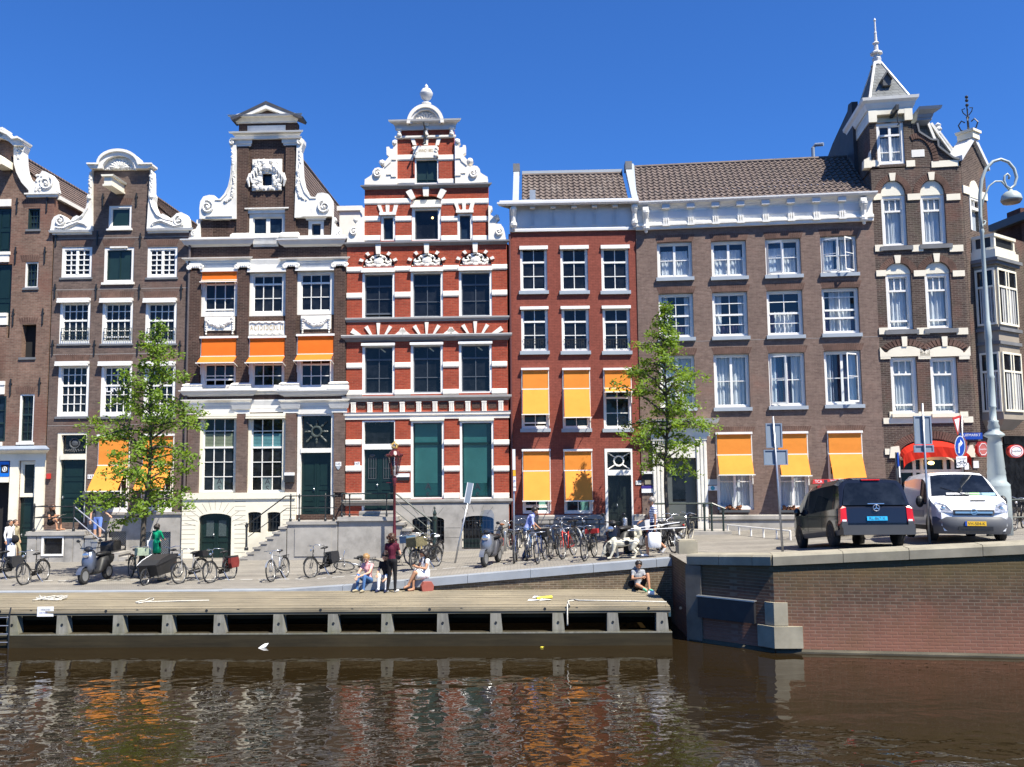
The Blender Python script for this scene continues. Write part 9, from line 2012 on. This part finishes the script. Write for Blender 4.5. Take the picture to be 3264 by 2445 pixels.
# ropes, litter, ladder, small things on the jetty and the water
ROPE = mat_plain('white_rope',(.50,.48,.42),.8,.15,20)
def jp(C,x,y,z=.02): return on_z(*C(x,y),ZD+z)
def rope(label,pts,name='mooring_rope',r=.018): q = MB(); q.smooth = True; b0 = pts[0]; q.tube([tuple(p_-b0) for p_ in pts],r,6); o = q.build(name,ROPE,None); o.location = b0; return tag(o,label,'rope','mooring ropes on the jetty')
c = jp(C17,320,118); rope('tangled coil of white rope lying on the jetty at left',[c+Vector((.42*math.sin(i*.9)*(1+.3*math.sin(i*.37)),.34*math.cos(i*1.3)*(1+.3*math.cos(i*.61)),.012*(i % 5))) for i in range(26)],r=.017)
rope('long loose rope with a loop, left of the middle of the jetty',[jp(C17,*c) for c in ((870,140),(900,132),(930,128),(960,114),(982,112),(984,124),(960,132),(920,140),(890,146),(875,144),(930,138),(1010,136),(1150,132),(1340,128))],r=.018)
pts = [jp(C18,*c) for c in ((2060,138),(1900,134),(1700,131),(1500,128),(1470,122),(1440,124),(1465,130),(1440,132),(1428,134))]; e = at_depth(*C18(1425,150),JF(pts[-1].x)-.09); pts += [Vector((pts[-1].x,JF(pts[-1].x)-.085,ZD+.01)),e,at_depth(*C18(1425,275),e.y),at_depth(*C18(1425,290),e.y)]
rope('rope stretched along the jetty edge and hanging down to the water',pts,r=.02)
c = jp(C18,1255,120); o = thing('yellow_foam_stick','yellow foam stick lying among torn paper on the jetty','litter',c,R(14)); MB().tube([(-.12,0,.03),(.34,.06,.03)],.045,7).build('stick',mat_plain('yellow_foam',(.70,.60,.05),.7,.1),o)
for i,(x,y) in enumerate(((1210,128),(1285,126),(1240,108))): c = jp(C18,x,y,.008); q = MB(); q.add([(-.18,-.05,0),(.14,-.07,.02),(.18,.05,.01),(-.12,.06,.03)],[(0,1,2,3)]); o = q.build('torn_paper',WHITEP); o.location = c; tag(o,('torn white paper left of the yellow stick','torn white paper at the right end of the yellow stick','torn white paper behind the yellow stick')[i],'litter','torn paper on the jetty')
c = jp(C18,1962,96); q = MB(); q.lathe([(.035,-.06),(.05,.06)],(0,0,0),10); q.v = [(z,y,x+.05) for x,y,z in q.v]; o = q.build('paper_cup',WHITEP); o.location = c; o.scale = (1.4,)*3; tag(o,'white paper cup lying beside the sitting boy','cup')
c = on_z(*C17(1690,430),0); q = MB(); q.lathe([(.0,-.13),(.045,-.13),(.05,0),(.045,.06),(.015,.11),(.015,.14),(0,.14)],(0,0,0),10); q.v = [(z,y,x+.02) for x,y,z in q.v]; o = q.build('plastic_bottle',WHITEP); o.location = c; o.rotation_euler = (0,-.5,.6); o.scale = (1.1,)*3; tag(o,'white plastic bottle floating on the canal','bottle')
for lb,C,x,y,m_ in (('small white litter floating left of the yellow bit',C18,1025,400,WHITEP),('small yellow litter floating on the water',C18,1262,432,bpy.data.materials['yellow_foam']),('small white litter floating near the right jetty post',C18,1720,413,WHITEP),('tiny white litter floating left of the bottle',C17,685,405,WHITEP)):
	c = on_z(*C(x,y),0); o = MB().ball((0,0,.015),.038,7,(1.3,.8,.5)).build('floating_litter',m_); o.location = c; tag(o,lb,'litter','litter floating on the canal')
c = at_depth(*C17(292,200),JF(-14)-.06); p_ = at_depth(*C17(292,200),JF(c.x)-.06); o = MB().box(p_.x-.22,p_.x+.22,JF(p_.x)-.075,JF(p_.x)-.056,p_.z-.13,p_.z+.13).build('number_plate',WHITEP,jet); text_part('VERBODEN',o,p_.x,JF(p_.x)-.077,p_.z+.05,.045,DGREY,width=.26); text_part('AAN TE LEGGEN',o,p_.x,JF(p_.x)-.077,p_.z-.03,.04,BLUEP,width=.32)
p_ = at_depth(*C17(15,240),24.0); p_ = at_depth(*C17(15,240),JF(p_.x)-.15); lad = thing('steel_ladder','steel ladder hanging from the jetty at the far left','ladder',(p_.x,JF(p_.x)-.16,0))
for s_ in (-1,1): MB().tube([(s_*.2,.05,ZD+.05),(s_*.2,0,ZD-.1),(s_*.2,0,-.3)],.022,6).build('rail',IRON,lad)
for i in range(5): MB().tube([(-.2,0,ZD-.2-.22*i),(.2,0,ZD-.2-.22*i)],.016,6).build('rung',STEEL,lad)
# railings on the bridge and the low white rail
def rail_thing(name,label,cat,pts,h,mat,r,n,lower=True):
	t = thing(name,label,cat,pts[0]); b0 = pts[0]; P = [p_-b0 for p_ in pts]; q = MB(); q.tube([tuple(p_+Vector((0,0,h))) for p_ in P],r,7); q.build('top_rail',mat,t)
	if lower: q = MB(); q.tube([tuple(p_+Vector((0,0,h*.5))) for p_ in P],r*.7,6); q.build('middle_rail',mat,t)
	for i in range(n): f = i/(n-1)*(len(P)-1); k = min(len(P)-2,int(f)); p_ = P[k].lerp(P[k+1],f-k); MB().tube([tuple(p_-Vector((0,0,.1))),tuple(p_+Vector((0,0,h)))],r*1.1,7).build('rail_post',mat,t)
a,c = on_ground(2320,1700),on_ground(2520,1722); a.z = gz(a.x,a.y); rail_thing('low_white_rail','low white rail before the wide brick house, left of the black van','railing',[a,c],.32,WHITE2,.03,6,False)
g1,g2 = Vector((14.9,26.6,gz(14.9,26.6))),Vector((19.5,25.6,gz(19.5,25.6))); rail_thing('bridge_railing','dark green iron railing on the bridge at the right edge','railing',[g1,g2],1.05,GREENIRON,.04,6)
bicycle('dark bicycle chained to the bridge railing at the right edge',C12(2080,1180),C12(2260,1170),lean=-.08)
# ------------------------------------------------------------------ people and the dog
def mat_skin(n,c): return mat_plain(n,c,.55,.06,6,spec=.3)
SKIN = mat_skin('light_skin',(.56,.33,.22)); SKIN2 = mat_skin('tanned_skin',(.42,.22,.13)); DARKF = mat_plain('eyes_and_lips',(.09,.035,.03),.4,.1)
SKINM = SKIN
def fab(n,c): return mat_plain(n,c,.85,.12,9,spec=.15)
F = {k: fab(k+'_cloth',c) for k,c in dict(maroon=(.09,.015,.03),black=(.016,.016,.018),pink=(.72,.36,.36),jeans=(.07,.15,.32),white=(.78,.77,.75),lilac=(.36,.40,.72),navy=(.025,.03,.07),grey=(.30,.31,.33),slate=(.07,.085,.11),blue=(.10,.17,.45),green=(.005,.26,.13),beige=(.36,.31,.20),paleblue=(.16,.24,.36),denim=(.05,.08,.16),rust=(.30,.09,.07),mint=(.12,.55,.40)).items()}
HAIR = {k: mat_plain(k+'_hair',c,.5,.3,20) for k,c in dict(brown=(.06,.025,.012),dark=(.016,.011,.009),blond=(.34,.20,.08),grey=(.26,.24,.22)).items()}
def stripes():
	m_,t,b = new_mat('striped_shirt_cloth'); tc = t.nodes.new('ShaderNodeTexCoord'); sp = t.nodes.new('ShaderNodeSeparateXYZ'); t.links.new(tc.outputs['Object'],sp.inputs[0])
	a = nd(t,'ShaderNodeMath',operation='FRACT'); ml = nd(t,'ShaderNodeMath',operation='MULTIPLY'); ml.inputs[1].default_value = 15; t.links.new(sp.outputs[2],ml.inputs[0]); t.links.new(ml.outputs[0],a.inputs[0])
	t.links.new(mixc(t,ramp(t,a.outputs[0],.60,.66),(.76,.76,.78),(.10,.12,.30)),b.inputs['Base Color']); b.inputs['Roughness'].default_value = .85; return m_
F['striped'] = stripes()
V = Vector
def fused(name,segs,parent,mats,zone,extra=None,vox=.013):     # tapered limbs melted into one continuous skin
	q = MB()
	for a,b_,ra,rb in segs:
		a,b_ = V(a),V(b_); n = 5
		q.tube([a.lerp(b_,i/n) for i in range(n+1)],[ra+(rb-ra)*i/n for i in range(n+1)],10); q.ball(a,ra,10); q.ball(b_,rb,10)
	tmp = q.build('tmp',mats[0]); md = tmp.modifiers.new('r','REMESH'); md.mode = 'VOXEL'; md.voxel_size = vox; sm_ = tmp.modifiers.new('s','SMOOTH'); sm_.iterations = 3; sm_.factor = .5
	me = bpy.data.meshes.new_from_object(tmp.evaluated_get(bpy.context.evaluated_depsgraph_get())); q = MB(); q.smooth = True
	q.add([v.co for v in me.vertices],[]);
	for p in me.polygons: q.f.append(list(p.vertices)); q.sm.append(True); q.mi.append(zone(p.center,p.normal))
	bpy.data.objects.remove(tmp); bpy.data.meshes.remove(me)
	if extra: extra(q)
	return q.build(name,mats,parent)
def near(p,a,b_):
	a,b_ = V(a),V(b_); d = b_-a; t_ = max(0,min(1,(p-a).dot(d)/max(1e-9,d.length_squared))); return (p-(a+d*t_)).length,t_
def person(label,loc,yaw,J={},top='white',bottom='black',shoes='white',hair='brown',sleeve=.55,leg=1.0,longarm=False,hairlen=0,skin=SKINM,h=1.72,fem=0,curl=0,look=(1,0,0),dress=None):
	t = thing('person',label,'person',loc,yaw,'people on the quay'); k = h/1.72; t.scale = (k,)*3
	D = dict(pel=(0,0,.96),wa=(.0,0,1.10),ch=(.0,0,1.30),ne=(.0,0,1.47),he=(.02,0,1.61))
	for s_,y in (('l',1),('r',-1)): D.update({'sh'+s_: (0,.165*y,1.41),'el'+s_: (-.02,.22*y,1.13),'wr'+s_: (.06,.22*y,.90),'hp'+s_: (0,.085*y,.93),'kn'+s_: (.03,.09*y,.51),'an'+s_: (0,.09*y,.09),'to'+s_: (.17,.11*y,.035)})
	D.update(J); G = {a: V(b_) for a,b_ in D.items()}; lk = V(look).normalized(); he = G['he']; r_ = lk.cross(V((0,0,1))).normalized(); up = r_.cross(lk)
	sw = 1 if not fem else .92
	segs = [(G['pel'],G['wa'],.125,.11*sw),(G['wa'],G['ch'],.11*sw,.125),(G['ch'],G['ne']-V((0,0,.05)),.12,.06),(G['shl'],G['shr'],.07*sw,.07*sw),(G['shl'].lerp(G['ch'],.3),G['wa'],.085*sw,.085),(G['shr'].lerp(G['ch'],.3),G['wa'],.085*sw,.085),(G['ne']-V((0,0,.03)),he-up*.04,.055,.055),
			(he-up*.035+lk*.02,he+up*.03,.075,.093),(he+up*.03-lk*.025,he+up*.035,.09,.093),(he-up*.085+lk*.055,he-up*.06,.035,.06),(he-up*.0+lk*.09,he-up*.03+lk*.112,.012,.017),(he+r_*.088,he+r_*.09-up*.03,.018,.014),(he-r_*.088,he-r_*.09-up*.03,.018,.014)]
	bones = [('t',G['pel'],G['wa']),('t',G['wa'],G['ch']),('t',G['ch'],G['ne']),('t',G['shl'],G['shr']),('h',he-up*.1,he+up*.05),('n',G['ne']+V((0,0,.02)),he-up*.1)]
	for s_ in 'lr':
		g = lambda n: G[n+s_]; d = (g('wr')-g('el')).normalized(); pa = g('wr')+d*.075
		segs += [(g('sh'),g('el'),.052,.040),(g('el'),g('wr'),.040,.027),(g('wr'),pa,.027,.033),(g('hp'),g('kn'),.092,.060),(g('kn'),g('kn').lerp(g('an'),.4),.058,.055),(g('kn').lerp(g('an'),.4),g('an'),.055,.038),(g('an'),g('an')-V((0,0,.03)),.045,.045),(g('an')-V((0,0,.045)),g('to'),.042,.034)]
		bones += [('u',g('sh'),g('el')),('f',g('el'),pa),('T',g('hp'),g('kn')),('S',g('kn'),g('an')),('F',g('an')-V((0,0,.045)),g('to'))]
	def zone(p,n):
		b_,dd,tt = None,9,0
		for kd,a,c in bones:
			e,t_ = near(p,a,c); e -= {'t': .10,'h': .08,'T': .075,'S': .05,'u': .045,'f': .03,'F': .035,'n': .05}[kd]
			if e < dd: b_,dd,tt = kd,e,t_
		if b_ in 'hn': return 0
		if b_ == 't': return 2 if near(p,G['pel'],G['wa'])[1] < .35 and near(p,G['pel'],G['wa'])[0] < near(p,G['wa'],G['ch'])[0]+.02 and not dress else 1
		if b_ == 'u': return 1 if longarm or tt < sleeve else 0
		if b_ == 'f': return 1 if longarm and tt < .78 else 0
		if b_ == 'T': return 2 if leg >= 1 or tt < leg*1.6 else 0
		if b_ == 'S': return 2 if leg >= 1 else 0
		return 3 if shoes else 0
	def extra(q):
		q.cur = 0
		for s_,y in (('l',1),('r',-1)):
			w_,e_ = G['wr'+s_],G['el'+s_]; d = (w_-e_).normalized(); sd = d.cross(V((0,0,1)))
			sd = sd.normalized() if sd.length > .1 else V((1,0,0)); pn = sd.cross(d); pa = w_+d*.085
			for i,L in enumerate((.070,.080,.074,.058)):
				o = pa+sd*(.027-.018*i); q.tube([o,o+d*L*.5+pn*.004,o+d*L*.82-pn*.012,o+d*L*.98-pn*.03],[.0095,.0085,.008,.006],6)
			o = w_+d*.035+sd*.03; q.tube([o,o+d*.03+sd*.025-pn*.01,o+d*.062+sd*.026-pn*.02],[.012,.010,.008],6)
		q.cur = 4
		for s_ in (-1,1): q.ball(he+lk*.088+r_*s_*.035+up*.012,.012,6)
		q.ball(he+lk*.098-up*.06,.016,6,(1,1.4,.5))
	mats = [skin,F[top],F[bottom],F[shoes] if shoes else skin,DARKF]; body = fused('body',segs,t,mats,zone,extra)
	rnd = random.Random(len(label)); q = MB(); q.smooth = True; hc = he+up*.045-lk*.028
	q.ball(hc,.112+.02*bool(curl),12,(1,1,.92))
	for i in range(int(60*curl)): v = V((rnd.gauss(0,1),rnd.gauss(0,1),rnd.gauss(.1,1))).normalized(); v -= lk*max(0,v.dot(lk)-.2); q.ball(hc-up*.03+v*rnd.uniform(.11,.165),rnd.uniform(.02,.04),6)
	if hairlen:
		for i in range(15): a = (i/14-.5)*3.7; o = hc+(-lk*math.cos(a)+r_*math.sin(a))*.095; q.tube([o,o-up*hairlen*.4-lk*.02,o-V((0,0,hairlen))*rnd.uniform(.85,1)+(o-hc)*.15],[.035,.035,.012],6)
	if not curl and not hairlen:
		for i in range(40): v = V((rnd.gauss(0,1),rnd.gauss(0,1),rnd.gauss(.4,1))).normalized(); v -= lk*max(0,v.dot(lk)-.15); q.ball(hc+v*.098,.022,6)
	q.build('hair',HAIR[hair],t)
	if dress:                                   # a skirt that follows the thighs
		pts = [G['wa'],G['pel'],G['pel'].lerp((G['knl']+G['knr'])/2,.55),(G['knl']+G['knr'])/2*.9+G['pel']*.1]; q = MB(); q.smooth = True; q.tube([tuple(p) for p in pts],[.12,.155,.165,.175],14); q.build('skirt',F[dress],t)
	return t,G
def foot(C,x,y,zt=None): return on_z(*C(x,y),ZD) if zt is None else on_ground(*C(x,y))
SIT = lambda s,kx=.40,kz=.50,ax=.45,az=.09,lean=-.02: dict(pel=(0,0,s+.10),wa=(lean*.2,0,s+.24),ch=(lean+.05,0,s+.44),ne=(lean+.10,0,s+.60),he=(lean+.14,0,s+.74),shl=(lean+.06,.16,s+.54),shr=(lean+.06,-.16,s+.54),hpl=(.02,.09,s+.09),hpr=(.02,-.09,s+.09),knl=(kx,.12,kz),knr=(kx,-.12,kz),anl=(ax,.12,az),anr=(ax,-.12,az),tol=(ax+.17,.14,.04),tor=(ax+.17,-.14,.04))
person('woman with curly brown hair in a maroon shirt and black leggings, standing on the jetty',foot(C18,300,76),R(80),dict(elr=(.06,-.24,1.14),wrr=(.24,-.12,1.28),ell=(.04,.23,1.14),wrl=(.22,.10,1.20),anl=(-.02,.13,.09),tol=(.14,.18,.035),anr=(0,-.10,.09),tor=(.16,-.15,.035)),'maroon','black','white','brown',curl=1,fem=1,h=1.70,look=(.8,-.5,-.15))
def seated(label,C,x,y,yaw,dz,J,**k):
	p = on_z(*C(x,y),ZD)
	if dz: p = at_depth(*C(x,y),JB(p.x)); p.y = JB(p.x)+.10     # on the edge of the coping
	return person(label,Vector((p.x,p.y,ZD)),R(yaw),J,**k)
SEAT = lambda C,x: gz(at_depth(*C(x,1560),26.6).x,26.6)-ZD+.03
J = SIT(SEAT(C15,312),.36,.46,.40); J.update(ell=(.22,.20,.56),wrl=(.42,.10,.50),elr=(.26,-.18,.54),wrr=(.46,-.08,.44))
seated('woman with short blond hair in a pink shirt and blue jeans, sitting on the kerb',C15,312,1560,-118,1,J,top='pink',bottom='jeans',shoes='beige',hair='blond',fem=1,look=(.8,.3,-.5))
J = SIT(SEAT(C15,470),.36,.47,.40); J.update(ell=(.25,.22,.50),wrl=(.40,.12,.40),elr=(.22,-.2,.55),wrr=(.42,-.14,.50))
seated('person in a black shirt and white trousers sitting behind the standing woman',C15,470,1560,-100,1,J,top='black',bottom='white',shoes='navy',hair='dark',look=(.8,0,-.4))
J = SIT(SEAT(C15,820),.42,.50,.50); J.update(knl=(.44,.05,.56),anl=(.58,-.06,.22),tol=(.72,-.10,.12),knr=(.40,-.07,.46),anr=(.42,-.06,.09),tor=(.58,-.08,.04),ell=(.16,.21,.66),wrl=(.36,.06,.72),elr=(.16,-.2,.66),wrr=(.36,-.05,.74))
seated('woman with long dark hair in a white dress, sitting barefoot with a phone',C15,820,1545,-140,1,J,top='white',bottom='white',shoes=None,hair='dark',leg=.3,hairlen=.34,fem=1,skin=SKIN2,sleeve=.35,look=(.8,0,-.45),dress='white')
p = at_depth(*C15(845,1548),26.4); q = MB(); q.prism([(-.17,0),(.17,0),(.19,.16),(.12,.27),(-.12,.27),(-.19,.16)],-.09,.09,back=True); o = q.build('rust_red_bag',F['rust']); o.location = (p.x-.06,JB(p.x)-.12,ZD+.001); o.rotation_euler.z = .4; tag(o,'rust red bag on the jetty behind the legs of the woman in white','bag')
J = dict(pel=(0,0,.95),wa=(.05,0,1.09),ch=(.13,0,1.29),ne=(.22,0,1.44),he=(.29,0,1.56),shl=(.15,.17,1.39),shr=(.15,-.17,1.39),ell=(.26,.22,1.16),wrl=(.46,.24,.98),elr=(.18,-.24,1.12),wrr=(.26,-.26,.88),knl=(.12,.1,.52),anl=(.0,.1,.09),knr=(.05,-.1,.51),anr=(-.15,-.1,.10),tol=(.17,.11,.035),tor=(.02,-.11,.035))
person('man in a lilac blue shirt and jeans bending over a bicycle',foot(C21,640,1390,1),R(8),J,'lilac','jeans','navy','dark',sleeve=1.0,h=1.76,look=(1,-.1,-.3),skin=SKIN2)
J = dict(pel=(0,0,.95),knl=(.24,.09,.54),anl=(.22,.09,.09),tol=(.40,.10,.04),knr=(-.02,-.09,.52),anr=(-.34,-.09,.26),tor=(-.27,-.10,.10),ell=(.0,.24,1.14),wrl=(.02,.22,.90),elr=(.10,-.22,1.15),wrr=(.33,-.2,1.02),he=(.05,0,1.61))
t,G = person('man in a striped shirt and dark shorts walking left with white poles and a bag',foot(C22,1250,1285,1),R(184),J,'striped','navy','white','grey',leg=.55,h=1.80,look=(1,.1,-.15),skin=SKIN2)
wl = t.matrix_basis if False else None
Mx = Matrix.Translation(t.location) @ Matrix.Rotation(R(184),4,'Z') @ Matrix.Scale(1.80/1.72,4)
hw = Mx @ G['wrl']; hw.z -= .09
o = thing('carrier_bag','white carrier bag hanging from the walking man\'s hand','bag',hw-Vector((.02,.02,.58))); q = MB(); q.smooth = True; n = 14; vs = []
for z,w_,d_ in ((0,.17,.06),(.04,.20,.09),(.25,.21,.10),(.42,.20,.08),(.48,.16,.04)): vs += [(w_*math.copysign(abs(math.cos(2*math.pi*i/n))**.5,math.cos(2*math.pi*i/n)),d_*math.copysign(abs(math.sin(2*math.pi*i/n))**.6,math.sin(2*math.pi*i/n)),z) for i in range(n)]
q.add(vs,[(j*n+i,j*n+(i+1) % n,(j+1)*n+(i+1) % n,(j+1)*n+i) for j in range(4) for i in range(n)]+[tuple(range(n))[::-1],tuple(range(4*n,5*n))]); q.build('sack',WHITEP,o); q = MB(); q.tube([(-.10,0,.47),(-.05,0,.57),(.05,0,.57),(.10,0,.47)],.012,6); q.build('handle',WHITEP,o)
for i,(a,c,lb) in enumerate(((-.85,.95,'lower white pole carried by the walking man'),(-.75,.75,'upper white pole carried by the walking man'))): o = MB().tube([(a,0,-.06+.05*i),(c,-.05,.02+.16*i)],.014,7).build('white_pole',WHITEP); o.location = hw+Vector((.0,-.05-.03*i,.03)); tag(o,lb,'pole','poles carried by the walking man')
J = SIT(.0,.10,.10,.40); J.update(pel=(0,0,.11),wa=(-.04,0,.26),ch=(-.04,0,.46),ne=(.02,0,.62),he=(.06,0,.77),shl=(-.02,.17,.56),shr=(-.02,-.17,.56),knl=(.30,.20,.50),anl=(.42,.20,.09),tol=(.58,.24,.04),knr=(.42,-.20,.22),anr=(.66,.0,.10),tor=(.78,-.12,.14),ell=(.12,.22,.36),wrl=(.32,.08,.42),elr=(.10,-.24,.36),wrr=(.30,-.06,.40))
seated('boy in a white and grey tee sitting on the jetty against the ramp wall',C16,1440,1200,-78,0,J,top='grey',bottom='black',shoes='mint',hair='dark',leg=.5,skin=SKIN2,h=1.62,look=(.8,-.2,-.4))
p = on_z(*C16(1345,1183),ZD); o = MB(); o.smooth = True; o.ball((0,0,.24),.24,12,(.75,.55,1)); o.ball((.0,-.1,.14),.13,10,(1,.6,.9)); o = o.build('backpack',F['black']); o.location = p+Vector((.05,-.05,0)); tag(o,'black backpack beside the boy on the jetty','backpack')
# on the stoop, on the stairs, on the pavement at left
s2 = H2.root; Ms = Matrix.Translation(s2.location) @ Matrix.Rotation(s2.rotation_euler.z,4,'Z')
J = SIT(.22,.38,.48,.44); J.update(ell=(.12,.2,.52),wrl=(.30,.1,.60),elr=(.12,-.2,.52),wrr=(.32,-.08,.62)); u,v = H2.uv(*C13(440,820),-.55)
P_ = Ms @ Vector((u,-.55,0)); zst = s2.location.z+[c for c in s2.children if c.name.startswith('stoop_platform')][0].data.vertices[4].co.z
person('woman in a dark strapless dress sitting on the stoop reading',Vector((P_.x,P_.y,zst)),R(-12),J,'black','black',None,'brown',sleeve=0,leg=.45,hairlen=.22,fem=1,skin=SKIN2,h=1.66,look=(.9,0,-.35))
o = MB().add([(-.02,-.16,0),(.22,-.16,.06),(.22,.16,.06),(-.02,.16,0)],[(0,1,2,3)]).build('newspaper',WHITEP); o.location = (P_.x+.42,P_.y-.08,zst+.60); tag(o,'open newspaper held by the woman on the stoop','newspaper')
J = dict(knl=(.20,.1,.58),anl=(.20,.1,.26),tol=(.37,.12,.22),knr=(.06,-.1,.5),ell=(.02,.28,1.16),wrl=(.16,.42,1.06),elr=(.0,-.26,1.14),wrr=(.06,-.26,.88)); u,v = H2.uv(*C13(880,960),-.6); P_ = Ms @ Vector((u-.1,-.62,v-.02))
person('man in a dark tee and blue shorts coming down the stoop steps',P_,R(-70),J,'slate','blue','slate','dark',leg=.6,h=1.78,look=(1,.1,-.5))
person('woman in a bright green jacket with a white shoulder bag, seen from behind',foot(C13,1375,1172,1),R(75),dict(elr=(.1,-.22,1.16),wrr=(.3,-.12,1.1),ell=(.06,.23,1.14),wrl=(.26,.12,1.06)),'green','black','black','dark',longarm=True,hairlen=.16,fem=1,h=1.58,look=(.9,-.2,-.3),dress='green')
p = foot(C13,1372,1160,1); o = thing('shoulder_bag','white cloth bag hanging on the woman in green','bag',p+Vector((-.08,-.19,.62))); MB().prism([(-.17,0),(.17,0),(.19,.34),(-.19,.34)],-.05,.03,back=True).build('pouch',F['white'],o); MB().tube([(-.12,0,.33),(.02,.02,.78),(.12,0,.33)],.015,5).build('strap',F['white'],o)
WALK = dict(knl=(.18,.09,.53),anl=(.24,.09,.10),tol=(.41,.10,.05),knr=(.02,-.09,.51),anr=(-.22,-.09,.14),tor=(-.08,-.10,.04))
t,G = person('woman in a white long sleeved top and jeans walking at the far left',foot(C13,75,1140,1),R(-20),WALK,'white','denim','navy','dark',longarm=True,hairlen=.25,fem=1,h=1.68,skin=SKIN2)
p = t.location+Vector((.22,-.22,.28)); o = thing('paper_bag','white paper bag carried by the woman in white','bag',p); MB().prism([(-.12,0),(.12,0),(.13,.42),(-.13,.42)],-.06,.06,back=True).build('bag_body',WHITEP,o); MB().tube([(-.07,0,.41),(0,0,.53),(.07,0,.41)],.008,5).build('handle',WHITEP,o)
t,G = person('person in a beige jacket walking behind the woman in white',foot(C13,122,1132,1),R(-10),WALK,'beige','beige','navy','brown',longarm=True,h=1.66); o = MB(); o.smooth = True; o.ball((0,0,0),.2,12,(1,.6,.9)); o = o.build('shoulder_bag',F['black']); o.location = t.location+Vector((.12,-.24,.92)); tag(o,'round black bag on the person in the beige jacket','bag')
# the dog: walks left, nose to the ground
FUR = mat_plain('white_dog_fur',(.60,.56,.44),.9,.2,14); FURB = mat_plain('black_dog_fur',(.035,.032,.03),.85,.3,14)
pf,pb = on_ground(*C22(640,1335)),on_ground(*C22(800,1322)); d = thing('dog','shaggy white dog with black patches and a curled tail, sniffing the ground','dog',Vector(((pf.x+pb.x)/2,pf.y-.05,gz((pf.x+pb.x)/2,pf.y))),math.pi+.05)
sp = [((.30,0,.52),(.10,0,.50),.155,.15),((.10,0,.50),(-.26,0,.54),.14,.125),((-.26,0,.54),(-.38,0,.52),.13,.11),((.30,0,.54),(.48,0,.44),.12,.10),((.48,0,.44),(.58,0,.30),.10,.095),((.58,0,.29),(.64,0,.20),.09,.075),((.64,0,.19),(.70,0,.09),.06,.042),((.52,.09,.34),(.50,.11,.22),.035,.025),((.52,-.09,.34),(.50,-.11,.22),.035,.025),
      ((.32,.09,.46),(.36,.10,.26),.075,.05),((.36,.10,.26),(.46,.10,.05),.045,.035),((.46,.10,.04),(.54,.10,.03),.038,.032),((.26,-.09,.46),(.22,-.10,.26),.075,.05),((.22,-.10,.26),(.18,-.10,.05),.045,.035),((.18,-.10,.04),(.26,-.10,.03),.038,.032),
      ((-.32,.09,.48),(-.24,.10,.32),.10,.065),((-.24,.10,.32),(-.36,.10,.20),.055,.042),((-.36,.10,.20),(-.30,.10,.05),.04,.034),((-.30,.10,.04),(-.22,.10,.03),.038,.032),((-.34,-.09,.48),(-.36,-.10,.32),.10,.065),((-.36,-.10,.32),(-.52,-.10,.22),.055,.042),((-.52,-.10,.22),(-.58,-.10,.06),.04,.034),((-.58,-.10,.05),(-.50,-.10,.03),.038,.032)]
tl = [(-.40,0,.60),(-.50,0,.74),(-.46,0,.88),(-.34,0,.92),(-.26,0,.84),(-.30,0,.76)]; sp += [(a,c,.05+.022*min(i,3),.07+.022*min(i,2)) for i,(a,c) in enumerate(zip(tl,tl[1:]))]
def dz(p,n): return 1 if ((p.z > .585 and (.02 < p.x < .26 or -.30 < p.x < -.16) and abs(p.y) < .13+.03*math.sin(p.x*40)) or (p-V((-.06,.14,.50))).length < .085 or (.47 < p.x < .60 and p.z > .22 and abs(p.y) > .055)) else (2 if (p-V((.715,0,.075))).length < .03 else 0)
fused('body',sp,d,[FUR,FURB,BLACKP],dz,lambda q: (setattr(q,'cur',2),[q.ball((.665,s_*.055,.235),.013,6) for s_ in (-1,1)]),vox=.014)
q = MB(); q.lathe([(.105,-.02),(.11,0),(.105,.02)],(0,0,0),14); q.v = [(.46+a*.8+c*.7,b_,.46+a*.45-c*.7) for a,b_,c in q.v]; q.build('collar',F['black'],d)
